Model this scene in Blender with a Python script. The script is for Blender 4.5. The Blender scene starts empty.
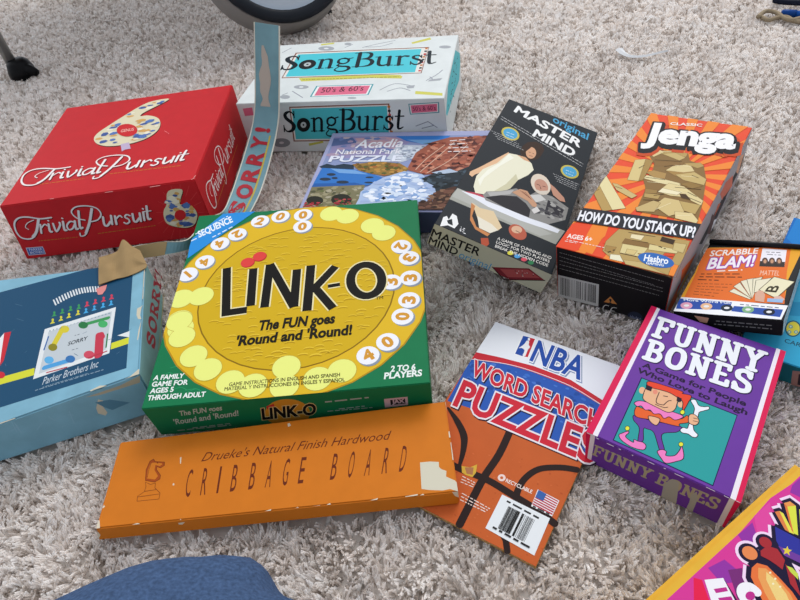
import bpy, bmesh, math, random
import numpy as np
from mathutils import Vector, Matrix
from mathutils.geometry import tessellate_polygon

scene = bpy.context.scene
COL = scene.collection

# ---------------------------------------------------------------- camera, light, exposure
CAM = {"loc":[0,0,0.49],"x":[0.983369,-0.126563,-0.130256],"y":[0.181618,0.685276,0.705274],"f":[0.0,0.717202,-0.696865],"lens":28.749}
cam_data = bpy.data.cameras.new('camera')
cam_data.sensor_width = 36.0
cam_data.lens = CAM['lens']
cam_data.clip_start = 0.02
cam = bpy.data.objects.new('camera', cam_data)
X, Y, Fw = Vector(CAM['x']), Vector(CAM['y']), Vector(CAM['f'])
cam.matrix_world = Matrix(((X.x, Y.x, -Fw.x, CAM['loc'][0]), (X.y, Y.y, -Fw.y, CAM['loc'][1]),
                           (X.z, Y.z, -Fw.z, CAM['loc'][2]), (0, 0, 0, 1)))
COL.objects.link(cam)
scene.camera = cam

world = bpy.data.worlds.new('room_daylight')
scene.world = world
world.use_nodes = True
bg = world.node_tree.nodes['Background']
bg.inputs['Color'].default_value = (0.88, 0.92, 1.0, 1)
wn = world.node_tree                                     # the window side of the room is brighter than the side behind the camera
w_tc = wn.nodes.new('ShaderNodeTexCoord'); w_sp = wn.nodes.new('ShaderNodeSeparateXYZ'); w_mr = wn.nodes.new('ShaderNodeMapRange')
w_mr.inputs['From Min'].default_value = -1; w_mr.inputs['From Max'].default_value = 1
w_mr.inputs['To Min'].default_value = .60; w_mr.inputs['To Max'].default_value = 1.30
wn.links.new(w_tc.outputs['Generated'], w_sp.inputs['Vector']); wn.links.new(w_sp.outputs['Y'], w_mr.inputs['Value'])
wn.links.new(w_mr.outputs['Result'], bg.inputs['Strength'])

def area(name, loc, target, sx, sy, power, color):
    d = bpy.data.lights.new(name, 'AREA')
    d.shape = 'RECTANGLE'; d.size = sx; d.size_y = sy; d.energy = power; d.color = color
    o = bpy.data.objects.new(name, d)
    o.location = loc
    o.rotation_euler = (Vector(target) - Vector(loc)).to_track_quat('-Z', 'Y').to_euler()
    COL.objects.link(o)
    return o
area('window_daylight', (2.35, 4.75, 4.7), (0.0, 0.8, 0.0), 3.2, 2.6, 235, (1.0, 0.97, 0.93))

scene.view_settings.view_transform = 'Standard'
scene.view_settings.look = 'None'
scene.view_settings.exposure = 0.0
scene.view_settings.gamma = 1.0
scene.view_settings.use_curve_mapping = False

# ---------------------------------------------------------------- measured data (metres / millimetres on each face)
BOX = {
 'trivia': {"FL":[-0.467341,0.709673,0.084986],"FR":[-0.21908,0.688051,0.084986],"BR":[-0.187401,0.935799,0.084986],"BL":[-0.445669,0.960997,0.084986],"fl":[-0.478537,0.709808,0.0],"fr":[-0.219153,0.687217,0.0],"br":[-0.187368,0.935795,0.0],"bl":[-0.456783,0.96208,0.0]},
 'song': {"FL":[-0.18095,0.881426,0.079885],"FR":[0.106157,0.785007,0.079885],"BR":[0.16316,0.976383,0.079885],"BL":[-0.121076,1.063862,0.079885],"fl":[-0.18095,0.881426,0.0],"fr":[0.106157,0.785007,0.0],"br":[0.16316,0.976383,0.0],"bl":[-0.121076,1.063862,0.0]},
 'puzzle': {"FL":[-0.105093,0.658904,0.032294],"FR":[0.128555,0.58519,0.032294],"BR":[0.182859,0.757315,0.032294],"BL":[-0.051638,0.834803,0.032294],"fl":[-0.105093,0.658904,0.0],"fr":[0.128555,0.58519,0.0],"br":[0.182859,0.757315,0.0],"bl":[-0.051638,0.834803,0.0]},
 'code': {"FL":[0.048394,0.510572,0.090459],"FR":[0.152452,0.450866,0.047704],"BR":[0.300581,0.731554,0.01888],"BL":[0.193716,0.784784,0.06208],"fl":[0.038458,0.514639,0.064275],"fr":[0.142512,0.454936,0.021521],"br":[0.290021,0.73445,-0.007181],"bl":[0.183159,0.78768,0.036017]},
 'tower': {"FL":[0.160546,0.467608,0.068968],"FR":[0.247784,0.39875,0.068968],"BR":[0.430731,0.606027,0.068968],"BL":[0.341487,0.674376,0.068968],"fl":[0.164719,0.466824,0.0],"fr":[0.249004,0.400296,0.0],"br":[0.43065,0.606099,0.0],"bl":[0.344401,0.672154,0.0]},
 'joke': {"FL":[0.127399,0.276021,0.039626],"FR":[0.212423,0.196383,0.039626],"BR":[0.313539,0.316775,0.039626],"BL":[0.230132,0.394753,0.039626],"fl":[0.128669,0.273672,0.0],"fr":[0.210026,0.197469,0.0],"br":[0.311599,0.318405,0.0],"bl":[0.231869,0.392945,0.0]},
 'book': {"FL":[-0.039369,0.277576,0.00392],"FR":[0.063515,0.192983,0.00392],"BR":[0.194324,0.356652,0.00392],"BL":[0.092569,0.442753,0.00392],"fl":[-0.039369,0.277576,0.0],"fr":[0.063515,0.192983,0.0],"br":[0.194324,0.356652,0.0],"bl":[0.092569,0.442753,0.0]},
 'cribbage': {"FL":[-0.283102,0.282801,0.018703],"FR":[0.017862,0.256521,0.018234],"BR":[0.023667,0.346146,0.018231],"BL":[-0.278404,0.366948,0.018702],"fl":[-0.286798,0.279528,0.004749],"fr":[0.017432,0.252963,0.004274],"br":[0.023468,0.346159,0.004272],"bl":[-0.281904,0.367188,0.004747]},
 'ring': {"FL":[-0.245929,0.372965,0.052472],"FR":[0.012696,0.349061,0.044513],"BR":[0.041209,0.611624,0.051161],"BL":[-0.218547,0.648065,0.059508],"fl":[-0.246904,0.376649,0.005519],"fr":[0.011592,0.352757,-0.002436],"br":[0.03985,0.612962,0.004153],"bl":[-0.219758,0.649383,0.012495]},
 'slide': {"FL":[-0.638943,0.345466,0.031591],"FR":[-0.253619,0.413638,0.05488],"BR":[-0.276727,0.587238,0.05194],"BL":[-0.680923,0.660588,0.026252],"fr":[-0.253555,0.410967,0.0],"br":[-0.276647,0.58457,0.0],"fl":[-0.638682,0.343968,0.0],"bl":[-0.681162,0.659291,0.0]},
 'ocean': {"FL":[0.289236,0.342494,0.023701],"FR":[0.397816,0.243402,0.023701],"BR":[0.536546,0.395414,0.023701],"BL":[0.427965,0.494506,0.023701],"fl":[0.289236,0.342494,0.0],"fr":[0.397816,0.243402,0.0],"br":[0.536546,0.395414,0.0],"bl":[0.427965,0.494506,0.0]},
 'word': {"FL":[0.245788,0.383053,0.040155],"FR":[0.314723,0.333136,0.060168],"BR":[0.392547,0.424495,0.045942],"BL":[0.328577,0.477463,0.025713],"fl":[0.247517,0.379127,0.024404],"fr":[0.316157,0.329425,0.044331],"br":[0.393993,0.420798,0.030103],"bl":[0.330304,0.473533,0.009963]},
 'snack': {"FL":[-0.003095,0.079758,0.049],"FR":[0.133597,-0.187291,0.049],"BR":[0.400646,-0.050599,0.049],"BL":[0.263954,0.216451,0.049],"fl":[-0.003095,0.079758,0.0],"fr":[0.133597,-0.187291,0.0],"br":[0.400646,-0.050599,-0.0],"bl":[0.263954,0.216451,-0.0]},
}

EXTRA = {"ribbon":[[[-0.3022,0.6267,0.048],[-0.3047,0.6212,0.0343]],[[-0.2695,0.6315,0.0441],[-0.2754,0.6214,0.0318]],[[-0.2375,0.633,0.0392],[-0.2439,0.6287,0.027]],[[-0.222,0.672,0.036],[-0.22,0.668,0.006]],[[-0.1992,0.6776,0.0392],[-0.1785,0.6784,0.0196]],[[-0.1905,0.716,0.0382],[-0.1608,0.7153,0.0225]],[[-0.1827,0.7565,0.0412],[-0.1497,0.7544,0.0274]],[[-0.1731,0.7985,0.048],[-0.1382,0.7904,0.0392]],[[-0.1614,0.8262,0.0627],[-0.1269,0.8166,0.0563]],[[-0.1523,0.8379,0.0809],[-0.1182,0.8285,0.076]],[[-0.1441,0.8439,0.1047],[-0.1114,0.8344,0.1]],[[-0.1325,0.8546,0.1474],[-0.0998,0.8454,0.1425]],[[-0.1207,0.8653,0.1915],[-0.089,0.8559,0.1842]]],"leg_foot":[-0.6932,1.3698,0.012],"toe":[-0.6215,1.3337,0.006],"paper":[[[-0.3256,0.5625,0.051],[-0.3156,0.5642,0.0514],[-0.3055,0.5659,0.0519],[-0.2955,0.5665,0.0519],[-0.283,0.5688,0.0529],[-0.2728,0.574,0.0534]],[[-0.3296,0.584,0.0524],[-0.3168,0.58,0.0559],[-0.3092,0.5812,0.0529],[-0.2955,0.5769,0.0563],[-0.2848,0.5796,0.0529],[-0.2731,0.5804,0.0539]],[[-0.3317,0.5994,0.0549],[-0.3221,0.6026,0.0544],[-0.3099,0.5998,0.0568],[-0.2984,0.5973,0.0608],[-0.2881,0.5907,0.0578],[-0.2746,0.5826,0.0539]],[[-0.3341,0.6084,0.0539],[-0.3217,0.6086,0.0554],[-0.3113,0.6117,0.0563],[-0.3046,0.6225,0.0627],[-0.2945,0.6119,0.0598],[-0.285,0.6059,0.0549]]],"pen":[[0.7064,1.0041,0.006],[0.7424,0.9771,0.006]],"cord":[[0.6682,1.005,0.006],[0.6859,1.019,0.006],[0.6959,1.0186,0.006],[0.7012,1.0067,0.006],[0.7004,0.9846,0.006],[0.7068,0.9727,0.006],[0.7282,0.9754,0.006]],"cord2":[[0.6755,1.0114,0.004],[0.6784,0.992,0.004],[0.6928,0.9938,0.004],[0.7079,0.9909,0.004],[0.7103,0.972,0.004],[0.7237,0.9612,0.004]],"rod":[[0.7239,1.0568,0.006],[0.7357,1.0408,0.006],[0.7678,1.0195,0.006]],"thread":[[0.4274,0.9869,0.004],[0.4279,0.9706,0.004],[0.4338,0.9562,0.004],[0.4469,0.9484,0.004],[0.4627,0.9473,0.004],[0.4798,0.9494,0.004],[0.4928,0.9495,0.004]],"ring_low":[-0.082,1.2733,0.045],"foot_px":[-0.052,1.3945,0.0],"floor_poly":[[-1.4432,2.846,0.0],[0.9494,1.169,0.0],[0.243,0.0885,0.0],[-0.3911,0.192,0.0]]}

PRINT = {
 'trivia': [
  ['top','emblem',[["p","4a2018",1,[[167.5,228.2],[164.4,230.7],[156.7,231.2],[147.5,230.3],[140.1,228.9],[135.2,226.9],[131.0,223.9],[127.2,220.3],[123.3,216.3],[119.3,211.7],[115.3,206.4],[111.3,200.8],[107.4,195.3],[103.5,189.9],[99.7,184.3],[95.9,178.8],[92.4,173.5],[89.0,168.4],[85.8,163.5],[82.9,158.7],[80.8,154.2],[79.5,150.0],[78.8,146.1],[78.8,142.3],[79.5,138.5],[80.9,134.5],[83.0,130.4],[85.7,126.5],[88.8,122.9],[92.3,119.8],[96.4,116.9],[100.9,114.5],[105.4,112.5],[110.0,111.1],[114.8,110.1],[119.7,109.6],[124.6,109.3],[129.5,109.2],[134.5,109.4],[139.4,109.9],[144.1,111.0],[148.8,112.5],[153.6,114.4],[158.0,116.9],[161.8,119.9],[165.1,123.6],[167.9,127.9],[170.2,132.6],[171.6,137.5],[172.2,142.8],[171.9,148.6],[171.1,154.3],[169.8,159.5],[168.2,164.1],[166.0,168.3],[163.4,172.1],[160.5,175.6],[157.0,178.7],[153.0,181.4],[149.0,183.6],[145.5,185.3],[142.5,186.0],[139.9,186.1],[137.6,185.9],[135.8,185.9],[134.6,186.2],[133.8,186.4],[133.5,186.9],[133.5,188.0],[133.6,189.4],[133.9,191.1],[135.1,193.7],[138.1,197.8],[145.1,204.6],[154.8,213.6],[163.6,222.2]]],["p","e2d8b6",2,[[166.0,231.6],[162.9,234.2],[155.2,234.6],[146.0,233.8],[138.5,232.3],[133.6,230.3],[129.4,227.3],[125.6,223.7],[121.7,219.6],[117.7,215.0],[113.7,209.7],[109.7,204.1],[105.8,198.6],[101.9,193.1],[98.0,187.5],[94.3,182.0],[90.8,176.7],[87.4,171.6],[84.1,166.6],[81.3,161.8],[79.2,157.3],[77.9,153.1],[77.2,149.1],[77.2,145.3],[77.9,141.5],[79.3,137.4],[81.4,133.3],[84.1,129.4],[87.2,125.8],[90.8,122.7],[94.9,119.8],[99.3,117.3],[103.9,115.3],[108.5,113.9],[113.3,113.0],[118.3,112.4],[123.2,112.1],[128.1,112.0],[133.0,112.2],[137.9,112.7],[142.7,113.8],[147.4,115.3],[152.2,117.3],[156.6,119.7],[160.4,122.7],[163.7,126.4],[166.5,130.8],[168.8,135.5],[170.2,140.4],[170.8,145.8],[170.5,151.6],[169.7,157.3],[168.4,162.6],[166.7,167.2],[164.6,171.4],[162.0,175.3],[159.0,178.7],[155.6,181.8],[151.5,184.5],[147.5,186.8],[144.0,188.5],[141.0,189.2],[138.4,189.3],[136.1,189.1],[134.3,189.1],[133.0,189.4],[132.3,189.6],[131.9,190.1],[132.0,191.2],[132.1,192.6],[132.3,194.3],[133.5,197.0],[136.6,201.1],[143.5,207.9],[153.3,216.9],[162.1,225.5]]],["d",["5a7ab8","d8a860","f0e8d0","48609c"],3,[[160,229],[140,228],[112,201],[105,177],[122,191],[131,197]],12,6.5,637],["d",["5a7ab8","d8a860","f0e8d0","48609c"],11,[[103,183],[93,169],[81,150],[86,131],[104,120],[113,135],[106,160]],14,6.5,261],["d",["5a7ab8","d8a860","f0e8d0","48609c"],19,[[118,131],[108,119],[141,119],[159,127],[168,146],[165,164],[154,178],[134,185],[132,169],[142,144],[135,129]],26,6.5,759],["e","d02c30",27,[[122.9,152.0],[16.3,-4.4],[5.1,-18.7]]],["t","f0c0b0",28,[[114.8,147.7],[133.6,147.8],[113.6,155.8]],"GENUS",0.01],["p","c4b0cc",27,[[124.4,113.6],[135.3,116.3],[143.0,97.9],[135.2,97.5],[131.7,93.7]]],["s","e8a0a0",1,[[181.0,134.9],[185.5,129.9]],0.7,0],["s","e8a0a0",1,[[186.9,128.3],[189.2,125.1]],0.7,0]]],
  ['top','title_lettering',[["s","701018",1,[[68.9,70.0],[50.2,70.2],[29.8,75.9],[15.1,76.0],[7.4,68.0],[8.9,53.3],[16.7,41.5],[28.6,37.5],[36.9,39.9],[42.2,47.9],[47.6,69.2]],2.52,1],["s","701018",2,[[39.7,69.3],[28.9,65.3],[25.0,58.7],[30.0,53.7]],1.26,1],["s","701018",3,[[47.6,69.2],[42.3,48.7],[35.8,40.9]],3.78,1],["s","701018",4,[[49.6,60.0],[50.1,45.2]],2.94,0],["s","701018",5,[[50.6,53.8],[56.6,59.6],[60.4,56.9]],2.1,1],["s","701018",2,[[63.1,59.2],[64.2,46.9],[67.3,45.6]],3.36,1],["s","701018",2,[[70.5,59.1],[74.5,45.2],[81.4,54.3],[81.3,59.6]],2.94,1],["s","701018",1,[[87.2,60.6],[87.7,46.5],[90.8,45.3]],3.36,1],["s","701018",2,[[104.8,57.5],[98.5,59.1],[92.7,52.9],[94.9,45.7],[100.7,46.7],[104.9,53.1]],2.52,1],["s","701018",3,[[106.3,59.0],[106.3,46.0],[109.5,45.6]],3.36,1],["s","701018",1,[[115.0,75.8],[113.1,47.7],[116.9,46.4]],3.36,1],["s","701018",1,[[137.2,77.0],[129.4,53.5],[120.9,36.5]],3.78,1],["s","701018",4,[[129.4,53.5],[120.6,34.8],[112.2,32.5],[111.4,37.6]],2.1,1],["s","701018",5,[[123.0,58.7],[110.7,63.8],[103.4,75.5],[111.2,83.6],[129.2,83.6],[144.7,77.4],[150.5,66.3],[143.9,56.9],[132.9,54.8]],2.1,1],["s","701018",6,[[152.6,60.2],[152.5,47.1],[156.9,44.8],[163.0,51.0]],3.36,1],["s","701018",7,[[165.8,61.2],[164.8,46.4]],3.36,0],["s","701018",1,[[172.0,59.5],[171.5,45.6]],3.36,0],["s","701018",2,[[172.5,54.2],[179.3,59.5],[182.7,56.4]],2.52,1],["s","701018",3,[[195.8,57.3],[190.7,59.8],[187.4,55.8],[192.1,51.7],[192.7,47.2],[188.0,44.4],[184.1,46.6]],2.52,1],["s","701018",1,[[200.4,59.8],[200.1,48.0],[203.5,45.9],[209.2,51.2]],3.36,1],["s","701018",2,[[212.1,59.7],[210.7,45.8]],3.36,0],["s","701018",1,[[218.0,60.7],[216.5,46.8]],3.36,0],["s","701018",1,[[225.7,70.4],[222.8,49.5],[226.4,48.2]],3.36,1],["s","701018",2,[[219.4,61.4],[230.7,61.7]],1.68,0],["s","701018",2,[[63.0,65.4],[63.8,64.9]],2.52,0],["s","701018",1,[[86.3,66.5],[87.1,65.9]],2.52,0],["s","701018",1,[[218.7,66.8],[219.4,66.3]],2.52,0],["s","f4ece8",6,[[67.0,72.7],[48.3,72.9],[27.8,78.7],[13.0,78.8],[5.3,70.7],[6.8,55.9],[14.7,44.1],[26.6,40.1],[35.0,42.5],[40.2,50.5],[45.6,71.9]],2.52,1],["s","f4ece8",7,[[37.7,72.0],[26.9,68.0],[23.0,61.4],[28.0,56.4]],1.26,1],["s","f4ece8",8,[[45.6,71.9],[40.3,51.3],[33.9,43.5]],3.78,1],["s","f4ece8",9,[[47.6,62.7],[48.2,47.8]],2.94,0],["s","f4ece8",10,[[48.7,56.4],[54.6,62.3],[58.5,59.6]],2.1,1],["s","f4ece8",7,[[61.2,61.9],[62.3,49.5],[65.4,48.2]],3.36,1],["s","f4ece8",7,[[68.6,61.8],[72.7,47.8],[79.6,56.9],[79.4,62.2]],2.94,1],["s","f4ece8",2,[[85.3,63.3],[85.9,49.2],[89.0,47.9]],3.36,1],["s","f4ece8",6,[[103.0,60.1],[96.7,61.8],[90.9,55.5],[93.1,48.3],[98.9,49.3],[103.2,55.7]],2.52,1],["s","f4ece8",7,[[104.5,61.7],[104.5,48.6],[107.7,48.2]],3.36,1],["s","f4ece8",6,[[113.2,78.6],[111.3,50.3],[115.1,49.0]],3.36,1],["s","f4ece8",6,[[135.5,79.8],[127.7,56.1],[119.2,39.0]],3.78,1],["s","f4ece8",8,[[127.7,56.1],[118.9,37.4],[110.5,35.0],[109.7,40.2]],2.1,1],["s","f4ece8",9,[[121.2,61.4],[108.9,66.5],[101.5,78.3],[109.4,86.4],[127.4,86.3],[143.0,80.1],[148.8,69.0],[142.2,59.6],[131.2,57.4]],2.1,1],["s","f4ece8",10,[[150.9,62.9],[150.9,49.7],[155.3,47.4],[161.3,53.6]],3.36,1],["s","f4ece8",11,[[164.2,63.8],[163.2,49.0]],3.36,0],["s","f4ece8",3,[[170.4,62.2],[169.9,48.2]],3.36,0],["s","f4ece8",4,[[170.9,56.8],[177.7,62.1],[181.1,59.0]],2.52,1],["s","f4ece8",5,[[194.2,60.0],[189.1,62.4],[185.8,58.4],[190.5,54.3],[191.1,49.8],[186.5,47.0],[182.6,49.2]],2.52,1],["s","f4ece8",4,[[198.8,62.5],[198.5,50.6],[202.0,48.5],[207.7,53.8]],3.36,1],["s","f4ece8",5,[[210.5,62.3],[209.2,48.4]],3.36,0],["s","f4ece8",3,[[216.5,63.3],[215.0,49.4]],3.36,0],["s","f4ece8",3,[[224.2,73.1],[221.3,52.1],[225.0,50.8]],3.36,1],["s","f4ece8",4,[[217.8,64.0],[229.2,64.3]],1.68,0],["s","f4ece8",7,[[61.1,68.1],[61.9,67.6]],2.52,0],["s","f4ece8",2,[[84.5,69.2],[85.2,68.6]],2.52,0],["s","f4ece8",2,[[217.2,69.5],[217.8,69.0]],2.52,0],["m","c8902c",7,[[38.1,39.4],[97.7,38.3]],0.9,367],["m","c8902c",7,[[130.7,41.2],[225.0,37.3]],0.9,814]]],
  ['top','edge_wear',[["s","e8b8b4",1,[[245.4,1.3],[248.7,3.8]],0.7,0],["s","e8b8b4",1,[[247.8,5.1],[248.9,9.2]],0.7,0],["s","e8b8b4",1,[[194.2,-2.8],[206.7,-2.5]],0.7,0],["s","e8b8b4",1,[[136.9,-1.2],[146.4,-1.3]],0.7,0],["s","e8b8b4",1,[[65.6,1.1],[70.1,1.2]],0.7,0]]],
  ['front','front_emblem',[["s","d8484a",1,[[244.3,38.2],[255.1,36.5]],0.5,0],["s","d8484a",1,[[239.2,28.4],[247.0,20.2]],0.5,0],["s","d8484a",1,[[232.0,20.4],[235.3,6.9]],0.5,0],["s","d8484a",1,[[223.7,15.6],[221.9,-1.4]],0.5,0],["s","d8484a",1,[[215.8,14.7],[209.0,-3.0]],0.5,0],["s","d8484a",2,[[209.3,17.9],[198.8,2.4]],0.5,0],["s","d8484a",3,[[205.5,24.7],[192.9,13.8]],0.5,0],["s","d8484a",1,[[204.8,34.0],[192.2,29.1]],0.5,0],["s","d8484a",1,[[207.4,44.2],[196.7,45.9]],0.5,0],["s","d8484a",1,[[212.7,53.7],[205.3,61.5]],0.5,0],["s","d8484a",1,[[219.8,61.2],[216.8,73.7]],0.5,0],["s","d8484a",1,[[227.8,65.7],[229.4,80.8]],0.5,0],["s","d8484a",1,[[235.4,66.5],[241.4,82.1]],0.5,0],["s","d8484a",2,[[241.6,63.5],[251.0,77.4]],0.5,0],["s","d8484a",3,[[245.5,57.1],[257.1,67.2]],0.5,0],["s","d8484a",1,[[246.5,48.3],[258.6,52.9]],0.5,0],["p","4a2018",4,[[223.5,72.8],[227.9,74.4],[233.4,74.7],[238.3,74.0],[241.2,72.6],[241.2,70.2],[239.2,66.7],[236.5,63.0],[234.5,59.8],[233.1,57.4],[231.8,55.2],[230.9,53.4],[230.9,52.0],[232.0,51.3],[234.0,51.1],[236.3,51.0],[238.4,50.4],[240.4,49.2],[242.5,47.7],[244.3,45.9],[245.7,43.8],[246.5,41.4],[246.9,38.7],[246.8,35.8],[246.2,32.8],[245.0,29.5],[243.2,25.9],[241.0,22.6],[238.7,20.0],[236.2,18.1],[233.6,16.8],[230.8,16.0],[227.8,15.6],[224.5,15.8],[221.0,16.4],[217.4,17.5],[214.3,18.7],[211.3,20.0],[208.5,21.7],[206.1,23.5],[204.3,25.5],[203.4,27.8],[203.1,30.4],[203.3,33.0],[203.7,35.7],[204.3,38.3],[205.1,41.0],[206.2,43.6],[207.5,46.1],[208.9,48.1],[210.6,49.7],[212.4,51.6],[214.3,54.3],[216.3,58.6],[218.3,64.1],[220.6,69.3]]],["p","e2d8b6",5,[[223.1,74.0],[227.5,75.6],[232.9,75.9],[237.8,75.2],[240.7,73.8],[240.7,71.4],[238.7,67.9],[236.0,64.2],[234.0,61.0],[232.6,58.6],[231.3,56.4],[230.4,54.6],[230.4,53.2],[231.5,52.5],[233.4,52.4],[235.8,52.3],[237.9,51.7],[239.9,50.5],[241.9,49.0],[243.8,47.2],[245.2,45.1],[246.0,42.7],[246.4,40.0],[246.3,37.0],[245.7,34.0],[244.5,30.8],[242.6,27.2],[240.5,23.9],[238.1,21.3],[235.7,19.4],[233.1,18.1],[230.2,17.3],[227.3,16.9],[224.0,17.1],[220.4,17.7],[216.9,18.8],[213.8,20.0],[210.8,21.3],[208.0,23.0],[205.6,24.8],[203.8,26.8],[202.9,29.1],[202.7,31.7],[202.8,34.3],[203.2,36.9],[203.8,39.6],[204.6,42.3],[205.8,44.9],[207.0,47.3],[208.5,49.3],[210.1,50.9],[211.9,52.8],[213.8,55.5],[215.8,59.9],[217.8,65.3],[220.1,70.5]]],["d",["5a7ab8","d8a860","f0e8d0","48609c"],6,[[223,72],[240,72],[234,60],[230,53],[237,51],[244,45],[245,35],[238,23],[227,19],[215,22],[205,28],[205,37],[208,47],[215,55]],40,5.5,707],["e","d02c30",14,[[224.7,37.4],[7.1,-1.1],[-3.0,-7.9]]]]],
  ['front','front_lettering',[["s","601018",1,[[65.8,58.0],[51.2,58.4],[37.4,63.4],[26.0,63.6],[16.7,57.2],[11.6,44.7],[12.7,34.2],[20.7,30.4],[28.7,32.5],[36.2,39.5],[48.7,57.6]],2.16,1],["s","601018",2,[[42.6,57.8],[32.5,54.6],[26.8,49.1],[28.7,44.8]],1.08,1],["s","601018",3,[[48.7,57.6],[36.6,40.2],[28.1,33.4]],3.24,1],["s","601018",4,[[46.9,49.9],[41.6,37.0]],2.52,0],["s","601018",5,[[45.3,44.5],[52.3,49.4],[54.4,47.1]],1.8,1],["s","601018",6,[[57.4,49.0],[53.7,38.3],[55.8,37.1]],2.88,1],["s","601018",2,[[63.3,48.8],[61.5,36.6],[70.3,44.5],[72.0,49.0]],2.52,1],["s","601018",3,[[77.1,49.8],[72.8,37.6],[74.9,36.4]],2.88,1],["s","601018",4,[[90.2,46.9],[85.6,48.4],[78.9,43.1],[78.4,36.7],[83.5,37.5],[88.9,43.1]],2.16,1],["s","601018",5,[[91.8,48.2],[87.8,36.8],[90.3,36.4]],2.88,1],["s","601018",6,[[103.7,62.0],[93.9,38.2],[96.6,37.0]],2.88,1],["s","601018",7,[[121.3,62.7],[108.9,43.1],[96.8,27.9]],3.24,1],["s","601018",8,[[108.9,43.1],[96.1,26.4],[88.3,24.4],[89.4,29.2]],1.8,1],["s","601018",9,[[105.1,47.6],[96.8,52.2],[94.5,62.0],[102.9,68.3],[116.7,68.0],[127.2,62.9],[129.1,53.6],[121.4,45.8],[112.0,44.1]],1.8,1],["s","601018",10,[[129.3,48.5],[125.9,37.1],[128.9,35.0],[135.4,40.3]],2.88,1],["s","601018",11,[[140.1,49.1],[135.9,36.3]],2.88,0],["s","601018",12,[[144.7,47.6],[141.1,35.4]],2.88,0],["s","601018",13,[[143.9,43.0],[150.5,47.4],[152.6,44.7]],2.16,1],["s","601018",14,[[163.4,45.4],[159.7,47.5],[156.3,44.1],[159.3,40.5],[158.9,36.5],[154.4,34.0],[151.7,36.1]],2.16,1],["s","601018",15,[[167.6,47.4],[165.1,37.1],[167.5,35.1],[173.1,39.8]],2.88,1],["s","601018",16,[[176.9,47.1],[173.4,35.0]],2.88,0],["s","601018",17,[[181.8,47.9],[178.4,35.8]],2.88,0],["s","601018",18,[[189.4,56.0],[183.9,38.1],[186.7,36.8]],2.88,1],["s","601018",19,[[183.0,48.5],[192.2,48.6]],1.44,0],["s","601018",2,[[59.5,54.2],[59.9,53.8]],2.16,0],["s","601018",1,[[78.3,54.8],[78.7,54.3]],2.16,0],["s","601018",19,[[183.4,53.1],[183.8,52.6]],2.16,0],["s","ece4e4",7,[[65.2,59.3],[50.5,59.7],[36.8,64.6],[25.4,64.9],[16.1,58.5],[11.0,46.0],[12.1,35.6],[20.1,31.8],[28.0,33.8],[35.6,40.8],[48.1,58.9]],2.16,1],["s","ece4e4",8,[[42.0,59.1],[31.9,55.9],[26.2,50.4],[28.1,46.1]],1.08,1],["s","ece4e4",9,[[48.1,58.9],[36.0,41.6],[27.5,34.7]],3.24,1],["s","ece4e4",10,[[46.3,51.2],[40.9,38.3]],2.52,0],["s","ece4e4",11,[[44.7,45.8],[51.7,50.7],[53.7,48.4]],1.8,1],["s","ece4e4",12,[[56.8,50.3],[53.1,39.6],[55.1,38.4]],2.88,1],["s","ece4e4",8,[[62.7,50.1],[60.9,37.9],[69.7,45.8],[71.4,50.3]],2.52,1],["s","ece4e4",9,[[76.4,51.1],[72.1,38.9],[74.2,37.8]],2.88,1],["s","ece4e4",10,[[89.5,48.2],[85.0,49.7],[78.3,44.4],[77.7,38.0],[82.8,38.8],[88.3,44.4]],2.16,1],["s","ece4e4",11,[[91.2,49.5],[87.1,38.1],[89.6,37.7]],2.88,1],["s","ece4e4",12,[[103.0,63.3],[93.2,39.6],[95.9,38.3]],2.88,1],["s","ece4e4",13,[[120.6,64.0],[108.2,44.4],[96.1,29.3]],3.24,1],["s","ece4e4",14,[[108.2,44.4],[95.4,27.8],[87.7,25.7],[88.7,30.5]],1.8,1],["s","ece4e4",15,[[104.4,49.0],[96.1,53.5],[93.8,63.2],[102.2,69.6],[116.0,69.3],[126.5,64.2],[128.4,54.9],[120.7,47.1],[111.3,45.4]],1.8,1],["s","ece4e4",16,[[128.6,49.8],[125.2,38.4],[128.2,36.3],[134.7,41.7]],2.88,1],["s","ece4e4",17,[[139.4,50.4],[135.1,37.6]],2.88,0],["s","ece4e4",18,[[143.9,48.9],[140.4,36.7]],2.88,0],["s","ece4e4",19,[[143.1,44.3],[149.8,48.7],[151.8,46.0]],2.16,1],["s","ece4e4",20,[[162.6,46.7],[159.0,48.8],[155.5,45.4],[158.5,41.8],[158.1,37.9],[153.7,35.4],[151.0,37.4]],2.16,1],["s","ece4e4",21,[[166.8,48.7],[164.3,38.5],[166.8,36.5],[172.4,41.1]],2.88,1],["s","ece4e4",22,[[176.1,48.4],[172.6,36.3]],2.88,0],["s","ece4e4",23,[[181.0,49.2],[177.6,37.1]],2.88,0],["s","ece4e4",24,[[188.7,57.3],[183.2,39.4],[185.9,38.1]],2.88,1],["s","ece4e4",25,[[182.3,49.8],[191.4,49.8]],1.44,0],["s","ece4e4",8,[[58.9,55.5],[59.3,55.1]],2.16,0],["s","ece4e4",2,[[77.7,56.1],[78.1,55.6]],2.16,0],["s","ece4e4",25,[[182.6,54.4],[183.0,53.9]],2.16,0],["m","b8802c",1,[[30.9,26.7],[83.1,24.8]],0.8,965],["m","b8802c",8,[[110.7,26.1],[187.8,26.6]],0.8,861]]],
  ['front','maker_label',[["p","c8c8d8",1,[[8.8,18.9],[31.3,17.3],[29.0,4.8],[5.8,6.0]]],["p","3c60b0",2,[[9.4,17.5],[30.0,16.3],[28.2,5.8],[7.1,7.1]]],["t","e0e0f0",3,[[10.7,13.0],[28.0,11.9],[11.7,16.7]],"PARKER",0.01],["t","e0e0f0",4,[[9.4,8.1],[27.6,7.2],[10.4,11.8]],"BROTHERS",0.01]]],
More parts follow.
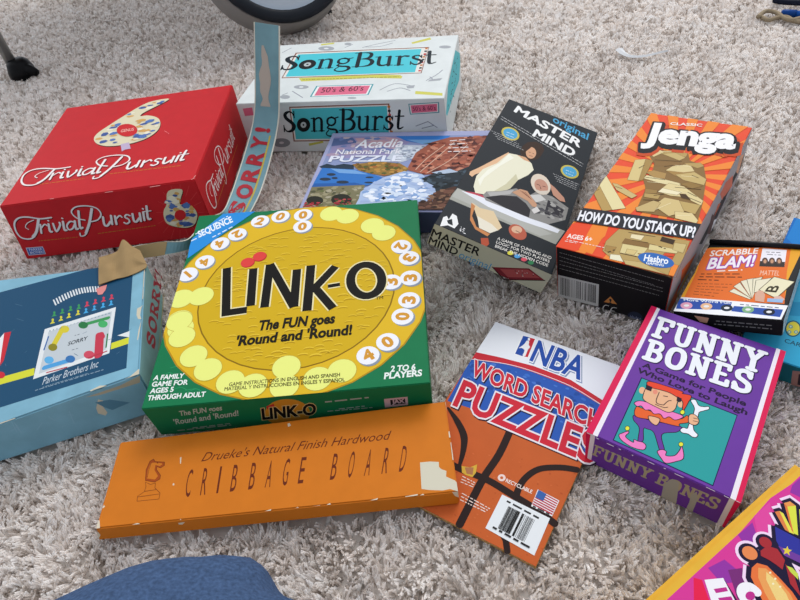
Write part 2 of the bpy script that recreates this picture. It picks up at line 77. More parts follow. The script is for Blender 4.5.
  ['right','side_lettering',[["s","f4e8e4",1,[[60.0,53.9],[47.4,53.6],[34.6,58.2],[25.2,57.9],[19.3,50.9],[18.3,37.8],[21.9,26.9],[29.4,23.2],[35.3,25.5],[39.8,33.1],[45.6,52.7]],1.8,1],["s","f4e8e4",2,[[40.4,52.6],[32.8,48.9],[29.5,42.9],[32.2,38.4]],0.9,1],["s","f4e8e4",3,[[45.6,52.7],[40.0,33.9],[34.7,26.4]],2.7,1],["s","f4e8e4",4,[[46.0,44.5],[45.0,30.6]],2.1,0],["s","f4e8e4",5,[[46.1,38.7],[50.7,44.2],[53.1,41.8]],1.5,1],["s","f4e8e4",6,[[55.2,43.9],[54.9,32.3],[57.0,31.1]],2.4,1],["s","f4e8e4",2,[[60.3,44.0],[62.1,30.7],[67.6,39.6],[67.9,44.5]],2.1,1],["s","f4e8e4",1,[[72.1,45.6],[71.7,32.2],[73.9,31.0]],2.4,1],["s","f4e8e4",2,[[84.6,42.9],[80.1,44.4],[75.6,38.4],[76.9,31.4],[81.2,32.4],[84.6,38.7]],1.8,1],["s","f4e8e4",3,[[85.8,44.5],[85.3,31.8],[87.7,31.4]],2.4,1],["s","f4e8e4",1,[[92.6,60.2],[90.4,33.5],[93.3,32.2]],2.4,1],["s","f4e8e4",1,[[108.7,61.9],[102.9,39.4],[96.1,22.2]],2.7,1],["s","f4e8e4",4,[[102.9,39.4],[95.9,20.5],[89.3,18.1],[88.9,23.4]],1.5,1],["s","f4e8e4",5,[[98.1,44.4],[89.1,49.0],[84.3,59.6],[90.1,67.1],[102.9,67.6],[114.3,62.4],[118.8,52.1],[113.9,43.0],[105.5,40.7]],1.5,1],["s","f4e8e4",6,[[120.6,46.3],[120.8,33.3],[124.3,31.0],[129.0,37.3]],2.4,1],["s","f4e8e4",7,[[130.9,47.5],[130.7,32.7]],2.4,0],["s","f4e8e4",1,[[135.8,46.0],[136.1,31.9]],2.4,0],["s","f4e8e4",2,[[136.5,40.7],[141.6,46.1],[144.6,43.0]],1.8,1],["s","f4e8e4",1,[[155.2,44.2],[150.9,46.6],[148.4,42.5],[152.6,38.4],[153.5,33.8],[149.8,30.7],[146.4,33.0]],1.8,1],["s","f4e8e4",1,[[158.8,46.8],[159.6,34.7],[162.8,32.4],[167.1,38.1]],2.4,1],["s","f4e8e4",2,[[168.6,46.9],[168.9,32.4]],2.4,0],["s","f4e8e4",1,[[173.5,48.0],[173.8,33.6]],2.4,0],["s","f4e8e4",1,[[178.8,58.0],[179.0,36.5],[182.3,35.1]],2.4,1],["s","f4e8e4",2,[[174.6,48.8],[184.2,49.3]],1.2,0],["s","f4e8e4",2,[[55.6,49.6],[56.1,49.1]],1.8,0],["s","f4e8e4",1,[[71.8,51.0],[72.3,50.5]],1.8,0],["s","f4e8e4",1,[[173.4,54.2],[174.0,53.7]],1.8,0],["s","d89030",5,[[35.6,22.3],[183.7,22.6]],0.8,0]]],
 ],
 'song': [
  ['top','cover_print',[["e","a8acb0",1,[[88.2,171.9],[13.8,-1.4],[2.4,-8.3]]],["e","a8acb0",1,[[281.0,157.8],[9.2,-0.9],[0.8,-5.2]]],["e","a8acb0",1,[[86.2,44.8],[11.8,-0.7],[2.0,-6.1]]],["e","a8acb0",1,[[121.0,184.9],[6.0,-0.6],[1.2,-4.7]]],["e","a8acb0",1,[[70.6,16.1],[7.8,-0.4],[2.0,-5.9]]],["e","a8acb0",1,[[172.9,7.7],[6.6,-0.4],[0.7,-2.8]]],["e","e4e8e8",2,[[88.2,171.9],[4.3,-0.4],[0.8,-2.8]]],["e","e4e8e8",2,[[86.2,44.8],[3.6,-0.2],[0.7,-2.3]]],["s","989ca4",1,[[148.8,169.4],[167.1,178.2],[197.1,189.5]],1.6,1],["s","989ca4",2,[[152.6,170.8],[177.0,170.1],[194.8,180.7]],1.6,1],["s","989ca4",2,[[119.3,172.4],[129.2,182.2]],1.6,0],["s","989ca4",1,[[16.0,164.5],[26.0,179.9]],1.6,0],["s","989ca4",1,[[208.5,28.5],[226.5,45.5],[255.1,36.4]],1.6,1],["s","989ca4",2,[[220.2,24.2],[236.3,32.5],[252.0,24.4]],1.6,1],["s","989ca4",1,[[270.1,52.2],[281.8,67.7],[288.5,82.4]],1.6,1],["s","989ca4",2,[[280.6,52.9],[273.7,62.3]],1.6,0],["s","989ca4",2,[[76.6,32.6],[98.2,13.1]],1.6,0],["s","989ca4",2,[[64.7,22.2],[70.5,27.8]],1.6,0],["p","a8acb0",3,[[275.0,54.8],[292.2,58.0],[289.7,50.8],[272.4,49.1]]],["p","a8acb0",3,[[244.3,37.1],[256.2,39.9],[256.0,31.3],[247.4,30.4]]],["p","d0cc60",1,[[74.5,189.7],[96.1,193.0],[96.8,187.4],[75.3,184.1]]],["p","d0cc60",1,[[225.0,179.3],[252.1,194.4],[255.3,186.8],[228.1,173.7]]],["p","d0cc60",1,[[260.1,22.5],[298.6,14.7],[299.8,7.1],[260.9,14.1]]],["p","d0cc60",1,[[73.1,73.5],[125.9,74.5],[182.7,76.5],[228.5,71.6],[233.2,66.7],[232.5,60.7],[185.3,65.6],[129.0,63.4],[80.8,62.0]]],["m","605a20",2,[[81.0,67.4],[227.7,66.3]],1.2,757]]],
  ['top','title_panel',[["p","8a5848",2,[[39.8,161.3],[256.5,160.2],[259.4,74.7],[45.1,74.7]]],["p","e8e4dc",3,[[42.5,158.4],[255.8,157.7],[258.0,76.3],[46.3,77.0]]],["p","50c8d4",4,[[46.3,154.4],[245.5,154.4],[249.2,78.5],[50.1,79.1]]],["p","c87838",4,[[255.0,157.8],[251.1,158.2],[251.2,152.9],[255.2,152.5]]],["p","282828",4,[[255.3,148.3],[251.4,148.6],[251.5,143.4],[255.4,143.1]]],["p","c84040",4,[[255.5,138.9],[251.7,139.2],[251.8,134.1],[255.7,133.7]]],["p","c87838",4,[[255.8,129.6],[252.0,129.9],[252.1,124.9],[255.9,124.5]]],["p","282828",4,[[256.1,120.4],[252.2,120.7],[252.4,115.8],[256.2,115.4]]],["p","c84040",4,[[256.3,111.4],[252.5,111.7],[252.7,106.8],[256.4,106.4]]],["p","c87838",4,[[256.6,102.4],[252.8,102.8],[252.9,97.9],[256.7,97.6]]],["p","282828",4,[[256.8,93.6],[253.1,93.9],[253.2,89.1],[256.9,88.8]]],["p","c84040",4,[[257.0,84.9],[253.3,85.2],[253.5,80.5],[257.2,80.2]]]]],
  ['top','title_lettering',[["s","16222a",5,[[51.0,139.0],[46.4,146.0],[39.1,148.3],[32.8,142.7],[36.3,133.3],[47.3,124.0],[53.9,115.6],[51.4,106.3],[44.4,102.5],[37.5,105.3],[33.3,112.7]],[2.36,3.77,7.54,8.48,7.54,3.77,2.36],1],["s","16222a",6,[[52.5,134.3],[50.1,149.3]],2.36,0],["s","16222a",6,[[34.6,102.5],[32.3,117.4]],2.36,0],["s","16222a",5,[[97.0,102.8],[93.4,131.7]],5.65,0],["s","16222a",6,[[91.0,102.7],[103.1,102.8]],2.36,0],["s","16222a",6,[[87.3,131.7],[93.2,132.7]],2.36,0],["s","16222a",7,[[94.2,125.2],[98.5,131.8],[104.9,132.7],[109.4,126.2],[112.4,102.8]],[2.36,3.77,5.65,5.65],1],["s","16222a",8,[[106.8,102.8],[118.0,102.9]],2.36,0],["s","16222a",5,[[129.0,133.8],[122.0,130.0],[122.8,119.7],[130.9,115.1],[137.3,119.8],[136.6,129.1],[129.0,133.8]],[3.77,4.71,3.77,4.71],1],["s","16222a",6,[[134.9,131.0],[142.0,133.8]],2.83,0],["s","16222a",6,[[127.5,116.0],[123.6,110.4],[130.6,106.7],[141.0,104.8],[144.8,97.4],[139.1,90.8],[128.8,90.7],[123.0,96.3],[127.1,104.8]],[2.36,4.71,5.65,2.83,2.36],1],["s","16222a",7,[[156.2,103.0],[150.3,149.8]],6.6,0],["s","16222a",8,[[148.7,103.0],[165.5,103.1]],2.36,0],["s","16222a",8,[[142.8,149.7],[159.6,149.8]],2.36,0],["s","16222a",9,[[158.6,149.8],[167.3,147.5],[170.2,139.6],[167.5,131.2],[157.6,128.3]],[2.36,5.65,6.6,2.36],1],["s","16222a",10,[[157.6,128.3],[170.0,126.5],[176.8,117.2],[174.3,106.9],[164.6,103.1]],[2.36,6.13,7.07,2.36],1],["s","16222a",5,[[185.0,133.1],[187.8,110.7],[193.3,104.1],[200.5,106.1],[203.6,111.7]],[5.65,5.65,4.71,2.36],1],["s","16222a",6,[[178.9,133.1],[185.5,133.1]],2.36,0],["s","16222a",6,[[200.8,133.2],[204.6,103.3]],5.65,0],["s","16222a",7,[[195.2,133.2],[200.8,133.2]],2.36,0],["s","16222a",7,[[204.6,103.7],[210.1,104.2]],2.36,0],["s","16222a",5,[[220.0,103.3],[216.3,132.3]],5.65,0],["s","16222a",6,[[213.9,103.3],[227.0,103.4]],2.36,0],["s","16222a",6,[[210.3,132.3],[216.2,133.3]],2.36,0],["s","16222a",7,[[217.3,124.8],[222.4,132.4],[229.0,131.4]],[2.36,3.77,5.65],1],["s","16222a",5,[[250.1,126.9],[244.7,132.9],[238.4,130.6],[239.3,124.0],[247.4,118.4],[252.8,112.9],[250.1,104.9],[243.7,103.5],[237.3,110.0]],[2.36,4.71,5.65,4.71,2.36],1],["s","16222a",6,[[250.9,124.1],[249.7,133.4]],1.88,0],["s","16222a",6,[[237.7,103.4],[236.4,113.7]],1.88,0],["s","16222a",4,[[260.0,144.7],[264.3,110.1],[268.8,104.5],[274.8,108.3]],[5.65,5.65,3.77,1.88],1],["s","16222a",6,[[254.5,132.5],[270.8,132.6]],2.83,0],["p","181a1c",7,[[87.2,117.7],[86.2,121.9],[84.3,125.8],[81.7,129.2],[78.4,131.8],[74.9,133.4],[71.2,134.0],[67.6,133.4],[64.5,131.7],[61.9,129.1],[60.1,125.7],[59.2,121.8],[59.3,117.5],[60.3,113.3],[62.2,109.4],[64.8,106.0],[68.1,103.4],[71.6,101.8],[75.3,101.2],[78.9,101.8],[82.0,103.5],[84.6,106.1],[86.4,109.5],[87.3,113.4]]],["p","b8c0c0",8,[[79.1,117.6],[78.7,119.4],[77.9,121.1],[76.8,122.5],[75.4,123.6],[73.9,124.2],[72.4,124.5],[70.9,124.2],[69.6,123.5],[68.5,122.4],[67.7,121.0],[67.4,119.4],[67.4,117.6],[67.8,115.8],[68.6,114.1],[69.7,112.7],[71.1,111.6],[72.6,111.0],[74.1,110.7],[75.6,111.0],[76.9,111.7],[78.0,112.8],[78.8,114.2],[79.1,115.9]]],["p","181a1c",9,[[75.2,117.6],[75.1,118.2],[74.8,118.8],[74.4,119.2],[74.0,119.6],[73.5,119.8],[73.0,119.9],[72.5,119.8],[72.0,119.6],[71.7,119.2],[71.4,118.7],[71.3,118.2],[71.3,117.6],[71.4,117.0],[71.7,116.5],[72.1,116.0],[72.5,115.6],[73.0,115.4],[73.5,115.3],[74.0,115.4],[74.5,115.6],[74.8,116.0],[75.1,116.5],[75.2,117.0]]]]],
  ['top','decade_label',[["p","4aa0a8",1,[[108.9,46.4],[195.2,46.8],[195.0,15.0],[108.9,14.0]]],["p","eef0ee",2,[[111.3,44.7],[193.1,44.7],[192.8,16.5],[111.1,15.3]]],["p","e0708c",3,[[114.9,43.0],[191.0,42.6],[190.5,18.8],[114.6,17.3]]],["t","40202c",4,[[121.5,25.6],[183.8,28.5],[120.4,39.7]],"50's & 60's",0.0]]],
  ['front','front_panel',[["p","8a5848",1,[[80.4,73.2],[227.0,74.4],[223.1,17.3],[72.5,17.2]]],["p","e8e4dc",2,[[81.8,71.3],[225.1,72.6],[221.2,19.2],[74.9,19.1]]],["p","50c0c8",3,[[83.2,69.8],[223.1,70.9],[219.2,21.2],[77.3,21.1]]],["p","c87838",3,[[224.0,71.3],[227.8,71.2],[227.4,68.1],[223.6,68.2]]],["p","282828",4,[[223.7,65.1],[227.5,65.0],[227.1,61.8],[223.2,61.9]]],["p","c84040",4,[[223.4,58.7],[227.2,58.6],[226.7,55.4],[222.9,55.5]]],["p","c87838",4,[[223.0,52.3],[226.9,52.2],[226.4,49.0],[222.6,49.1]]],["p","282828",4,[[222.7,45.8],[226.6,45.8],[226.1,42.5],[222.2,42.6]]],["p","c84040",4,[[222.3,39.3],[226.2,39.2],[225.7,35.9],[221.8,36.0]]],["p","c87838",4,[[222.0,32.7],[225.9,32.6],[225.4,29.3],[221.5,29.3]]],["p","282828",4,[[221.6,26.0],[225.5,25.9],[225.1,22.6],[221.1,22.6]]]]],
  ['front','front_lettering',[["s","141c20",4,[[83.7,59.0],[82.0,63.8],[77.1,65.4],[71.1,61.5],[71.4,55.1],[77.3,48.7],[80.1,43.0],[76.0,36.5],[69.9,33.9],[65.5,35.8],[64.2,40.9]],[1.65,2.64,5.27,5.93,5.27,2.64,1.65],1],["s","141c20",5,[[83.6,55.8],[85.6,66.1]],1.65,0],["s","141c20",5,[[62.6,33.8],[64.5,44.1]],1.65,0],["s","141c20",4,[[108.9,34.2],[113.3,54.1]],3.95,0],["s","141c20",5,[[104.4,34.1],[113.4,34.2]],1.65,0],["s","141c20",5,[[108.8,54.1],[113.4,54.8]],1.65,0],["s","141c20",6,[[112.3,49.6],[117.1,54.1],[122.0,54.8],[123.8,50.3],[120.3,34.3]],[1.65,2.64,3.95,3.95],1],["s","141c20",7,[[116.1,34.2],[124.4,34.3]],1.65,0],["s","141c20",4,[[140.1,55.6],[134.0,53.0],[132.1,45.9],[137.0,42.7],[142.9,46.0],[144.6,52.4],[140.1,55.6]],[2.64,3.29,2.64,3.29],1],["s","141c20",5,[[143.9,53.7],[149.8,55.7]],1.98,0],["s","141c20",8,[[134.7,43.4],[130.4,39.5],[134.7,36.9],[142.0,35.7],[142.9,30.6],[137.1,26.0],[129.5,26.0],[126.5,29.8],[131.6,35.6]],[1.65,3.29,3.95,1.98,1.65],1],["s","141c20",6,[[152.7,34.5],[159.8,66.7]],4.61,0],["s","141c20",7,[[147.2,34.5],[159.6,34.6]],1.65,0],["s","141c20",7,[[154.3,66.6],[166.7,66.7]],1.65,0],["s","141c20",8,[[166.0,66.7],[171.9,65.2],[172.1,59.7],[168.0,53.9],[160.0,51.9]],[1.65,3.95,4.61,1.65],1],["s","141c20",9,[[160.0,51.9],[168.7,50.7],[171.4,44.3],[167.1,37.2],[159.0,34.5]],[1.65,4.28,4.94,1.65],1],["s","141c20",4,[[181.4,55.3],[178.0,39.8],[180.5,35.3],[186.3,36.7],[189.9,40.6]],[3.95,3.95,3.29,1.65],1],["s","141c20",5,[[176.9,55.2],[181.8,55.3]],1.65,0],["s","141c20",5,[[193.2,55.4],[188.7,34.8]],3.95,0],["s","141c20",6,[[189.0,55.3],[193.2,55.4]],1.65,0],["s","141c20",6,[[188.7,35.1],[192.9,35.4]],1.65,0],["s","141c20",4,[[200.0,34.9],[204.4,54.8]],3.95,0],["s","141c20",6,[[195.6,34.8],[205.2,34.9]],1.65,0],["s","141c20",5,[[199.9,54.8],[204.6,55.4]],1.65,0],["s","141c20",6,[[203.3,49.7],[208.9,54.8],[213.6,54.2]],[1.65,2.64,3.95],1],["s","141c20",7,[[228.1,51.1],[225.6,55.3],[220.4,53.6],[219.4,49.1],[224.1,45.3],[226.7,41.5],[222.7,36.0],[217.7,35.0],[214.5,39.5]],[1.65,3.29,3.95,3.29,1.65],1],["s","141c20",8,[[228.0,49.2],[229.4,55.6]],1.32,0],["s","141c20",8,[[213.2,35.0],[214.7,42.0]],1.32,0],["s","141c20",1,[[239.8,63.4],[234.5,39.6],[236.4,35.8],[241.8,38.4]],[3.95,3.95,2.64,1.32],1],["s","141c20",2,[[232.7,55.0],[244.8,55.1]],1.98,0],["p","181a1c",6,[[105.3,44.4],[105.6,47.3],[105.1,50.0],[104.0,52.4],[102.2,54.1],[100.0,55.2],[97.4,55.6],[94.6,55.2],[91.9,54.1],[89.3,52.3],[87.2,49.9],[85.6,47.2],[84.6,44.3],[84.3,41.4],[84.7,38.6],[85.8,36.3],[87.6,34.6],[89.8,33.4],[92.4,33.1],[95.2,33.5],[98.0,34.6],[100.5,36.4],[102.7,38.8],[104.3,41.5]]],["p","b8c0c0",7,[[99.3,44.4],[99.4,45.6],[99.2,46.7],[98.7,47.7],[98.0,48.5],[97.0,48.9],[96.0,49.1],[94.8,48.9],[93.6,48.4],[92.6,47.7],[91.7,46.7],[91.0,45.5],[90.6,44.3],[90.4,43.1],[90.6,42.0],[91.1,41.0],[91.8,40.2],[92.8,39.8],[93.9,39.6],[95.0,39.8],[96.2,40.3],[97.3,41.0],[98.2,42.0],[98.9,43.2]]],["p","181a1c",8,[[96.4,44.4],[96.4,44.8],[96.3,45.1],[96.2,45.5],[95.9,45.7],[95.6,45.9],[95.3,45.9],[94.9,45.9],[94.5,45.7],[94.1,45.5],[93.8,45.1],[93.6,44.7],[93.5,44.3],[93.4,43.9],[93.5,43.5],[93.6,43.2],[93.9,43.0],[94.2,42.8],[94.6,42.8],[95.0,42.8],[95.3,43.0],[95.7,43.2],[96.0,43.6],[96.2,43.9]]]]],
  ['front','front_print',[["p","e0708c",1,[[8.3,72.1],[23.8,73.6],[22.3,61.3],[8.1,60.2]]],["p","5a98a0",1,[[253.3,73.2],[295.8,74.7],[294.8,58.9],[253.8,57.1]]],["p","e8e8e4",2,[[254.8,71.9],[294.1,73.5],[293.3,60.3],[255.2,58.4]]],["p","e0708c",3,[[256.3,70.9],[292.7,72.2],[292.1,61.2],[256.6,59.3]]],["t","50283a",4,[[258.6,62.4],[290.3,63.4],[258.6,68.7]],"50's & 60's",0.0],["e","8c9094",1,[[52.9,15.4],[13.8,-0.2],[-2.1,-7.7]]],["e","d0d0d0",2,[[52.9,15.4],[3.8,-0.0],[-0.6,-2.0]]],["p","c8c458",2,[[95.3,13.9],[118.6,17.6],[118.9,14.6],[95.3,9.8]]],["p","c8c458",1,[[221.9,12.4],[244.3,15.1],[244.8,12.1],[222.4,9.5]]],["s","909498",1,[[260.2,39.5],[277.8,46.1],[289.5,36.7]],1.3,0],["s","909498",2,[[268.3,35.7],[285.6,40.0]],1.3,0],["s","909498",1,[[31.5,43.7],[47.1,48.3]],1.3,0]]],
  ['right','side_print',[["p","60c8d0",1,[[150.4,77.9],[199.7,50.6],[199.7,36.4],[170.3,20.6],[73.2,38.3],[14.4,45.8],[5.3,54.0],[45.2,74.2]]],["s","305058",2,[[168.8,60.2],[167.9,57.3]],1.6,0],["s","305058",3,[[169.3,56.5],[161.4,58.8]],1.6,0],["s","305058",2,[[135.5,68.8],[130.3,67.9]],1.6,0],["s","305058",3,[[140.4,63.1],[128.7,66.7]],1.6,0],["s","305058",2,[[151.2,54.6],[147.7,54.5]],1.6,0],["s","305058",2,[[152.2,50.6],[147.4,49.7]],1.6,0],["s","305058",2,[[111.5,66.6],[113.3,63.5]],1.6,0],["s","305058",3,[[109.1,64.4],[120.7,57.6]],1.6,0],["s","305058",2,[[132.1,49.8],[143.8,42.4]],1.6,0],["s","305058",2,[[100.7,61.8],[95.1,62.9]],1.6,0],["s","305058",2,[[126.4,45.7],[128.9,42.7]],1.6,0],["s","305058",3,[[125.4,42.7],[115.4,44.0]],1.6,0],["s","305058",2,[[95.0,54.5],[82.0,58.8]],1.6,0],["s","305058",2,[[113.6,41.6],[106.4,43.2]],1.6,0],["s","305058",2,[[103.5,43.3],[104.3,40.1]],1.6,0],["s","305058",2,[[93.8,44.8],[81.9,48.8]],1.6,0],["s","305058",2,[[72.4,52.4],[76.3,48.7]],1.6,0],["s","305058",3,[[74.4,48.0],[65.6,50.7]],1.6,0],["s","305058",2,[[88.7,37.0],[99.0,29.4]],1.6,0],["s","305058",2,[[62.1,47.7],[62.1,45.4]],1.6,0],["s","305058",3,[[56.3,47.4],[63.1,41.3]],1.6,0],["s","305058",2,[[64.7,39.5],[65.8,35.2]],1.6,0],["s","305058",2,[[37.2,50.9],[29.8,51.7]],1.6,0],["s","305058",2,[[45.6,42.9],[44.1,40.3]],1.6,0],["s","305058",2,[[33.0,46.5],[30.8,45.0]],1.6,0],["s","305058",2,[[48.6,34.4],[44.5,34.7]],1.6,0]]],
 ],
 'puzzle': [
  ['top','landscape_print',[["p","8c98c0",1,[[3.9,173.6],[245.0,168.8],[245.0,3.1],[5.9,2.1]]],["p","9890b8",2,[[3.9,173.6],[125.2,169.7],[112.7,150.1],[102.6,120.0],[8.8,117.1]]],["p","c8a0a8",3,[[35.3,167.6],[77.1,170.6],[104.1,163.6],[97.4,147.9],[49.9,146.7]]],["p","5c6c98",4,[[3.5,168.9],[31.4,170.1],[41.4,155.6],[5.5,148.2]]],["d",["7080b0","b098b0","c4b0b8"],5,[[4,172],[106,169],[106,136],[9,123]],40,7,443],["p","3a7cc8",13,[[93.1,171.1],[170.6,169.0],[161.9,152.3],[134.6,149.9],[111.5,157.6]]],["p","78a8d8",14,[[110.9,161.1],[164.2,159.0],[162.1,151.1],[134.7,148.8]]],["p","4c6c50",15,[[134.4,151.0],[161.7,154.5],[153.3,148.1]]],["p","c4ccd8",16,[[100.4,148.9],[141.5,145.2],[134.6,130.0],[128.0,114.0],[111.4,104.9],[91.2,115.0]]],["d",["98a4b8","dce4ec","8890a0"],17,[[104,147],[140,144],[128,114],[108,109]],40,4,968],["p","a05c48",25,[[124.6,98.3],[128.9,127.4],[146.5,152.9],[169.6,164.4],[245.0,166.8],[245.0,104.6],[198.7,91.6],[185.6,80.8],[148.8,76.5],[123.4,88.0]]],["d",["b86850","783c30","cc8a70","582c28","945040"],26,[[126,98],[130,127],[148,152],[170,163],[224,167],[218,101],[186,81],[149,77]],190,5,93],["s","e0b8a0",34,[[135.3,87.8],[146.2,113.5],[165.9,145.4]],1.2,1],["s","e0b8a0",35,[[142.0,82.6],[158.1,113.2],[177.4,150.6]],1.2,1],["s","e0b8a0",36,[[151.1,79.9],[176.6,107.5],[196.2,144.4]],1.2,1],["p","2c3c4c",2,[[1.1,98.3],[10.4,105.1],[22.7,100.5],[34.3,104.6],[49.2,101.0],[51.6,91.0],[7.2,93.4]]],["p","98783c",34,[[46.8,102.1],[80.3,107.7],[111.8,102.8],[125.9,90.5],[121.7,80.4],[96.2,74.3],[60.5,85.6]]],["d",["c09048","70582c","a86838","586030"],35,[[48,101],[81,107],[112,102],[123,88],[96,75],[60,87]],70,4,213],["p","3878c4",43,[[7.0,94.0],[53.5,89.4],[92.1,72.4],[99.6,64.3],[76.9,52.8],[4.5,50.5],[5.2,72.1]]],["p","78a8dc",44,[[18.4,92.7],[53.9,87.8],[74.5,77.7],[33.7,81.9]]],["p","2c60a8",44,[[5.9,58.4],[60.4,59.8],[76.7,53.7],[4.5,50.5]]],["e","303c4c",45,[[23.7,78.5],[6.2,-0.1],[0.8,-3.1]]],["e","303c4c",44,[[18.2,67.8],[8.0,-0.1],[1.0,-3.6]]],["e","303c4c",45,[[43.5,61.0],[8.5,-0.1],[0.9,-3.5]]],["e","303c4c",44,[[77.4,71.1],[5.4,-0.1],[0.4,-2.0]]],["e","303c4c",45,[[79.0,59.6],[6.0,-0.1],[0.4,-2.0]]],["e","303c4c",45,[[30.5,70.2],[4.3,-0.1],[0.7,-2.5]]],["p","807a5c",45,[[4.5,50.5],[75.0,54.7],[75.7,25.2],[70.9,2.4],[5.9,2.1]]],["d",["a09878","585840","b0a890","6c7048"],46,[[5,49],[74,54],[74,25],[70,5],[6,4]],110,4.5,348],["e","2c2c24",54,[[51.3,23.3],[13.4,-0.0],[3.0,-12.0]]],["e","2c2c24",54,[[16.9,21.5],[11.3,-0.0],[2.6,-9.3]]],["d",["a03038","486030","c05050"],55,[[41,25],[63,25],[66,10],[44,10]],24,3,525],["d",["c04048","902830"],55,[[5,18],[25,18],[26,8],[5,8]],20,3,625],["p","b0c4e4",54,[[85.8,59.5],[96.9,70.8],[121.1,84.0],[145.8,76.5],[167.5,45.8],[173.6,25.0],[168.0,2.8],[70.9,2.4],[73.7,25.2],[72.5,39.3]]],["d",["d8e4f4","88a8d8","f0f4fc","a8bce0"],63,[[87,59],[121,82],[146,75],[168,43],[171,20],[79,18],[75,37]],130,6.5,371],["p","2a343c",71,[[145.9,66.6],[162.8,79.7],[185.7,80.3],[217.7,102.3],[245.0,109.9],[245.0,41.1],[189.5,48.0],[168.4,38.8],[164.6,50.5]]],["p","b8c8dc",72,[[157.0,79.8],[179.0,88.0],[191.3,80.7],[169.0,76.1]]],["d",["3c4850","1c2428","485a68"],73,[[147,67],[163,78],[186,79],[213,91],[200,53],[168,43]],50,4,940],["p","54362a",81,[[168.4,38.8],[189.4,48.9],[245.0,41.4],[245.0,3.1],[151.7,2.7],[149.8,18.2],[167.0,19.6]]],["d",["785040","38241c","8c6850"],82,[[170,39],[190,46],[202,39],[184,4],[153,4],[152,17]],50,4.5,151]]],
  ['top','title_lettering',[["t","f4f2f8",25,[[41.3,141.9],[107.1,143.0],[43.7,162.5]],"Acadia",0.015],["t","f0eef4",26,[[16.4,127.4],[108.2,126.4],[16.7,139.3]],"National Park",0.01],["t","e4e8f4",43,[[12.3,108.9],[111.6,107.5],[12.5,122.6]],"PUZZLE",0.03],["m","f0e8e8",34,[[171.3,155.3],[191.7,157.9]],1.8,348],["m","f0e8e8",37,[[171.5,146.3],[195.2,148.3]],1.8,282],["m","f0e8e8",37,[[171.7,137.5],[198.5,138.8]],1.8,946],["m","f0e8e8",37,[[171.9,128.8],[201.8,129.5]],1.8,719]]],
 ],
 'code': [
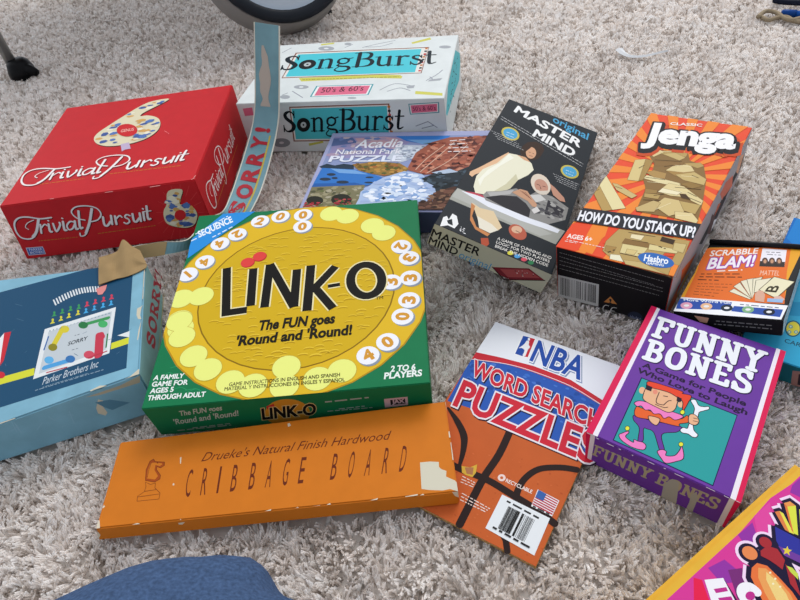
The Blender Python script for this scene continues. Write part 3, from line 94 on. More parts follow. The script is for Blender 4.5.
  ['top','cover_photo',[["p","a4a49a",1,[[-0.1,59.3],[1.5,73.2],[125.8,78.2],[120.9,49.2],[-0.0,48.6]]],["p","b4b4ac",2,[[1.7,72.5],[51.4,73.4],[113.8,63.7],[102.8,51.9],[0.9,54.8]]],["p","c04858",3,[[10.3,73.1],[21.6,78.9],[36.7,79.8],[42.0,73.7],[23.5,72.3]]],["p","e8eaf0",4,[[6.0,71.1],[20.6,74.3],[57.1,78.6],[85.4,77.6],[120.4,76.3],[119.1,69.1],[77.2,63.5],[40.2,63.3]]],["p","382418",1,[[44.6,195.1],[44.6,211.1],[48.2,223.9],[57.0,232.5],[65.2,231.8],[70.8,221.2],[69.9,204.6],[68.0,195.7],[64.4,188.7],[57.7,184.1],[49.6,185.6]]],["p","e4b890",1,[[33.0,184.3],[26.0,166.7],[11.4,129.0],[4.1,112.2],[4.9,106.4],[9.0,104.2],[10.8,111.1],[19.8,127.7],[34.7,167.8]]],["p","eae6cc",5,[[33.7,181.7],[43.1,185.4],[53.0,187.5],[63.4,179.7],[68.7,168.1],[65.2,152.7],[57.1,134.9],[53.4,112.8],[45.3,96.0],[30.2,81.7],[20.9,77.9],[15.9,88.0],[12.9,109.1],[15.6,127.6],[26.6,150.6]]],["p","d0caa8",6,[[45.3,96.0],[53.4,112.8],[57.1,134.9],[52.0,145.0],[46.7,117.6],[38.4,95.0]]],["p","f4f2e0",7,[[34.1,180.0],[41.6,176.0],[31.2,147.6],[21.6,111.4],[21.9,93.6],[16.7,103.0],[20.9,130.5],[29.5,154.0]]],["p","d8a47c",6,[[43.1,185.4],[54.3,187.5],[61.5,181.2],[53.4,180.6]]],["e","d8a480",2,[[57.3,202.5],[6.5,-1.9],[0.0,-13.5]]],["e","382418",3,[[51.0,207.8],[4.1,12.1],[-0.3,-7.7]]],["s","70281c",3,[[57.2,195.1],[60.7,195.9]],1.0,0],["s","402018",4,[[54.5,202.2],[56.5,202.4]],0.9,0],["s","402018",3,[[59.3,203.0],[61.2,202.6]],0.9,0],["p","8e8c88",8,[[74.5,111.5],[81.5,127.5],[99.8,131.0],[121.4,122.1],[122.3,97.6],[106.4,77.1],[86.2,74.2],[58.4,73.7],[34.8,72.5],[29.5,79.4],[31.1,88.5],[44.3,99.6],[59.4,117.6]]],["p","2c2a2e",9,[[32.8,77.7],[46.3,92.4],[63.6,103.1],[76.0,97.2],[83.2,89.1],[84.7,74.7],[58.4,73.7]]],["p","b4b2ae",10,[[32.3,87.6],[44.5,98.9],[57.8,112.7],[55.8,101.5],[37.1,82.7]]],["p","cfcdc8",9,[[76.4,115.6],[86.4,125.1],[94.9,119.3],[85.7,107.0]]],["p","302e34",9,[[97.0,120.9],[117.5,114.9],[116.2,97.3],[98.5,92.3]]],["d",["6c6a68","a8a6a2","504e52"],10,[[83,106],[100,128],[119,118],[119,95],[91,83]],40,4,558],["p","c49078",18,[[91.0,154.8],[99.5,149.8],[113.1,137.6],[116.0,130.2],[110.0,128.3],[100.3,134.1]]],["p","c89878",18,[[56.9,106.7],[63.5,119.0],[71.8,120.9],[78.5,112.9],[87.3,104.0],[87.8,97.6],[83.8,96.3],[76.6,102.7],[67.2,104.1]]],["s","8a5844",19,[[64.2,116.0],[74.1,111.2]],0.8,0],["s","8a5844",20,[[67.0,116.4],[76.8,109.8]],0.8,0],["s","8a5844",21,[[69.9,116.8],[79.6,108.4]],0.8,0],["p","d8d4d0",19,[[84.0,89.7],[88.3,99.7],[93.3,94.2],[88.4,84.8]]],["e","e0d0bc",19,[[82.7,145.0],[12.4,-1.3],[-2.2,20.0]]],["e","c4907a",20,[[84.2,141.5],[8.5,-0.7],[-1.5,13.7]]],["p","d8ccbc",21,[[79.8,130.7],[85.0,131.2],[93.3,138.5],[93.7,129.8],[87.4,125.9],[81.8,126.0]]],["s","583028",21,[[78.7,141.8],[82.2,141.8]],1.1,0],["s","583028",21,[[85.9,142.8],[89.2,143.6]],1.1,0],["s","583028",22,[[83.1,139.7],[85.0,135.7]],0.9,0],["p","e0c8a0",3,[[22.8,59.2],[33.2,55.6],[47.7,60.0],[63.0,39.1],[60.5,31.9],[48.3,29.0],[37.2,34.7]]],["p","c88450",4,[[22.3,57.9],[27.7,55.5],[29.7,36.9],[38.9,22.9],[54.6,20.9],[53.1,15.4],[38.9,18.4],[29.8,29.2]]],["p","e8e0cc",5,[[34.5,40.5],[52.2,37.3],[60.5,31.9],[54.3,22.1],[42.0,22.9]]],["e","b85c44",3,[[79.7,42.8],[10.1,-2.5],[-0.6,-11.7]]],["e","dcb090",4,[[77.9,46.1],[5.5,1.7],[0.3,-6.6]]],["s","402018",5,[[77.7,43.6],[81.4,43.2]],1.0,0],["p","b04c30",1,[[51.0,-0.0],[48.0,8.7],[54.6,13.5],[58.2,5.2],[56.8,-0.0]]],["p","f0f0ee",1,[[6.4,0.0],[6.0,-0.0],[4.1,15.5],[6.7,19.8],[10.3,15.6],[10.5,27.3],[15.7,26.5],[21.2,15.2],[19.8,5.9],[12.5,6.5]]],["p","20282c",2,[[9.0,13.0],[12.8,18.9],[17.0,9.1],[11.7,9.0]]],["d",["e8e8e8"],1,[[24,13],[30,13],[33,1],[25,7]],10,1.2,94],["e","d8d040",1,[[81.2,5.6],[2.8,1.9],[0.8,-3.0]]],["e","4898d0",1,[[88.7,5.2],[2.8,1.9],[0.7,-2.9]]],["e","d04858",1,[[96.1,4.9],[2.8,1.9],[0.7,-2.9]]],["e","287848",1,[[103.5,4.5],[2.8,1.9],[0.7,-2.9]]]]],
  ['top','tagline',[["t","f0ece4",1,[[63.4,17.3],[121.4,22.5],[63.2,21.9]],"A GAME OF CUNNING AND",0.0],["t","f0ece4",2,[[64.1,10.9],[120.7,16.1],[63.9,15.4]],"LOGIC FOR TWO PLAYERS",0.0],["t","f0ece4",3,[[64.6,4.1],[120.5,9.1],[64.5,8.6]],"BREAK THE HIDDEN CODE",0.0]]],
  ['top','title_lettering',[["t","f2f2f0",1,[[14.2,284.1],[109.7,261.2],[15.6,302.5]],"MASTER",0.035],["t","f2f2f0",2,[[50.0,243.3],[106.1,232.5],[51.2,262.2]],"MIND",0.035],["t","4aa4d0",2,[[65.4,298.7],[116.3,288.1],[65.0,316.1]],"original",0.015]]],
  ['top','award_badges',[["m","d8d8d8",3,[[3.1,258.5],[121.3,225.8]],0.9,319],["m","d8d8d8",4,[[3.8,252.3],[120.9,219.2]],0.9,702],["e","c8b850",5,[[23.9,226.3],[11.8,0.1],[1.0,-15.5]]],["e","4aa4d0",6,[[23.9,226.3],[9.2,0.2],[0.7,-12.1]]],["m","e0ecf0",7,[[18.6,226.3],[29.0,227.0]],1,324],["m","e0ecf0",7,[[19.8,220.0],[29.8,220.4]],1,313],["e","c8b850",1,[[109.0,196.4],[11.3,0.2],[-0.2,-14.5]]],["e","4aa4d0",2,[[109.0,196.4],[8.8,0.2],[-0.2,-11.3]]],["m","e0ecf0",3,[[104.0,196.4],[113.9,197.1]],1,181],["m","e0ecf0",3,[[104.7,190.5],[114.2,190.9]],1,817],["m","c8c8c8",7,[[1.3,214.9],[35.2,214.7]],0.8,80],["m","c8c8c8",1,[[91.5,177.5],[124.5,177.1]],0.8,641],["m","c8c8c8",6,[[5.0,210.9],[39.3,210.2]],0.8,152],["m","c8c8c8",1,[[93.9,173.5],[124.1,172.9]],0.8,738],["m","c8c8c8",1,[[8.8,206.9],[43.4,205.8]],0.8,705],["m","c8c8c8",1,[[96.4,169.6],[123.6,168.7]],0.8,316],["m","c8c8c8",4,[[12.5,202.9],[47.5,201.5]],0.8,495],["m","c8c8c8",1,[[98.8,165.7],[123.1,164.6]],0.8,165]]],
  ['front','front_print',[["p","b4b49c",1,[[0.0,0.0],[127.4,-0.0],[128.6,28.3],[1.2,28.3]]],["p","74242c",2,[[82.2,-0.0],[71.9,6.0],[105.5,24.1],[124.9,17.9],[94.2,-0.0]]],["p","a04848",3,[[79.8,7.7],[105.1,22.1],[119.6,18.3],[90.7,1.8]]],["s","301418",4,[[71.9,6.0],[88.2,-3.5],[124.9,17.9]],1.2,0],["d",["d8c8c0","503030"],5,[[93,14],[106,21],[115,19],[101,10]],16,0.9,737],["m","303030",5,[[110.0,-1.2],[124.9,-0.8]],1.6,49]]],
  ['front','front_lettering',[["t","1c1c1c",2,[[1.4,11.1],[54.4,12.1],[1.4,21.4]],"MASTER",0.02],["t","1c1c1c",3,[[1.3,0.4],[33.3,0.4],[1.2,10.1]],"MIND",0.02],["t","3c8cb8",3,[[35.9,-0.5],[69.9,0.2],[36.2,9.0]],"original",0.0]]],
 ],
 'tower': [
  ['top','cover_print',[["p","f08a34",1,[[120.1,162.8],[72.7,159.0],[120.7,174.3]]],["p","f08a34",2,[[119.0,143.2],[72.7,159.0],[119.6,153.3]]],["p","f08a34",3,[[117.9,123.6],[72.7,159.0],[118.5,134.1]]],["p","f08a34",4,[[116.6,100.1],[72.7,159.0],[117.4,113.2]]],["p","f08a34",5,[[114.7,65.6],[72.7,159.0],[115.9,85.9]]],["p","f08a34",6,[[111.1,0.0],[109.8,0.0],[72.7,159.0],[113.3,40.1]]],["p","f08a34",7,[[79.1,0.0],[72.7,159.0],[95.1,0.0]]],["p","f08a34",8,[[46.7,-0.0],[72.7,159.0],[64.2,0.0]]],["p","f08a34",9,[[5.9,-0.0],[72.7,159.0],[29.0,0.0]]],["p","f08a34",10,[[3.9,75.9],[72.7,159.0],[1.9,37.8]]],["p","f08a34",11,[[6.2,122.0],[72.7,159.0],[5.1,100.6]]],["p","f08a34",12,[[7.8,153.7],[72.7,159.0],[7.0,138.1]]],["p","f08a34",13,[[9.2,180.6],[72.7,159.0],[8.5,166.7]]],["p","f08a34",14,[[10.5,207.7],[72.7,159.0],[9.8,193.2]]],["p","f08a34",15,[[12.2,240.0],[72.7,159.0],[11.3,222.0]]],["p","f08a34",16,[[13.9,274.4],[20.7,274.5],[72.7,159.0],[13.2,259.8]]],["p","f08a34",17,[[45.7,274.9],[72.7,159.0],[33.2,274.7]]],["p","f08a34",18,[[68.0,275.2],[72.7,159.0],[56.4,275.0]]],["p","f08a34",19,[[91.8,275.5],[72.7,159.0],[78.9,275.4]]],["p","f08a34",20,[[121.9,276.0],[72.7,159.0],[104.8,275.7]]],["p","f08a34",21,[[123.2,220.0],[72.7,159.0],[124.8,248.2]]],["p","f08a34",22,[[121.4,186.1],[72.7,159.0],[122.2,201.8]]],["p","8a6a3a",23,[[34.9,187.5],[38.8,196.7],[60.8,201.0],[74.9,200.9],[79.9,187.4],[95.1,183.2],[103.3,157.6],[109.3,116.4],[111.8,84.2],[53.3,80.6],[51.5,121.4],[44.2,137.7],[49.5,150.6],[47.0,169.2]]],["p","b89a5c",24,[[39.7,193.7],[60.5,202.3],[74.5,200.7],[74.4,193.5],[57.2,188.4]]],["s","705028",25,[[39.7,193.7],[60.5,202.3],[74.5,200.7],[74.4,193.5],[57.2,188.4]],0.28,2],["p","dcc68c",26,[[35.8,186.9],[45.5,198.0],[50.8,195.3],[42.8,182.5]]],["s","705028",27,[[35.8,186.9],[45.5,198.0],[50.8,195.3],[42.8,182.5]],0.28,2],["p","c8ae70",28,[[49.6,191.2],[61.7,197.7],[74.4,191.7],[69.7,183.9]]],["s","705028",29,[[49.6,191.2],[61.7,197.7],[74.4,191.7],[69.7,183.9]],0.28,2],["p","8a6838",24,[[44.9,175.1],[70.2,181.8],[74.2,174.9],[48.8,165.1]]],["s","705028",25,[[44.9,175.1],[70.2,181.8],[74.2,174.9],[48.8,165.1]],0.28,2],["p","dcc890",26,[[61.2,160.8],[65.8,171.1],[81.5,181.0],[89.1,169.1],[79.3,163.1]]],["s","705028",27,[[61.2,160.8],[65.8,171.1],[81.5,181.0],[89.1,169.1],[79.3,163.1]],0.28,2],["p","b89a5c",28,[[75.0,180.4],[90.6,186.8],[95.9,181.8],[90.4,175.5]]],["s","705028",29,[[75.0,180.4],[90.6,186.8],[95.9,181.8],[90.4,175.5]],0.28,2],["p","a88448",28,[[61.2,160.8],[79.3,163.1],[89.1,169.1],[91.2,162.3],[72.9,154.0]]],["s","705028",29,[[61.2,160.8],[79.3,163.1],[89.1,169.1],[91.2,162.3],[72.9,154.0]],0.28,2],["p","c8ae70",30,[[72.3,156.3],[89.5,167.6],[103.5,158.5],[103.6,147.1],[82.7,149.3]]],["s","705028",31,[[72.3,156.3],[89.5,167.6],[103.5,158.5],[103.6,147.1],[82.7,149.3]],0.28,2],["p","e4d4a0",24,[[43.7,139.2],[45.4,145.8],[64.9,144.4],[82.3,142.5],[81.8,135.9],[62.4,136.0]]],["s","705028",25,[[43.7,139.2],[45.4,145.8],[64.9,144.4],[82.3,142.5],[81.8,135.9],[62.4,136.0]],0.28,2],["p","b08c50",30,[[43.3,150.1],[49.9,157.2],[63.6,155.7],[64.7,145.2],[53.4,144.4]]],["s","705028",31,[[43.3,150.1],[49.9,157.2],[63.6,155.7],[64.7,145.2],[53.4,144.4]],0.28,2],["p","94743c",32,[[80.5,141.1],[89.4,148.4],[102.7,145.2],[94.2,137.2]]],["s","705028",33,[[80.5,141.1],[89.4,148.4],[102.7,145.2],[94.2,137.2]],0.28,2],["p","e0cc94",34,[[64.0,120.4],[70.3,138.9],[85.9,138.2],[108.9,120.1],[108.8,111.7],[90.0,119.9],[78.0,117.7]]],["s","705028",35,[[64.0,120.4],[70.3,138.9],[85.9,138.2],[108.9,120.1],[108.8,111.7],[90.0,119.9],[78.0,117.7]],0.28,2],["p","4c3418",36,[[84.8,124.2],[90.7,125.6],[97.7,117.3],[88.5,117.7]]],["s","705028",37,[[84.8,124.2],[90.7,125.6],[97.7,117.3],[88.5,117.7]],0.28,2],["p","b89a5c",36,[[52.5,112.9],[68.1,116.4],[67.9,107.7],[54.1,106.4]]],["s","705028",37,[[52.5,112.9],[68.1,116.4],[67.9,107.7],[54.1,106.4]],0.28,2],["p","d4bc80",38,[[66.6,95.6],[73.0,112.7],[87.6,112.8],[96.8,95.8],[84.8,83.8]]],["s","705028",39,[[66.6,95.6],[73.0,112.7],[87.6,112.8],[96.8,95.8],[84.8,83.8]],0.28,2],["p","c0a464",40,[[87.8,112.1],[108.3,112.2],[107.0,95.4],[95.6,97.6]]],["s","705028",41,[[87.8,112.1],[108.3,112.2],[107.0,95.4],[95.6,97.6]],0.28,2],["p","c8ae74",40,[[51.5,86.0],[64.3,103.9],[72.0,102.2],[70.2,85.6],[54.3,80.9]]],["s","705028",41,[[51.5,86.0],[64.3,103.9],[72.0,102.2],[70.2,85.6],[54.3,80.9]],0.28,2],["p","e0cc94",42,[[88.1,93.2],[104.0,96.4],[111.8,87.0],[111.4,81.9],[91.2,82.6]]],["s","705028",43,[[88.1,93.2],[104.0,96.4],[111.8,87.0],[111.4,81.9],[91.2,82.6]],0.28,2],["p","f0e4bc",38,[[64.2,119.7],[66.7,127.9],[86.1,127.1],[83.4,121.3]]],["s","705028",39,[[64.2,119.7],[66.7,127.9],[86.1,127.1],[83.4,121.3]],0.28,2],["p","9c7c44",38,[[51.1,121.3],[63.4,122.6],[63.8,116.4],[52.7,113.0]]],["s","705028",39,[[51.1,121.3],[63.4,122.6],[63.8,116.4],[52.7,113.0]],0.28,2],["p","d8c284",24,[[29.4,130.6],[25.9,170.3],[36.0,175.6],[40.8,132.3]]],["s","705028",25,[[29.4,130.6],[25.9,170.3],[36.0,175.6],[40.8,132.3]],0.28,2],["p","a8884c",32,[[36.0,175.6],[44.4,175.0],[44.6,136.2],[40.8,132.3]]],["s","705028",33,[[36.0,175.6],[44.4,175.0],[44.6,136.2],[40.8,132.3]],0.28,2],["p","e4d6a0",26,[[5.6,111.0],[6.6,130.6],[42.8,81.9],[31.3,74.4]]],["s","705028",27,[[5.6,111.0],[6.5,130.8],[42.8,81.9],[31.3,74.4]],0.28,2],["p","b89858",28,[[5.3,94.5],[5.6,110.5],[5.6,111.0],[31.3,74.4],[23.0,68.9]]],["s","705028",29,[[5.3,94.5],[5.6,111.0],[31.3,74.4],[23.0,68.9]],0.28,2],["p","ccb478",30,[[16.6,119.7],[22.5,119.7],[47.1,106.5],[43.4,100.0],[24.6,109.0]]],["s","705028",31,[[16.6,119.7],[22.5,119.7],[47.1,106.5],[43.4,100.0],[24.6,109.0]],0.28,2],["s","3c2810",28,[[45.5,177.1],[72.1,183.0]],0.8,0],["s","3c2810",26,[[45.7,141.6],[65.1,143.6]],0.8,0],["s","3c2810",36,[[78.1,133.7],[102.2,138.6]],0.8,0],["s","3c2810",42,[[54.7,101.5],[70.5,106.3]],0.8,0],["s","3c2810",40,[[62.4,112.2],[70.5,118.0]],0.8,0],["s","3c2810",38,[[89.3,122.7],[107.3,116.4]],0.8,0],["s","3c2810",30,[[58.3,167.5],[65.8,172.8]],0.8,0],["s","f0e2b4",30,[[42.4,192.4],[56.7,199.1]],0.6,0],["s","f0e2b4",30,[[67.9,173.6],[82.6,176.2]],0.6,0],["s","f0e2b4",32,[[78.9,156.2],[93.2,158.9]],0.6,0],["s","f0e2b4",36,[[49.7,133.9],[64.3,136.8]],0.6,0],["s","f0e2b4",40,[[74.8,130.0],[94.7,126.3]],0.6,0],["s","f0e2b4",43,[[70.6,90.3],[81.1,105.7]],0.6,0],["s","f0e2b4",44,[[92.0,87.3],[102.9,92.3]],0.6,0],["s","504020",34,[[34.3,156.0],[38.0,163.0]],0.8,0],["s","504020",30,[[5.7,101.1],[7.7,103.5]],0.8,0],["s","504020",32,[[21.9,114.5],[29.1,113.1]],0.8,0],["s","504020",33,[[88.6,160.5],[95.6,158.1]],0.8,0],["s","504020",41,[[91.9,129.2],[101.3,124.9]],0.8,0],["p","e84a24",11,[[0.0,0.0],[2.0,39.0],[21.3,45.2],[22.9,3.1],[19.4,0.0]]],["p","f0882e",12,[[20.8,46.6],[36.0,48.9],[36.5,29.1],[35.4,1.8],[21.7,3.7]]],["p","e84a24",13,[[36.0,48.9],[59.2,49.8],[53.5,24.0],[39.2,21.0]]],["p","b89a5c",14,[[46.8,47.8],[59.2,49.8],[112.3,53.9],[112.9,31.2],[111.1,0.0],[83.9,0.0],[51.5,4.3],[42.7,10.3],[41.2,25.2]]],["s","705028",15,[[46.8,47.8],[59.2,49.8],[112.3,53.9],[113.6,-1.1],[101.7,-2.4],[51.5,4.3],[42.7,10.3],[41.2,25.2]],0.28,2],["p","dccb90",16,[[56.7,27.2],[80.1,29.7],[77.9,14.7],[58.2,13.6]]],["s","705028",17,[[56.7,27.2],[80.1,29.7],[77.9,14.7],[58.2,13.6]],0.28,2],["p","eadbb0",16,[[60.0,44.3],[72.0,46.2],[71.0,38.4],[60.5,38.4]]],["s","705028",17,[[60.0,44.3],[72.0,46.2],[71.0,38.4],[60.5,38.4]],0.28,2],["p","8a6838",18,[[56.6,35.7],[84.7,36.6],[84.6,31.0],[55.8,27.7]]],["s","705028",19,[[56.6,35.7],[84.7,36.6],[84.6,31.0],[55.8,27.7]],0.28,2],["p","3a2816",16,[[87.2,51.1],[99.8,50.2],[99.5,42.9],[87.3,43.8]]],["s","705028",17,[[87.2,51.1],[99.8,50.2],[99.5,42.9],[87.3,43.8]],0.28,2],["p","dccb90",20,[[79.7,35.7],[93.1,36.4],[106.9,37.4],[105.6,31.4],[80.8,27.3]]],["s","705028",21,[[79.7,35.7],[93.1,36.4],[106.9,37.4],[105.6,31.4],[80.8,27.3]],0.28,2],["p","eae4c4",16,[[51.0,8.2],[59.5,10.3],[65.4,2.0],[52.4,1.4]]],["s","705028",17,[[51.0,8.2],[59.5,10.3],[65.4,2.0],[52.4,1.4]],0.28,2],["p","c8b074",18,[[67.6,0.0],[64.5,4.8],[79.9,8.0],[103.5,0.0]]],["s","705028",19,[[64.5,4.8],[79.9,8.0],[109.2,-1.9],[101.7,-2.4],[67.8,-0.2]],0.28,2],["p","a88448",18,[[73.4,18.8],[94.4,24.7],[105.4,18.6],[85.6,10.3]]],["s","705028",19,[[73.4,18.8],[94.4,24.7],[105.4,18.6],[85.6,10.3]],0.28,2],["p","cdb87c",22,[[99.9,46.1],[110.7,47.7],[110.9,34.1],[101.1,35.5]]],["s","705028",23,[[99.9,46.1],[110.7,47.7],[110.9,34.1],[101.1,35.5]],0.28,2],["p","a88448",18,[[43.3,19.0],[53.1,20.1],[52.8,10.3],[44.5,11.1]]],["s","705028",19,[[43.3,19.0],[53.1,20.1],[52.8,10.3],[44.5,11.1]],0.28,2],["p","d84c24",22,[[95.7,28.5],[104.9,30.6],[104.0,18.0],[95.0,22.2]]],["s","705028",23,[[95.7,28.5],[104.9,30.6],[104.0,18.0],[95.0,22.2]],0.28,2],["p","f08a34",20,[[111.1,0.0],[106.5,0.0],[106.1,16.2],[111.6,15.9],[111.3,2.5]]],["s","705028",21,[[106.1,16.2],[111.6,15.9],[111.2,-3.4],[106.5,-2.1]],0.28,2],["p","d8c080",18,[[62.8,21.3],[72.3,22.4],[71.2,15.2],[63.2,14.6]]],["s","705028",19,[[62.8,21.3],[72.3,22.4],[71.2,15.2],[63.2,14.6]],0.28,2],["s","4c3418",20,[[63.4,35.6],[77.9,37.2]],0.8,0],["s","4c3418",20,[[58.8,12.8],[78.1,13.9]],0.8,0],["s","4c3418",24,[[82.5,21.1],[103.6,25.8]],0.8,0],["s","4c3418",18,[[56.9,45.9],[81.4,48.5]],0.8,0],["m","504020",20,[[48.0,9.7],[52.8,15.8]],1.6,82],["m","504020",22,[[88.1,35.8],[95.0,34.4]],1.4,615]]],
  ['top','slogan_band',[["p","22242c",44,[[3.4,67.2],[115.7,82.4],[114.3,56.6],[2.2,43.0]]],["t","f0f0f4",45,[[4.8,46.2],[114.5,60.0],[2.8,61.6]],"HOW DO YOU STACK UP?",0.035]]],
  ['top','age_note',[["t","f8e8e0",13,[[5.1,16.2],[28.8,19.7],[3.8,22.5]],"AGES 6+",0.03],["m","f8e0d8",20,[[5.8,13.3],[42.8,15.1]],0.9,546],["m","f8e0d8",21,[[5.0,10.7],[16.2,11.7]],0.9,945]]],
  ['top','maker_logo',[["e","2c68b4",25,[[91.3,15.4],[16.2,-0.1],[-0.1,-9.5]]],["t","f0f4f8",26,[[81.5,10.8],[102.2,14.1],[80.3,19.4]],"Hasbro",0.03],["t","f0f4f8",27,[[84.7,6.8],[99.7,9.4],[84.3,10.3]],"GAMING",0.02]]],
  ['top','title_lettering',[["t","c84a1c",31,[[27.8,202.3],[118.3,217.7],[24.1,241.0]],"Jenga",0.17],["t","14161c",32,[[26.3,205.1],[117.1,220.4],[22.5,244.0]],"Jenga",0.12],["t","14161c",33,[[25.0,208.0],[116.2,223.2],[21.1,247.1]],"Jenga",0.12],["t","14161c",34,[[24.2,210.6],[115.6,225.7],[20.3,249.9]],"Jenga",0.1],["t","f6f4f4",35,[[24.2,210.6],[115.6,225.7],[20.3,249.9]],"Jenga",0.05],["t","f8f0e8",36,[[41.7,253.8],[75.3,260.6],[40.9,259.6]],"CLASSIC",0.02]]],
  ['front','front_print',[["m","8a8a88",1,[[0.1,62.3],[100.0,59.9]],0.6,415],["m","8a8a88",1,[[0.3,57.0],[92.7,52.4]],0.6,32],["m","8a8a88",2,[[0.5,51.7],[101.3,51.1]],0.6,243],["m","8a8a88",1,[[0.7,46.3],[101.9,46.7]],0.6,758],["m","8a8a88",1,[[0.9,40.9],[98.5,40.6]],0.6,608],["p","c8c8c4",1,[[0.8,0.0],[-0.3,31.2],[41.8,33.5],[43.6,1.8],[15.3,0.0]]],["s","202020",2,[[2.0,28.7],[2.8,3.8]],0.45,0],["s","202020",3,[[3.1,28.7],[4.0,3.8]],0.45,0],["s","202020",4,[[4.3,28.8],[5.2,3.9]],0.7,0],["s","202020",5,[[5.4,28.9],[6.3,4.0]],0.45,0],["s","202020",6,[[6.5,28.9],[7.5,4.1]],0.3,0],["s","202020",7,[[7.7,29.0],[8.6,4.1]],0.7,0],["s","202020",8,[[8.8,29.1],[9.8,4.2]],0.3,0],["s","202020",9,[[9.9,29.2],[10.9,4.3]],0.45,0],["s","202020",10,[[11.1,29.2],[12.1,4.3]],0.45,0],["s","202020",11,[[12.2,29.3],[13.2,4.4]],0.3,0],["s","202020",2,[[14.4,29.4],[15.5,4.5]],0.45,0],["s","202020",2,[[16.7,29.6],[17.7,4.7]],0.3,0],["s","202020",2,[[18.9,29.7],[20.0,4.8]],0.45,0],["s","202020",3,[[20.0,29.8],[21.1,4.9]],0.45,0],["s","202020",4,[[21.1,29.9],[22.3,5.0]],0.45,0],["s","202020",5,[[22.2,29.9],[23.4,5.0]],0.3,0],["s","202020",6,[[23.3,30.0],[24.5,5.1]],0.7,0],["s","202020",2,[[25.6,30.1],[26.8,5.2]],0.45,0],["s","202020",2,[[27.8,30.3],[29.0,5.4]],0.45,0],["s","202020",3,[[28.9,30.3],[30.1,5.4]],0.7,0],["s","202020",2,[[31.0,30.5],[32.3,5.6]],0.45,0],["s","202020",3,[[32.1,30.5],[33.4,5.7]],0.7,0],["s","202020",4,[[33.2,30.6],[34.6,5.7]],0.45,0],["s","202020",5,[[34.3,30.7],[35.7,5.8]],0.7,0],["s","202020",6,[[35.4,30.7],[36.8,5.9]],0.45,0],["s","202020",7,[[36.5,30.8],[37.9,5.9]],0.7,0],["s","202020",8,[[37.6,30.9],[39.0,6.0]],0.45,0],["s","202020",9,[[38.7,31.0],[40.1,6.1]],0.7,0],["p","d08848",1,[[48.6,10.9],[54.3,21.4],[61.6,12.9]]],["t","303030",2,[[54.2,11.9],[56.1,12.0],[53.7,17.8]],"!",0.02],["s","d0d0cc",1,[[53.7,7.2],[50.4,6.8],[48.4,2.1],[49.7,-2.6],[53.6,-2.4]],0.9,1],["s","d0d0cc",1,[[61.7,7.4],[58.0,6.5],[56.3,1.6],[57.9,-2.6],[61.7,-2.4]],0.9,1],["s","d0d0cc",2,[[56.8,1.5],[60.3,1.9]],0.8,0],["p","2c3448",1,[[88.2,1.5],[88.0,-0.0],[73.7,0.0],[73.6,0.2],[73.5,2.0],[73.8,3.8],[74.5,5.5],[75.4,6.9],[76.7,8.2],[78.1,9.1],[79.7,9.6],[81.3,9.8],[83.0,9.5],[84.5,8.9],[85.8,7.9],[86.9,6.6],[87.7,5.0],[88.2,3.3]]],["t","8088a0",2,[[75.9,-1.1],[86.6,0.1],[76.1,3.2]],"Hasbro",0.01]]],
  ['right','side_print',[["p","aaa4a8",1,[[0.0,0.0],[274.5,0.0],[274.5,69.0],[-2.0,69.0]]],["p","26262c",2,[[274.5,34.8],[274.5,16.0],[120.6,13.5],[99.6,29.6]]],["p","d87058",3,[[218.9,39.6],[237.8,12.4],[184.1,28.6],[155.5,55.6],[176.7,57.2]]],["p","d06848",4,[[160.8,39.0],[190.9,19.8],[179.6,3.8],[155.4,21.1]]],["p","303038",5,[[191.6,29.0],[213.6,11.4],[164.6,3.2],[144.7,20.6]]],["p","d8d8dc",2,[[274.5,6.9],[274.5,0.0],[265.8,0.0],[265.6,0.2]]],["p","604848",6,[[135.8,43.1],[162.6,21.4],[161.6,0.0],[157.3,-0.0],[138.1,14.3]]],["p","e8e8ec",7,[[160.3,0.0],[163.3,15.5],[188.4,0.0]]],["p","d8a080",4,[[233.7,55.5],[265.6,39.3],[262.8,13.4],[238.3,31.5]]],["p","e06a34",3,[[100.0,18.3],[86.9,17.7],[58.2,16.3],[45.9,15.7],[34.8,46.6]]],["p","e8b040",2,[[67.7,11.1],[87.3,0.4],[86.3,0.0],[41.1,0.0],[36.4,4.2]]],["p","c8384c",4,[[34.1,25.8],[49.0,21.3],[21.4,3.6],[10.2,13.9]]],["p","e8e4e0",5,[[32.0,0.0],[15.9,0.0],[7.0,8.4]]],["p","e06a34",6,[[11.7,-0.0],[7.7,19.1],[34.1,25.8],[43.8,0.0]]]]],
 ],
 'joke': [
  ['top','cover_print',[["p","dc1e54",1,[[-6.2,156.9],[-1.3,156.9],[-1.0,156.9],[5.6,0.0],[0.0,0.0]]],["p","f0e8f0",2,[[5.6,0.0],[-1.0,156.9],[1.9,156.4],[9.5,0.0]]],["p","dc1e54",1,[[116.5,0.0],[112.9,0.0],[103.7,157.0],[106.0,157.0],[108.0,156.9]]],["p","f0e8f0",2,[[109.2,0.0],[100.6,157.0],[103.7,157.0],[112.9,0.0]]]]],
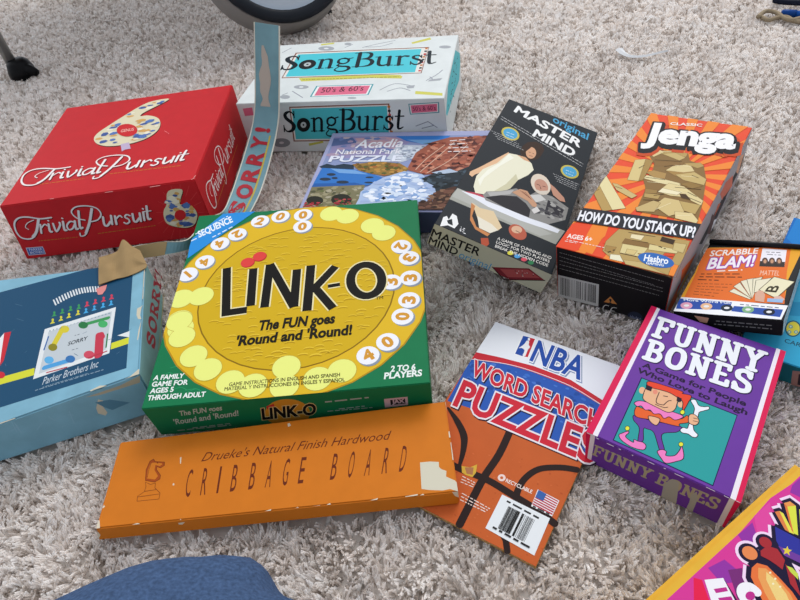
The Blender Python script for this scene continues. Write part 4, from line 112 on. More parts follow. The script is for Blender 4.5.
  ['top','title_lettering',[["s","2a1848",3,[[11.4,122.2],[8.9,144.8]],5.17,0],["s","2a1848",4,[[6.4,144.8],[18.5,145.0]],5.17,0],["s","2a1848",4,[[10.1,133.5],[16.4,133.7]],4.75,0],["s","2a1848",4,[[8.9,122.2],[14.3,122.3]],5.17,0],["s","2a1848",5,[[18.5,145.0],[19.0,140.2]],5.17,0],["s","2a1848",6,[[16.2,135.8],[16.7,131.5]],3.92,0],["s","2a1848",1,[[25.8,145.2],[27.6,129.0],[30.4,123.1],[34.6,122.7],[36.6,127.1],[35.0,145.4]],5.38,1],["s","2a1848",6,[[23.1,145.1],[28.5,145.2]],4.55,0],["s","2a1848",7,[[32.5,145.3],[37.5,145.4]],4.55,0],["s","2a1848",1,[[46.9,123.0],[44.4,145.6]],5.17,0],["s","2a1848",2,[[44.5,144.5],[56.0,124.2]],6.01,0],["s","2a1848",3,[[56.6,123.1],[54.0,145.8]],5.17,0],["s","2a1848",4,[[44.2,122.9],[49.5,123.0]],4.55,0],["s","2a1848",8,[[41.7,145.5],[46.1,145.6]],4.55,0],["s","2a1848",4,[[51.5,145.7],[57.0,145.8]],4.55,0],["s","2a1848",1,[[66.4,123.3],[63.9,146.0]],5.17,0],["s","2a1848",2,[[64.0,144.9],[75.5,124.6]],6.01,0],["s","2a1848",3,[[76.0,123.5],[73.5,146.2]],5.17,0],["s","2a1848",4,[[63.7,123.3],[68.9,123.4]],4.55,0],["s","2a1848",5,[[61.1,145.9],[65.5,146.0]],4.55,0],["s","2a1848",4,[[71.0,146.1],[76.4,146.2]],4.55,0],["s","2a1848",1,[[82.5,145.8],[88.8,135.1],[90.0,123.8]],5.59,0],["s","2a1848",2,[[93.0,146.0],[88.8,135.1]],5.17,0],["s","2a1848",5,[[80.0,146.3],[85.4,146.4]],4.55,0],["s","2a1848",3,[[90.4,146.5],[95.4,146.6]],4.55,0],["s","2a1848",2,[[87.1,123.8],[92.9,123.9]],4.75,0],["s","2a1848",3,[[13.8,94.0],[11.5,115.0]],5.55,0],["s","2a1848",4,[[9.1,114.9],[16.5,115.3],[19.6,113.5],[20.1,109.0],[17.5,105.8],[12.6,105.0]],5.13,1],["s","2a1848",5,[[12.6,105.0],[18.9,104.9],[22.2,101.0],[21.5,95.9],[18.8,94.3],[11.4,93.8]],5.34,1],["s","2a1848",1,[[33.3,116.3],[29.0,113.5],[28.4,105.4],[30.7,97.4],[35.6,95.2],[39.8,98.0],[40.4,106.1],[38.1,114.0]],5.96,3],["s","2a1848",1,[[49.8,96.0],[47.5,117.1]],5.13,0],["s","2a1848",2,[[47.6,116.1],[58.8,97.5]],5.96,0],["s","2a1848",3,[[59.3,96.5],[57.0,117.6]],5.13,0],["s","2a1848",4,[[47.1,95.8],[52.3,96.1]],4.51,0],["s","2a1848",3,[[44.8,116.9],[49.2,117.2]],4.51,0],["s","2a1848",4,[[54.6,117.5],[59.9,117.8]],4.51,0],["s","2a1848",2,[[69.1,97.1],[66.8,118.2]],5.34,0],["s","2a1848",5,[[64.3,118.0],[75.0,118.6]],5.13,0],["s","2a1848",3,[[67.9,107.6],[73.7,108.0]],4.72,0],["s","2a1848",3,[[66.6,96.9],[77.8,97.6]],5.13,0],["s","2a1848",6,[[75.0,118.6],[75.5,114.6]],4.72,0],["s","2a1848",4,[[77.8,97.6],[77.3,102.1]],4.72,0],["s","2a1848",5,[[91.4,115.5],[89.4,118.9],[85.2,119.2],[82.2,116.0],[83.6,111.0],[88.4,108.8],[92.5,106.0],[93.1,100.5],[89.6,98.0],[85.4,98.5],[82.8,102.4]],5.55,1],["s","2a1848",6,[[91.4,119.5],[92.0,114.0]],4.31,0],["s","2a1848",6,[[83.1,97.9],[82.5,103.9]],4.31,0],["s","f0f2f6",5,[[10.9,122.7],[8.4,145.3]],4.17,0],["s","f0f2f6",6,[[5.9,145.3],[18.0,145.5]],4.17,0],["s","f0f2f6",7,[[9.6,134.0],[15.9,134.2]],3.75,0],["s","f0f2f6",6,[[8.4,122.7],[13.8,122.8]],4.17,0],["s","f0f2f6",7,[[18.0,145.5],[18.5,140.7]],4.17,0],["s","f0f2f6",8,[[15.7,136.3],[16.2,132.0]],2.92,0],["s","f0f2f6",8,[[25.3,145.7],[27.1,129.5],[29.9,123.6],[34.1,123.2],[36.1,127.6],[34.5,145.9]],4.38,1],["s","f0f2f6",9,[[22.6,145.6],[28.0,145.7]],3.55,0],["s","f0f2f6",9,[[32.0,145.8],[37.0,145.9]],3.55,0],["s","f0f2f6",9,[[46.4,123.5],[43.9,146.1]],4.17,0],["s","f0f2f6",10,[[44.0,145.0],[55.5,124.7]],5.01,0],["s","f0f2f6",11,[[56.1,123.6],[53.5,146.3]],4.17,0],["s","f0f2f6",11,[[43.7,123.4],[49.0,123.5]],3.55,0],["s","f0f2f6",11,[[41.2,146.0],[45.6,146.1]],3.55,0],["s","f0f2f6",12,[[51.0,146.2],[56.5,146.3]],3.55,0],["s","f0f2f6",6,[[65.9,123.8],[63.4,146.5]],4.17,0],["s","f0f2f6",7,[[63.5,145.4],[75.0,125.1]],5.01,0],["s","f0f2f6",8,[[75.5,124.0],[73.0,146.7]],4.17,0],["s","f0f2f6",8,[[63.2,123.8],[68.4,123.9]],3.55,0],["s","f0f2f6",8,[[60.6,146.4],[65.0,146.5]],3.55,0],["s","f0f2f6",9,[[70.5,146.6],[75.9,146.7]],3.55,0],["s","f0f2f6",6,[[82.0,146.3],[88.3,135.6],[89.5,124.3]],4.59,0],["s","f0f2f6",7,[[92.5,146.5],[88.3,135.6]],4.17,0],["s","f0f2f6",8,[[79.5,146.8],[84.9,146.9]],3.55,0],["s","f0f2f6",8,[[89.9,147.0],[94.9,147.1]],3.55,0],["s","f0f2f6",7,[[86.6,124.3],[92.4,124.4]],3.75,0],["s","f0f2f6",6,[[13.3,94.5],[11.0,115.5]],4.55,0],["s","f0f2f6",7,[[8.6,115.4],[16.0,115.8],[19.1,114.0],[19.6,109.5],[17.0,106.3],[12.1,105.5]],4.13,1],["s","f0f2f6",8,[[12.1,105.5],[18.4,105.4],[21.7,101.5],[21.0,96.4],[18.3,94.8],[10.9,94.3]],4.34,1],["s","f0f2f6",2,[[32.8,116.8],[28.5,114.0],[27.9,105.9],[30.2,97.9],[35.1,95.7],[39.3,98.5],[39.9,106.6],[37.6,114.5]],4.96,3],["s","f0f2f6",5,[[49.3,96.5],[47.0,117.6]],4.13,0],["s","f0f2f6",6,[[47.1,116.6],[58.3,98.0]],4.96,0],["s","f0f2f6",7,[[58.8,97.0],[56.5,118.1]],4.13,0],["s","f0f2f6",7,[[46.6,96.3],[51.8,96.6]],3.51,0],["s","f0f2f6",7,[[44.3,117.4],[48.7,117.7]],3.51,0],["s","f0f2f6",8,[[54.1,118.0],[59.4,118.3]],3.51,0],["s","f0f2f6",6,[[68.6,97.6],[66.3,118.7]],4.34,0],["s","f0f2f6",7,[[63.8,118.5],[74.5,119.1]],4.13,0],["s","f0f2f6",7,[[67.4,108.1],[73.2,108.5]],3.72,0],["s","f0f2f6",7,[[66.1,97.4],[77.3,98.1]],4.13,0],["s","f0f2f6",8,[[74.5,119.1],[75.0,115.1]],3.72,0],["s","f0f2f6",8,[[77.3,98.1],[76.8,102.6]],3.72,0],["s","f0f2f6",7,[[90.9,116.0],[88.9,119.4],[84.7,119.7],[81.7,116.5],[83.1,111.5],[87.9,109.3],[92.0,106.5],[92.6,101.0],[89.1,98.5],[84.9,99.0],[82.3,102.9]],4.55,1],["s","f0f2f6",8,[[90.9,120.0],[91.5,114.5]],3.31,0],["s","f0f2f6",8,[[82.6,98.4],[82.0,104.4]],3.31,0]]],
  ['top','subtitle',[["t","241038",1,[[13.2,83.8],[95.6,84.7],[13.0,89.3]],"A Game for People",0.03],["t","241038",2,[[11.5,76.3],[98.8,76.8],[11.3,81.7]],"Who Love to Laugh",0.03]]],
  ['top','jester_picture',[["p","1c1c50",1,[[16.6,72.8],[93.3,73.5],[96.6,3.0],[20.8,3.0]]],["p","2c9e9c",2,[[17.6,71.9],[92.8,72.5],[95.9,3.9],[21.5,3.9]]],["p","6a3a9a",3,[[26.5,34.0],[28.7,34.5],[31.9,34.6],[35.7,34.7],[39.8,35.2],[44.8,36.7],[50.5,38.8],[55.9,40.7],[59.6,41.5],[61.2,40.8],[61.4,39.2],[60.8,37.1],[59.7,35.1],[57.7,33.3],[54.8,31.5],[52.1,29.5],[50.7,27.1],[51.4,24.1],[53.5,20.6],[55.7,17.2],[57.1,14.6],[57.3,12.9],[56.9,11.7],[56.0,11.3],[54.7,11.9],[52.7,14.4],[50.1,18.4],[47.4,22.5],[45.1,25.3],[43.3,26.5],[41.8,26.7],[40.5,26.4],[39.4,26.2],[38.4,26.2],[37.6,26.2],[37.1,25.8],[37.0,24.8],[37.7,22.7],[38.9,19.8],[40.0,16.9],[40.6,14.7],[40.3,13.2],[39.5,12.0],[38.5,11.5],[37.5,12.0],[36.7,14.1],[35.9,17.5],[35.0,21.1],[33.8,24.0],[32.3,25.7],[30.4,26.9],[28.6,27.9],[27.3,28.9],[26.4,30.3],[25.7,31.7],[25.6,33.0]]],["s","241428",4,[[26.5,34.0],[39.8,35.2],[59.6,41.5],[59.7,35.1],[50.7,27.1],[57.1,14.6],[54.7,11.9],[45.1,25.3],[39.4,26.2],[37.0,24.8],[40.6,14.7],[37.5,12.0],[33.8,24.0],[27.3,28.9]],0.6,3],["p","e8642c",5,[[24.3,41.8],[24.8,42.7],[25.9,42.9],[27.5,42.9],[29.5,43.1],[32.3,43.4],[35.6,43.6],[39.3,43.9],[42.8,44.4],[46.6,44.9],[50.5,45.6],[54.1,46.3],[57.0,47.4],[58.7,49.0],[59.7,51.1],[60.3,52.9],[61.0,53.8],[62.1,53.3],[63.3,52.0],[64.1,50.2],[64.3,48.6],[63.4,47.2],[61.7,45.7],[59.9,44.3],[58.7,43.2],[58.6,42.3],[59.1,41.7],[59.4,41.2],[59.0,40.7],[57.4,40.1],[55.0,39.5],[52.4,38.9],[49.8,38.3],[47.4,37.8],[45.0,37.3],[42.4,36.9],[39.7,36.3],[36.6,35.3],[33.1,34.0],[29.9,33.0],[27.4,33.0],[25.8,34.5],[24.7,37.1],[24.2,39.9]]],["s","241428",6,[[24.3,41.8],[29.5,43.1],[42.8,44.4],[57.0,47.4],[61.0,53.8],[64.3,48.6],[58.7,43.2],[59.0,40.7],[49.8,38.3],[39.7,36.3],[27.4,33.0]],0.6,3],["p","eab48c",7,[[36.0,38.5],[37.0,39.1],[38.7,39.7],[40.5,40.1],[42.0,40.3],[42.9,40.3],[43.7,40.2],[44.3,39.9],[44.7,39.2],[44.9,38.0],[44.9,36.2],[44.7,34.5],[44.4,33.3],[43.7,32.8],[42.8,32.7],[41.9,32.8],[41.0,33.0],[40.1,33.3],[39.2,33.8],[38.3,34.4],[37.6,35.0],[36.9,35.8],[36.2,36.8],[35.8,37.7]]],["s","241428",8,[[36.0,38.5],[42.0,40.3],[44.7,39.2],[44.4,33.3],[41.0,33.0],[37.6,35.0]],0.6,3],["p","f080c0",7,[[21.6,45.1],[22.0,46.2],[22.9,47.6],[24.4,49.0],[26.9,50.0],[30.7,50.6],[35.6,50.9],[40.7,51.0],[45.2,51.2],[49.1,51.5],[52.7,51.8],[55.8,52.1],[57.9,51.9],[58.8,51.3],[58.8,50.3],[58.2,49.2],[57.6,48.2],[57.0,47.2],[56.1,46.2],[55.1,45.3],[54.1,44.8],[53.0,44.8],[51.9,45.3],[50.7,45.7],[49.7,45.7],[48.9,45.0],[48.2,43.9],[47.6,42.8],[46.8,42.2],[45.9,42.6],[44.8,43.4],[43.8,44.3],[42.7,44.7],[41.7,44.4],[40.7,43.6],[39.7,42.8],[38.7,42.4],[37.7,42.7],[36.7,43.4],[35.7,44.2],[34.7,44.5],[33.8,44.2],[33.0,43.5],[32.2,42.9],[31.4,42.6],[30.4,42.9],[29.3,43.7],[28.3,44.4],[27.4,44.8],[26.7,44.5],[26.1,43.8],[25.5,43.1],[24.8,42.8],[23.9,43.1],[22.7,43.5],[21.8,44.3]]],["s","241428",8,[[21.6,45.1],[26.9,50.0],[45.2,51.2],[57.9,51.9],[57.6,48.2],[54.1,44.8],[49.7,45.7],[46.8,42.2],[42.7,44.7],[38.7,42.4],[34.7,44.5],[31.4,42.6],[27.4,44.8],[24.8,42.8]],0.6,3],["e","eab48c",3,[[22.3,60.1],[2.2,1.3],[1.3,-3.3]]],["e","eab48c",3,[[53.4,61.9],[2.2,1.3],[1.0,-3.0]]],["p","eab48c",9,[[24.8,66.3],[26.4,67.4],[28.6,67.8],[31.3,67.9],[34.2,68.0],[37.7,68.3],[41.7,68.6],[45.4,68.7],[48.2,68.1],[49.7,66.7],[50.3,64.6],[50.4,62.3],[50.6,60.3],[50.9,58.6],[51.1,57.0],[51.1,55.5],[50.9,54.0],[50.4,52.6],[49.7,51.3],[48.7,50.1],[47.5,49.3],[45.8,49.0],[43.9,49.0],[41.7,49.3],[39.3,49.5],[36.5,49.8],[33.3,50.0],[30.3,50.5],[27.9,51.1],[26.5,52.0],[25.7,52.9],[25.2,54.2],[24.8,55.8],[24.4,58.3],[24.0,61.3],[24.1,64.2]]],["s","241428",10,[[24.8,66.3],[34.2,68.0],[48.2,68.1],[50.6,60.3],[50.9,54.0],[47.5,49.3],[39.3,49.5],[27.9,51.1],[24.8,55.8]],0.6,3],["e","e89078",11,[[31.8,63.7],[1.6,1.0],[0.9,-2.3]]],["p","e8482c",12,[[24.4,71.9],[29.3,72.9],[36.6,73.8],[43.9,74.4],[49.0,74.7],[51.0,74.5],[51.0,73.9],[50.5,73.2],[50.8,72.8],[52.3,73.1],[54.2,73.8],[56.1,74.2],[57.5,73.9],[58.0,72.6],[58.0,70.5],[57.7,68.2],[57.6,65.9],[57.5,63.7],[57.5,61.3],[57.4,59.2],[57.2,57.8],[56.9,57.1],[56.6,56.9],[56.3,57.2],[55.9,57.9],[55.5,59.2],[55.0,61.1],[54.5,63.0],[53.9,64.5],[53.4,65.3],[52.8,65.7],[52.0,66.0],[50.8,66.3],[49.0,66.9],[46.8,67.5],[44.5,68.1],[42.3,68.4],[40.3,68.4],[38.4,68.2],[36.4,67.9],[34.4,67.6],[32.0,67.1],[29.4,66.4],[27.0,66.0],[25.2,66.1],[23.9,67.1],[22.7,68.7],[22.6,70.5]]],["s","241428",13,[[24.4,71.9],[49.0,74.7],[50.8,72.8],[57.5,73.9],[57.6,65.9],[57.2,57.8],[55.9,57.9],[53.9,64.5],[50.8,66.3],[42.3,68.4],[34.4,67.6],[25.2,66.1]],0.6,3],["p","241428",14,[[22.8,67.1],[28.1,67.3],[28.9,62.5],[24.6,62.4]]],["p","241428",14,[[48.2,68.1],[52.2,67.6],[52.4,63.6],[49.3,63.2]]],["s","241428",14,[[34.7,64.9],[35.6,55.4],[38.2,53.4],[42.1,54.4]],0.6,1],["s","241428",15,[[42.1,54.4],[43.7,59.9],[45.7,61.5]],0.6,1],["s","241428",15,[[38.9,63.1],[41.9,63.9]],0.6,0],["s","241428",16,[[36.1,51.7],[42.9,52.1],[45.7,54.2]],0.5,1],["p","f0f0f6",3,[[58.7,69.1],[58.6,70.0],[58.9,70.6],[59.4,71.1],[59.9,71.4],[60.3,71.7],[60.8,71.9],[61.4,71.8],[62.0,71.5],[62.8,70.7],[63.8,69.6],[64.7,68.4],[65.6,67.7],[66.6,67.5],[67.5,67.7],[68.4,68.1],[69.3,68.5],[70.1,69.0],[70.9,69.6],[71.6,70.2],[72.2,70.4],[72.7,70.2],[73.1,69.6],[73.3,68.9],[73.3,68.1],[72.8,67.3],[72.1,66.5],[71.3,65.6],[70.5,64.7],[69.8,63.9],[69.0,63.1],[68.3,62.3],[67.9,61.3],[67.8,60.1],[68.1,58.6],[68.4,57.3],[68.3,56.3],[67.7,55.6],[66.8,55.2],[65.8,55.1],[65.1,55.7],[64.6,57.1],[64.3,59.3],[64.0,61.6],[63.4,63.6],[62.3,65.3],[60.9,66.7],[59.6,68.0]]],["s","241428",4,[[58.7,69.1],[59.9,71.4],[62.0,71.5],[65.6,67.7],[69.3,68.5],[72.2,70.4],[73.3,68.1],[70.5,64.7],[67.9,61.3],[68.3,56.3],[65.1,55.7],[63.4,63.6]],0.6,3],["p","f0f0f6",7,[[64.8,47.2],[65.2,47.8],[65.9,48.1],[66.6,48.2],[67.3,47.8],[68.0,46.9],[68.6,45.6],[69.2,44.1],[69.9,42.9],[70.8,42.1],[71.9,41.5],[72.9,41.0],[73.6,40.4],[73.8,39.6],[73.8,38.8],[73.6,38.0],[73.2,37.4],[72.7,37.0],[72.0,36.7],[71.3,36.5],[70.5,36.4],[69.7,36.6],[68.9,36.9],[68.0,37.3],[67.2,37.4],[66.2,37.2],[65.1,36.8],[64.1,36.5],[63.2,36.3],[62.4,36.5],[61.7,36.9],[61.2,37.3],[60.9,37.9],[60.9,38.7],[61.2,39.7],[61.6,40.6],[62.2,41.3],[62.8,41.6],[63.7,41.6],[64.4,41.7],[65.0,42.1],[65.1,43.2],[64.9,44.7],[64.7,46.1]]],["s","241428",8,[[64.8,47.2],[67.3,47.8],[69.9,42.9],[73.6,40.4],[73.2,37.4],[70.5,36.4],[67.2,37.4],[63.2,36.3],[60.9,37.9],[62.2,41.3],[65.0,42.1]],0.6,3],["p","eab48c",9,[[62.2,55.1],[62.6,56.1],[63.3,56.8],[64.2,57.3],[65.1,57.5],[66.0,57.4],[67.0,57.0],[68.0,56.4],[68.8,55.7],[69.4,54.9],[70.0,53.9],[70.4,52.9],[70.6,51.9],[70.5,50.9],[70.3,49.9],[69.9,48.9],[69.4,48.2],[68.7,47.7],[67.9,47.4],[67.1,47.2],[66.3,47.2],[65.6,47.3],[64.9,47.5],[64.2,47.9],[63.7,48.7],[63.1,50.1],[62.6,51.8],[62.2,53.7]]],["s","241428",10,[[62.2,55.1],[65.1,57.5],[68.8,55.7],[70.6,51.9],[69.4,48.2],[66.3,47.2],[63.7,48.7]],0.6,3],["s","241428",11,[[65.7,53.8],[69.1,54.6]],0.5,0],["s","241428",11,[[66.3,51.1],[70.0,52.0]],0.5,0],["p","f080c0",5,[[23.1,9.8],[23.1,10.6],[23.4,11.2],[23.9,11.9],[24.4,12.7],[25.1,13.7],[25.9,14.9],[26.7,16.0],[27.4,16.6],[27.9,16.8],[28.3,16.7],[28.5,16.3],[28.7,15.7],[28.5,14.7],[28.0,13.4],[27.7,12.1],[28.0,11.0],[29.3,10.2],[31.3,9.6],[33.4,9.2],[34.7,9.1],[35.1,9.5],[34.8,10.3],[34.4,11.2],[34.4,11.9],[34.9,12.1],[35.7,12.1],[36.6,12.0],[37.5,12.0],[38.4,12.3],[39.3,12.6],[40.2,12.9],[41.1,12.9],[42.0,12.7],[42.9,12.3],[43.7,11.7],[44.2,11.0],[44.5,10.0],[44.7,8.8],[44.5,7.6],[43.7,6.6],[42.3,5.8],[40.2,5.2],[37.9,4.8],[35.7,4.6],[33.4,4.8],[30.9,5.2],[28.6,5.7],[26.7,6.4],[25.3,7.1],[24.3,8.0],[23.6,8.9]]],["s","241428",6,[[23.1,9.8],[24.4,12.7],[27.4,16.6],[28.7,15.7],[28.0,11.0],[34.7,9.1],[34.4,11.9],[37.5,12.0],[41.1,12.9],[44.2,11.0],[43.7,6.6],[35.7,4.6],[26.7,6.4]],0.6,3],["p","f080c0",5,[[53.1,10.5],[53.1,11.6],[53.8,12.6],[54.6,13.4],[55.5,14.1],[56.3,14.4],[57.2,14.5],[58.1,14.4],[58.8,14.0],[59.1,13.2],[59.2,12.1],[59.3,11.0],[59.8,10.5],[60.9,10.8],[62.4,11.5],[63.9,12.5],[65.0,13.7],[65.7,15.0],[66.1,16.5],[66.3,18.1],[66.6,19.5],[66.7,21.1],[66.6,22.9],[66.7,24.1],[67.0,24.3],[68.0,22.9],[69.5,20.4],[70.8,17.5],[71.4,15.1],[71.1,13.4],[70.2,12.0],[69.0,10.6],[67.7,9.3],[66.4,7.8],[64.9,6.3],[63.4,5.0],[62.0,4.2],[60.9,4.2],[59.8,4.7],[58.7,5.5],[57.6,6.4],[56.3,7.3],[54.9,8.4],[53.7,9.5]]],["s","241428",6,[[53.1,10.5],[55.5,14.1],[58.8,14.0],[59.8,10.5],[65.0,13.7],[66.6,19.5],[67.0,24.3],[71.4,15.1],[67.7,9.3],[62.0,4.2],[57.6,6.4]],0.6,3],["e","241428",7,[[26.2,19.0],[1.7,1.0],[0.9,-2.3]]],["e","e8e840",8,[[26.2,19.0],[1.3,0.8],[0.7,-1.8]]],["e","241428",7,[[65.8,25.7],[1.6,1.0],[0.8,-2.2]]],["e","e8e840",8,[[65.8,25.7],[1.3,0.8],[0.6,-1.7]]],["e","241428",14,[[56.9,54.9],[1.7,1.0],[0.8,-2.4]]],["e","e8e840",15,[[56.9,54.9],[1.3,0.8],[0.6,-1.9]]]]],
  ['top','edge_wear',[["s","c8bcc4",1,[[0.9,-0.6],[4.0,-0.7]],0.4,0],["s","c8bcc4",1,[[9.2,-1.4],[11.5,-1.5]],0.4,0],["s","c8bcc4",1,[[18.2,-1.8],[23.7,-1.8]],0.4,0],["s","c8bcc4",1,[[27.7,-1.8],[29.5,-1.8]],0.4,0],["s","c8bcc4",1,[[38.1,-2.0],[39.2,-2.0]],0.4,0],["s","c8bcc4",1,[[50.0,-1.2],[55.2,-1.2]],0.4,0],["s","c8bcc4",1,[[62.0,-0.6],[63.7,-0.5]],0.4,0],["s","c8bcc4",1,[[70.2,-0.9],[76.7,-0.8]],0.4,0],["s","c8bcc4",1,[[92.5,-0.1],[98.9,-0.3]],0.4,0],["s","c8bcc4",3,[[105.1,-0.3],[108.6,-0.6]],0.4,0],["s","c8bcc4",2,[[113.3,-0.1],[116.0,-0.1]],0.4,0]]],
  ['front','front_print',[["p","dc1e54",1,[[-0.0,0.0],[-2.5,39.6],[1.5,39.6],[2.1,0.8],[1.3,0.0]]],["p","e8e0e8",2,[[1.6,-0.0],[1.4,39.6],[5.2,39.6],[5.1,0.0]]],["p","dc1e54",1,[[114.0,39.6],[111.5,0.0],[109.5,0.0],[110.0,39.6]]],["p","e8e0e8",2,[[106.4,39.6],[110.0,39.6],[109.5,0.0],[106.7,0.0],[105.8,0.3]]]]],
  ['front','front_lettering',[["s","b0a488",1,[[7.1,13.6],[8.1,27.2]],2.11,0],["s","b0a488",2,[[6.8,27.1],[13.2,27.4]],2.11,0],["s","b0a488",2,[[7.6,20.4],[11.0,20.6]],1.9,0],["s","b0a488",3,[[5.8,13.6],[8.7,13.7]],2.11,0],["s","b0a488",3,[[13.2,27.4],[13.0,24.5]],2.11,0],["s","b0a488",3,[[11.1,21.8],[10.9,19.3]],1.47,0],["s","b0a488",1,[[16.8,27.6],[16.1,17.9],[16.9,14.4],[19.1,14.2],[20.7,16.9],[21.7,27.8]],2.21,1],["s","b0a488",2,[[15.4,27.5],[18.2,27.6]],1.79,0],["s","b0a488",2,[[20.4,27.7],[23.0,27.9]],1.79,0],["s","b0a488",1,[[25.4,14.5],[26.4,28.0]],2.11,0],["s","b0a488",2,[[26.3,27.4],[30.3,15.4]],2.53,0],["s","b0a488",3,[[30.5,14.8],[31.5,28.3]],2.11,0],["s","b0a488",3,[[23.9,14.5],[26.7,14.6]],1.79,0],["s","b0a488",3,[[24.9,28.0],[27.3,28.1]],1.79,0],["s","b0a488",4,[[30.2,28.2],[33.1,28.4]],1.79,0],["s","b0a488",1,[[35.4,15.0],[36.4,28.5]],2.11,0],["s","b0a488",2,[[36.4,27.9],[40.3,15.9]],2.53,0],["s","b0a488",3,[[40.5,15.3],[41.5,28.8]],2.11,0],["s","b0a488",3,[[34.0,14.9],[36.7,15.1]],1.79,0],["s","b0a488",3,[[35.0,28.5],[37.3,28.6]],1.79,0],["s","b0a488",4,[[40.2,28.7],[43.1,28.8]],1.79,0],["s","b0a488",1,[[46.0,28.7],[48.1,22.4],[47.7,15.6]],2.32,0],["s","b0a488",2,[[51.5,28.9],[48.1,22.4]],2.11,0],["s","b0a488",5,[[44.6,28.9],[47.5,29.1]],1.79,0],["s","b0a488",3,[[50.2,29.2],[52.9,29.3]],1.79,0],["s","b0a488",2,[[46.1,15.5],[49.2,15.7]],1.9,0],["s","b0a488",1,[[58.7,16.1],[59.7,29.6]],2.32,0],["s","b0a488",2,[[58.3,29.6],[62.3,29.8],[63.8,28.6],[63.6,25.7],[61.9,23.7],[59.2,23.2]],2.11,1],["s","b0a488",3,[[59.2,23.2],[62.5,23.1],[63.9,20.6],[63.0,17.3],[61.3,16.3],[57.3,16.1]],2.21,1],["s","b0a488",1,[[71.0,30.2],[68.5,28.5],[67.3,23.3],[67.7,18.2],[70.0,16.7],[72.6,18.4],[73.8,23.6],[73.4,28.7]],2.53,3],["s","b0a488",1,[[77.4,17.0],[78.4,30.6]],2.11,0],["s","b0a488",2,[[78.3,29.9],[82.3,17.9]],2.53,0],["s","b0a488",3,[[82.5,17.3],[83.5,30.8]],2.11,0],["s","b0a488",3,[[75.9,17.0],[78.7,17.1]],1.79,0],["s","b0a488",3,[[76.9,30.5],[79.3,30.6]],1.79,0],["s","b0a488",4,[[82.2,30.7],[85.1,30.9]],1.79,0],["s","b0a488",1,[[87.4,17.5],[88.4,31.0]],2.21,0],["s","b0a488",2,[[87.1,31.0],[92.9,31.3]],2.11,0],["s","b0a488",2,[[87.9,24.3],[91.0,24.4]],1.9,0],["s","b0a488",2,[[86.1,17.5],[92.1,17.8]],2.11,0],["s","b0a488",3,[[92.9,31.3],[92.7,28.7]],1.9,0],["s","b0a488",3,[[92.1,17.8],[92.3,20.6]],1.9,0],["s","b0a488",3,[[100.9,29.1],[100.2,31.3],[98.0,31.5],[96.1,29.5],[96.3,26.3],[98.6,24.8],[100.5,23.0],[100.2,19.4],[98.1,17.9],[95.9,18.3],[95.0,20.8]],2.32,1],["s","b0a488",4,[[101.3,31.7],[101.1,28.1]],1.69,0],["s","b0a488",4,[[94.6,17.9],[94.9,21.7]],1.69,0]]],
  ['front','torn_patch',[["p","a8a498",4,[[63.7,0.0],[62.9,17.8],[65.7,27.6],[67.6,30.6],[72.4,29.8],[73.7,18.5],[75.4,1.2],[73.5,0.0]]],["p","a8a498",4,[[82.6,21.5],[85.7,29.0],[88.0,18.7],[87.9,0.5],[85.9,0.0],[83.0,-0.0],[83.5,10.9]]]]],
 ],
 'book': [
  ['top','cover_print',[["p","2c5cb4",1,[[-2.0,141.7],[-2.2,158.5],[29.2,166.5],[56.9,169.2],[94.1,168.3],[124.8,161.8],[131.7,107.4],[131.8,101.9],[101.7,106.4],[61.8,107.5],[30.3,105.6],[0.8,102.5]]],["d",["3c70c8","2450a0","4878cc"],2,[[-1,156],[30,165],[58,167],[95,166],[120,157],[112,122],[53,126],[4,110]],90,3,872],["p","cc2c38",10,[[-2.4,167.8],[21.6,171.9],[54.1,175.5],[91.2,175.6],[126.3,166.5],[125.5,159.8],[94.6,167.0],[57.5,167.9],[29.7,165.5],[-2.2,156.4]]],["s","f0e0e4",11,[[-2.6,156.6],[29.5,165.7],[57.1,168.7],[94.3,167.8],[125.3,160.3]],0.8,1],["p","f0f2f6",12,[[-3.0,211.4],[130.3,209.5],[130.4,204.7],[126.8,165.0],[91.6,174.6],[54.4,174.9],[22.1,170.9],[-2.4,166.6]]]]],
  ['top','ball_lines',[["d",["d06a38","b85428"],1,[[19,0],[3,56],[131,92],[133,0]],160,1.0,11],["s","2a1c1a",10,[[65.3,104.5],[67.6,73.9],[66.0,45.5],[67.8,2.0]],6.5,1],["s","2a1c1a",9,[[130.3,89.6],[117.5,85.3],[103.0,76.0],[96.3,62.7],[95.8,49.4],[98.4,41.0]],5.5,1],["s","2a1c1a",11,[[32.4,46.5],[45.4,45.7],[69.9,47.1],[94.4,44.4],[115.8,41.7],[132.3,37.8]],6.0,1],["s","2a1c1a",9,[[99.6,12.0],[105.2,7.6],[109.8,0.5]],5.0,0],["s","2a1c1a",12,[[5.1,95.8],[19.8,86.7],[32.2,75.9],[38.5,63.2],[42.7,48.6]],[2.0,5.5,6.5,5.0,3.0],1]]],
  ['top','title_lettering',[["t","281830",12,[[7.4,138.4],[134.3,132.9],[3.3,156.2]],"WORD SEARCH",0.075],["t","f0e8ec",13,[[6.0,139.3],[133.2,133.6],[1.8,157.1]],"WORD SEARCH",0.07],["t","d22a3c",14,[[6.0,139.3],[133.2,133.6],[1.8,157.1]],"WORD SEARCH",0.03],["t","281830",15,[[9.3,100.5],[140.8,100.1],[5.3,129.2]],"PUZZLES",0.075],["t","f0e8ec",16,[[7.9,101.3],[139.8,100.7],[3.8,130.0]],"PUZZLES",0.07],["t","d22a3c",17,[[7.9,101.3],[139.8,100.7],[3.8,130.0]],"PUZZLES",0.03]]],
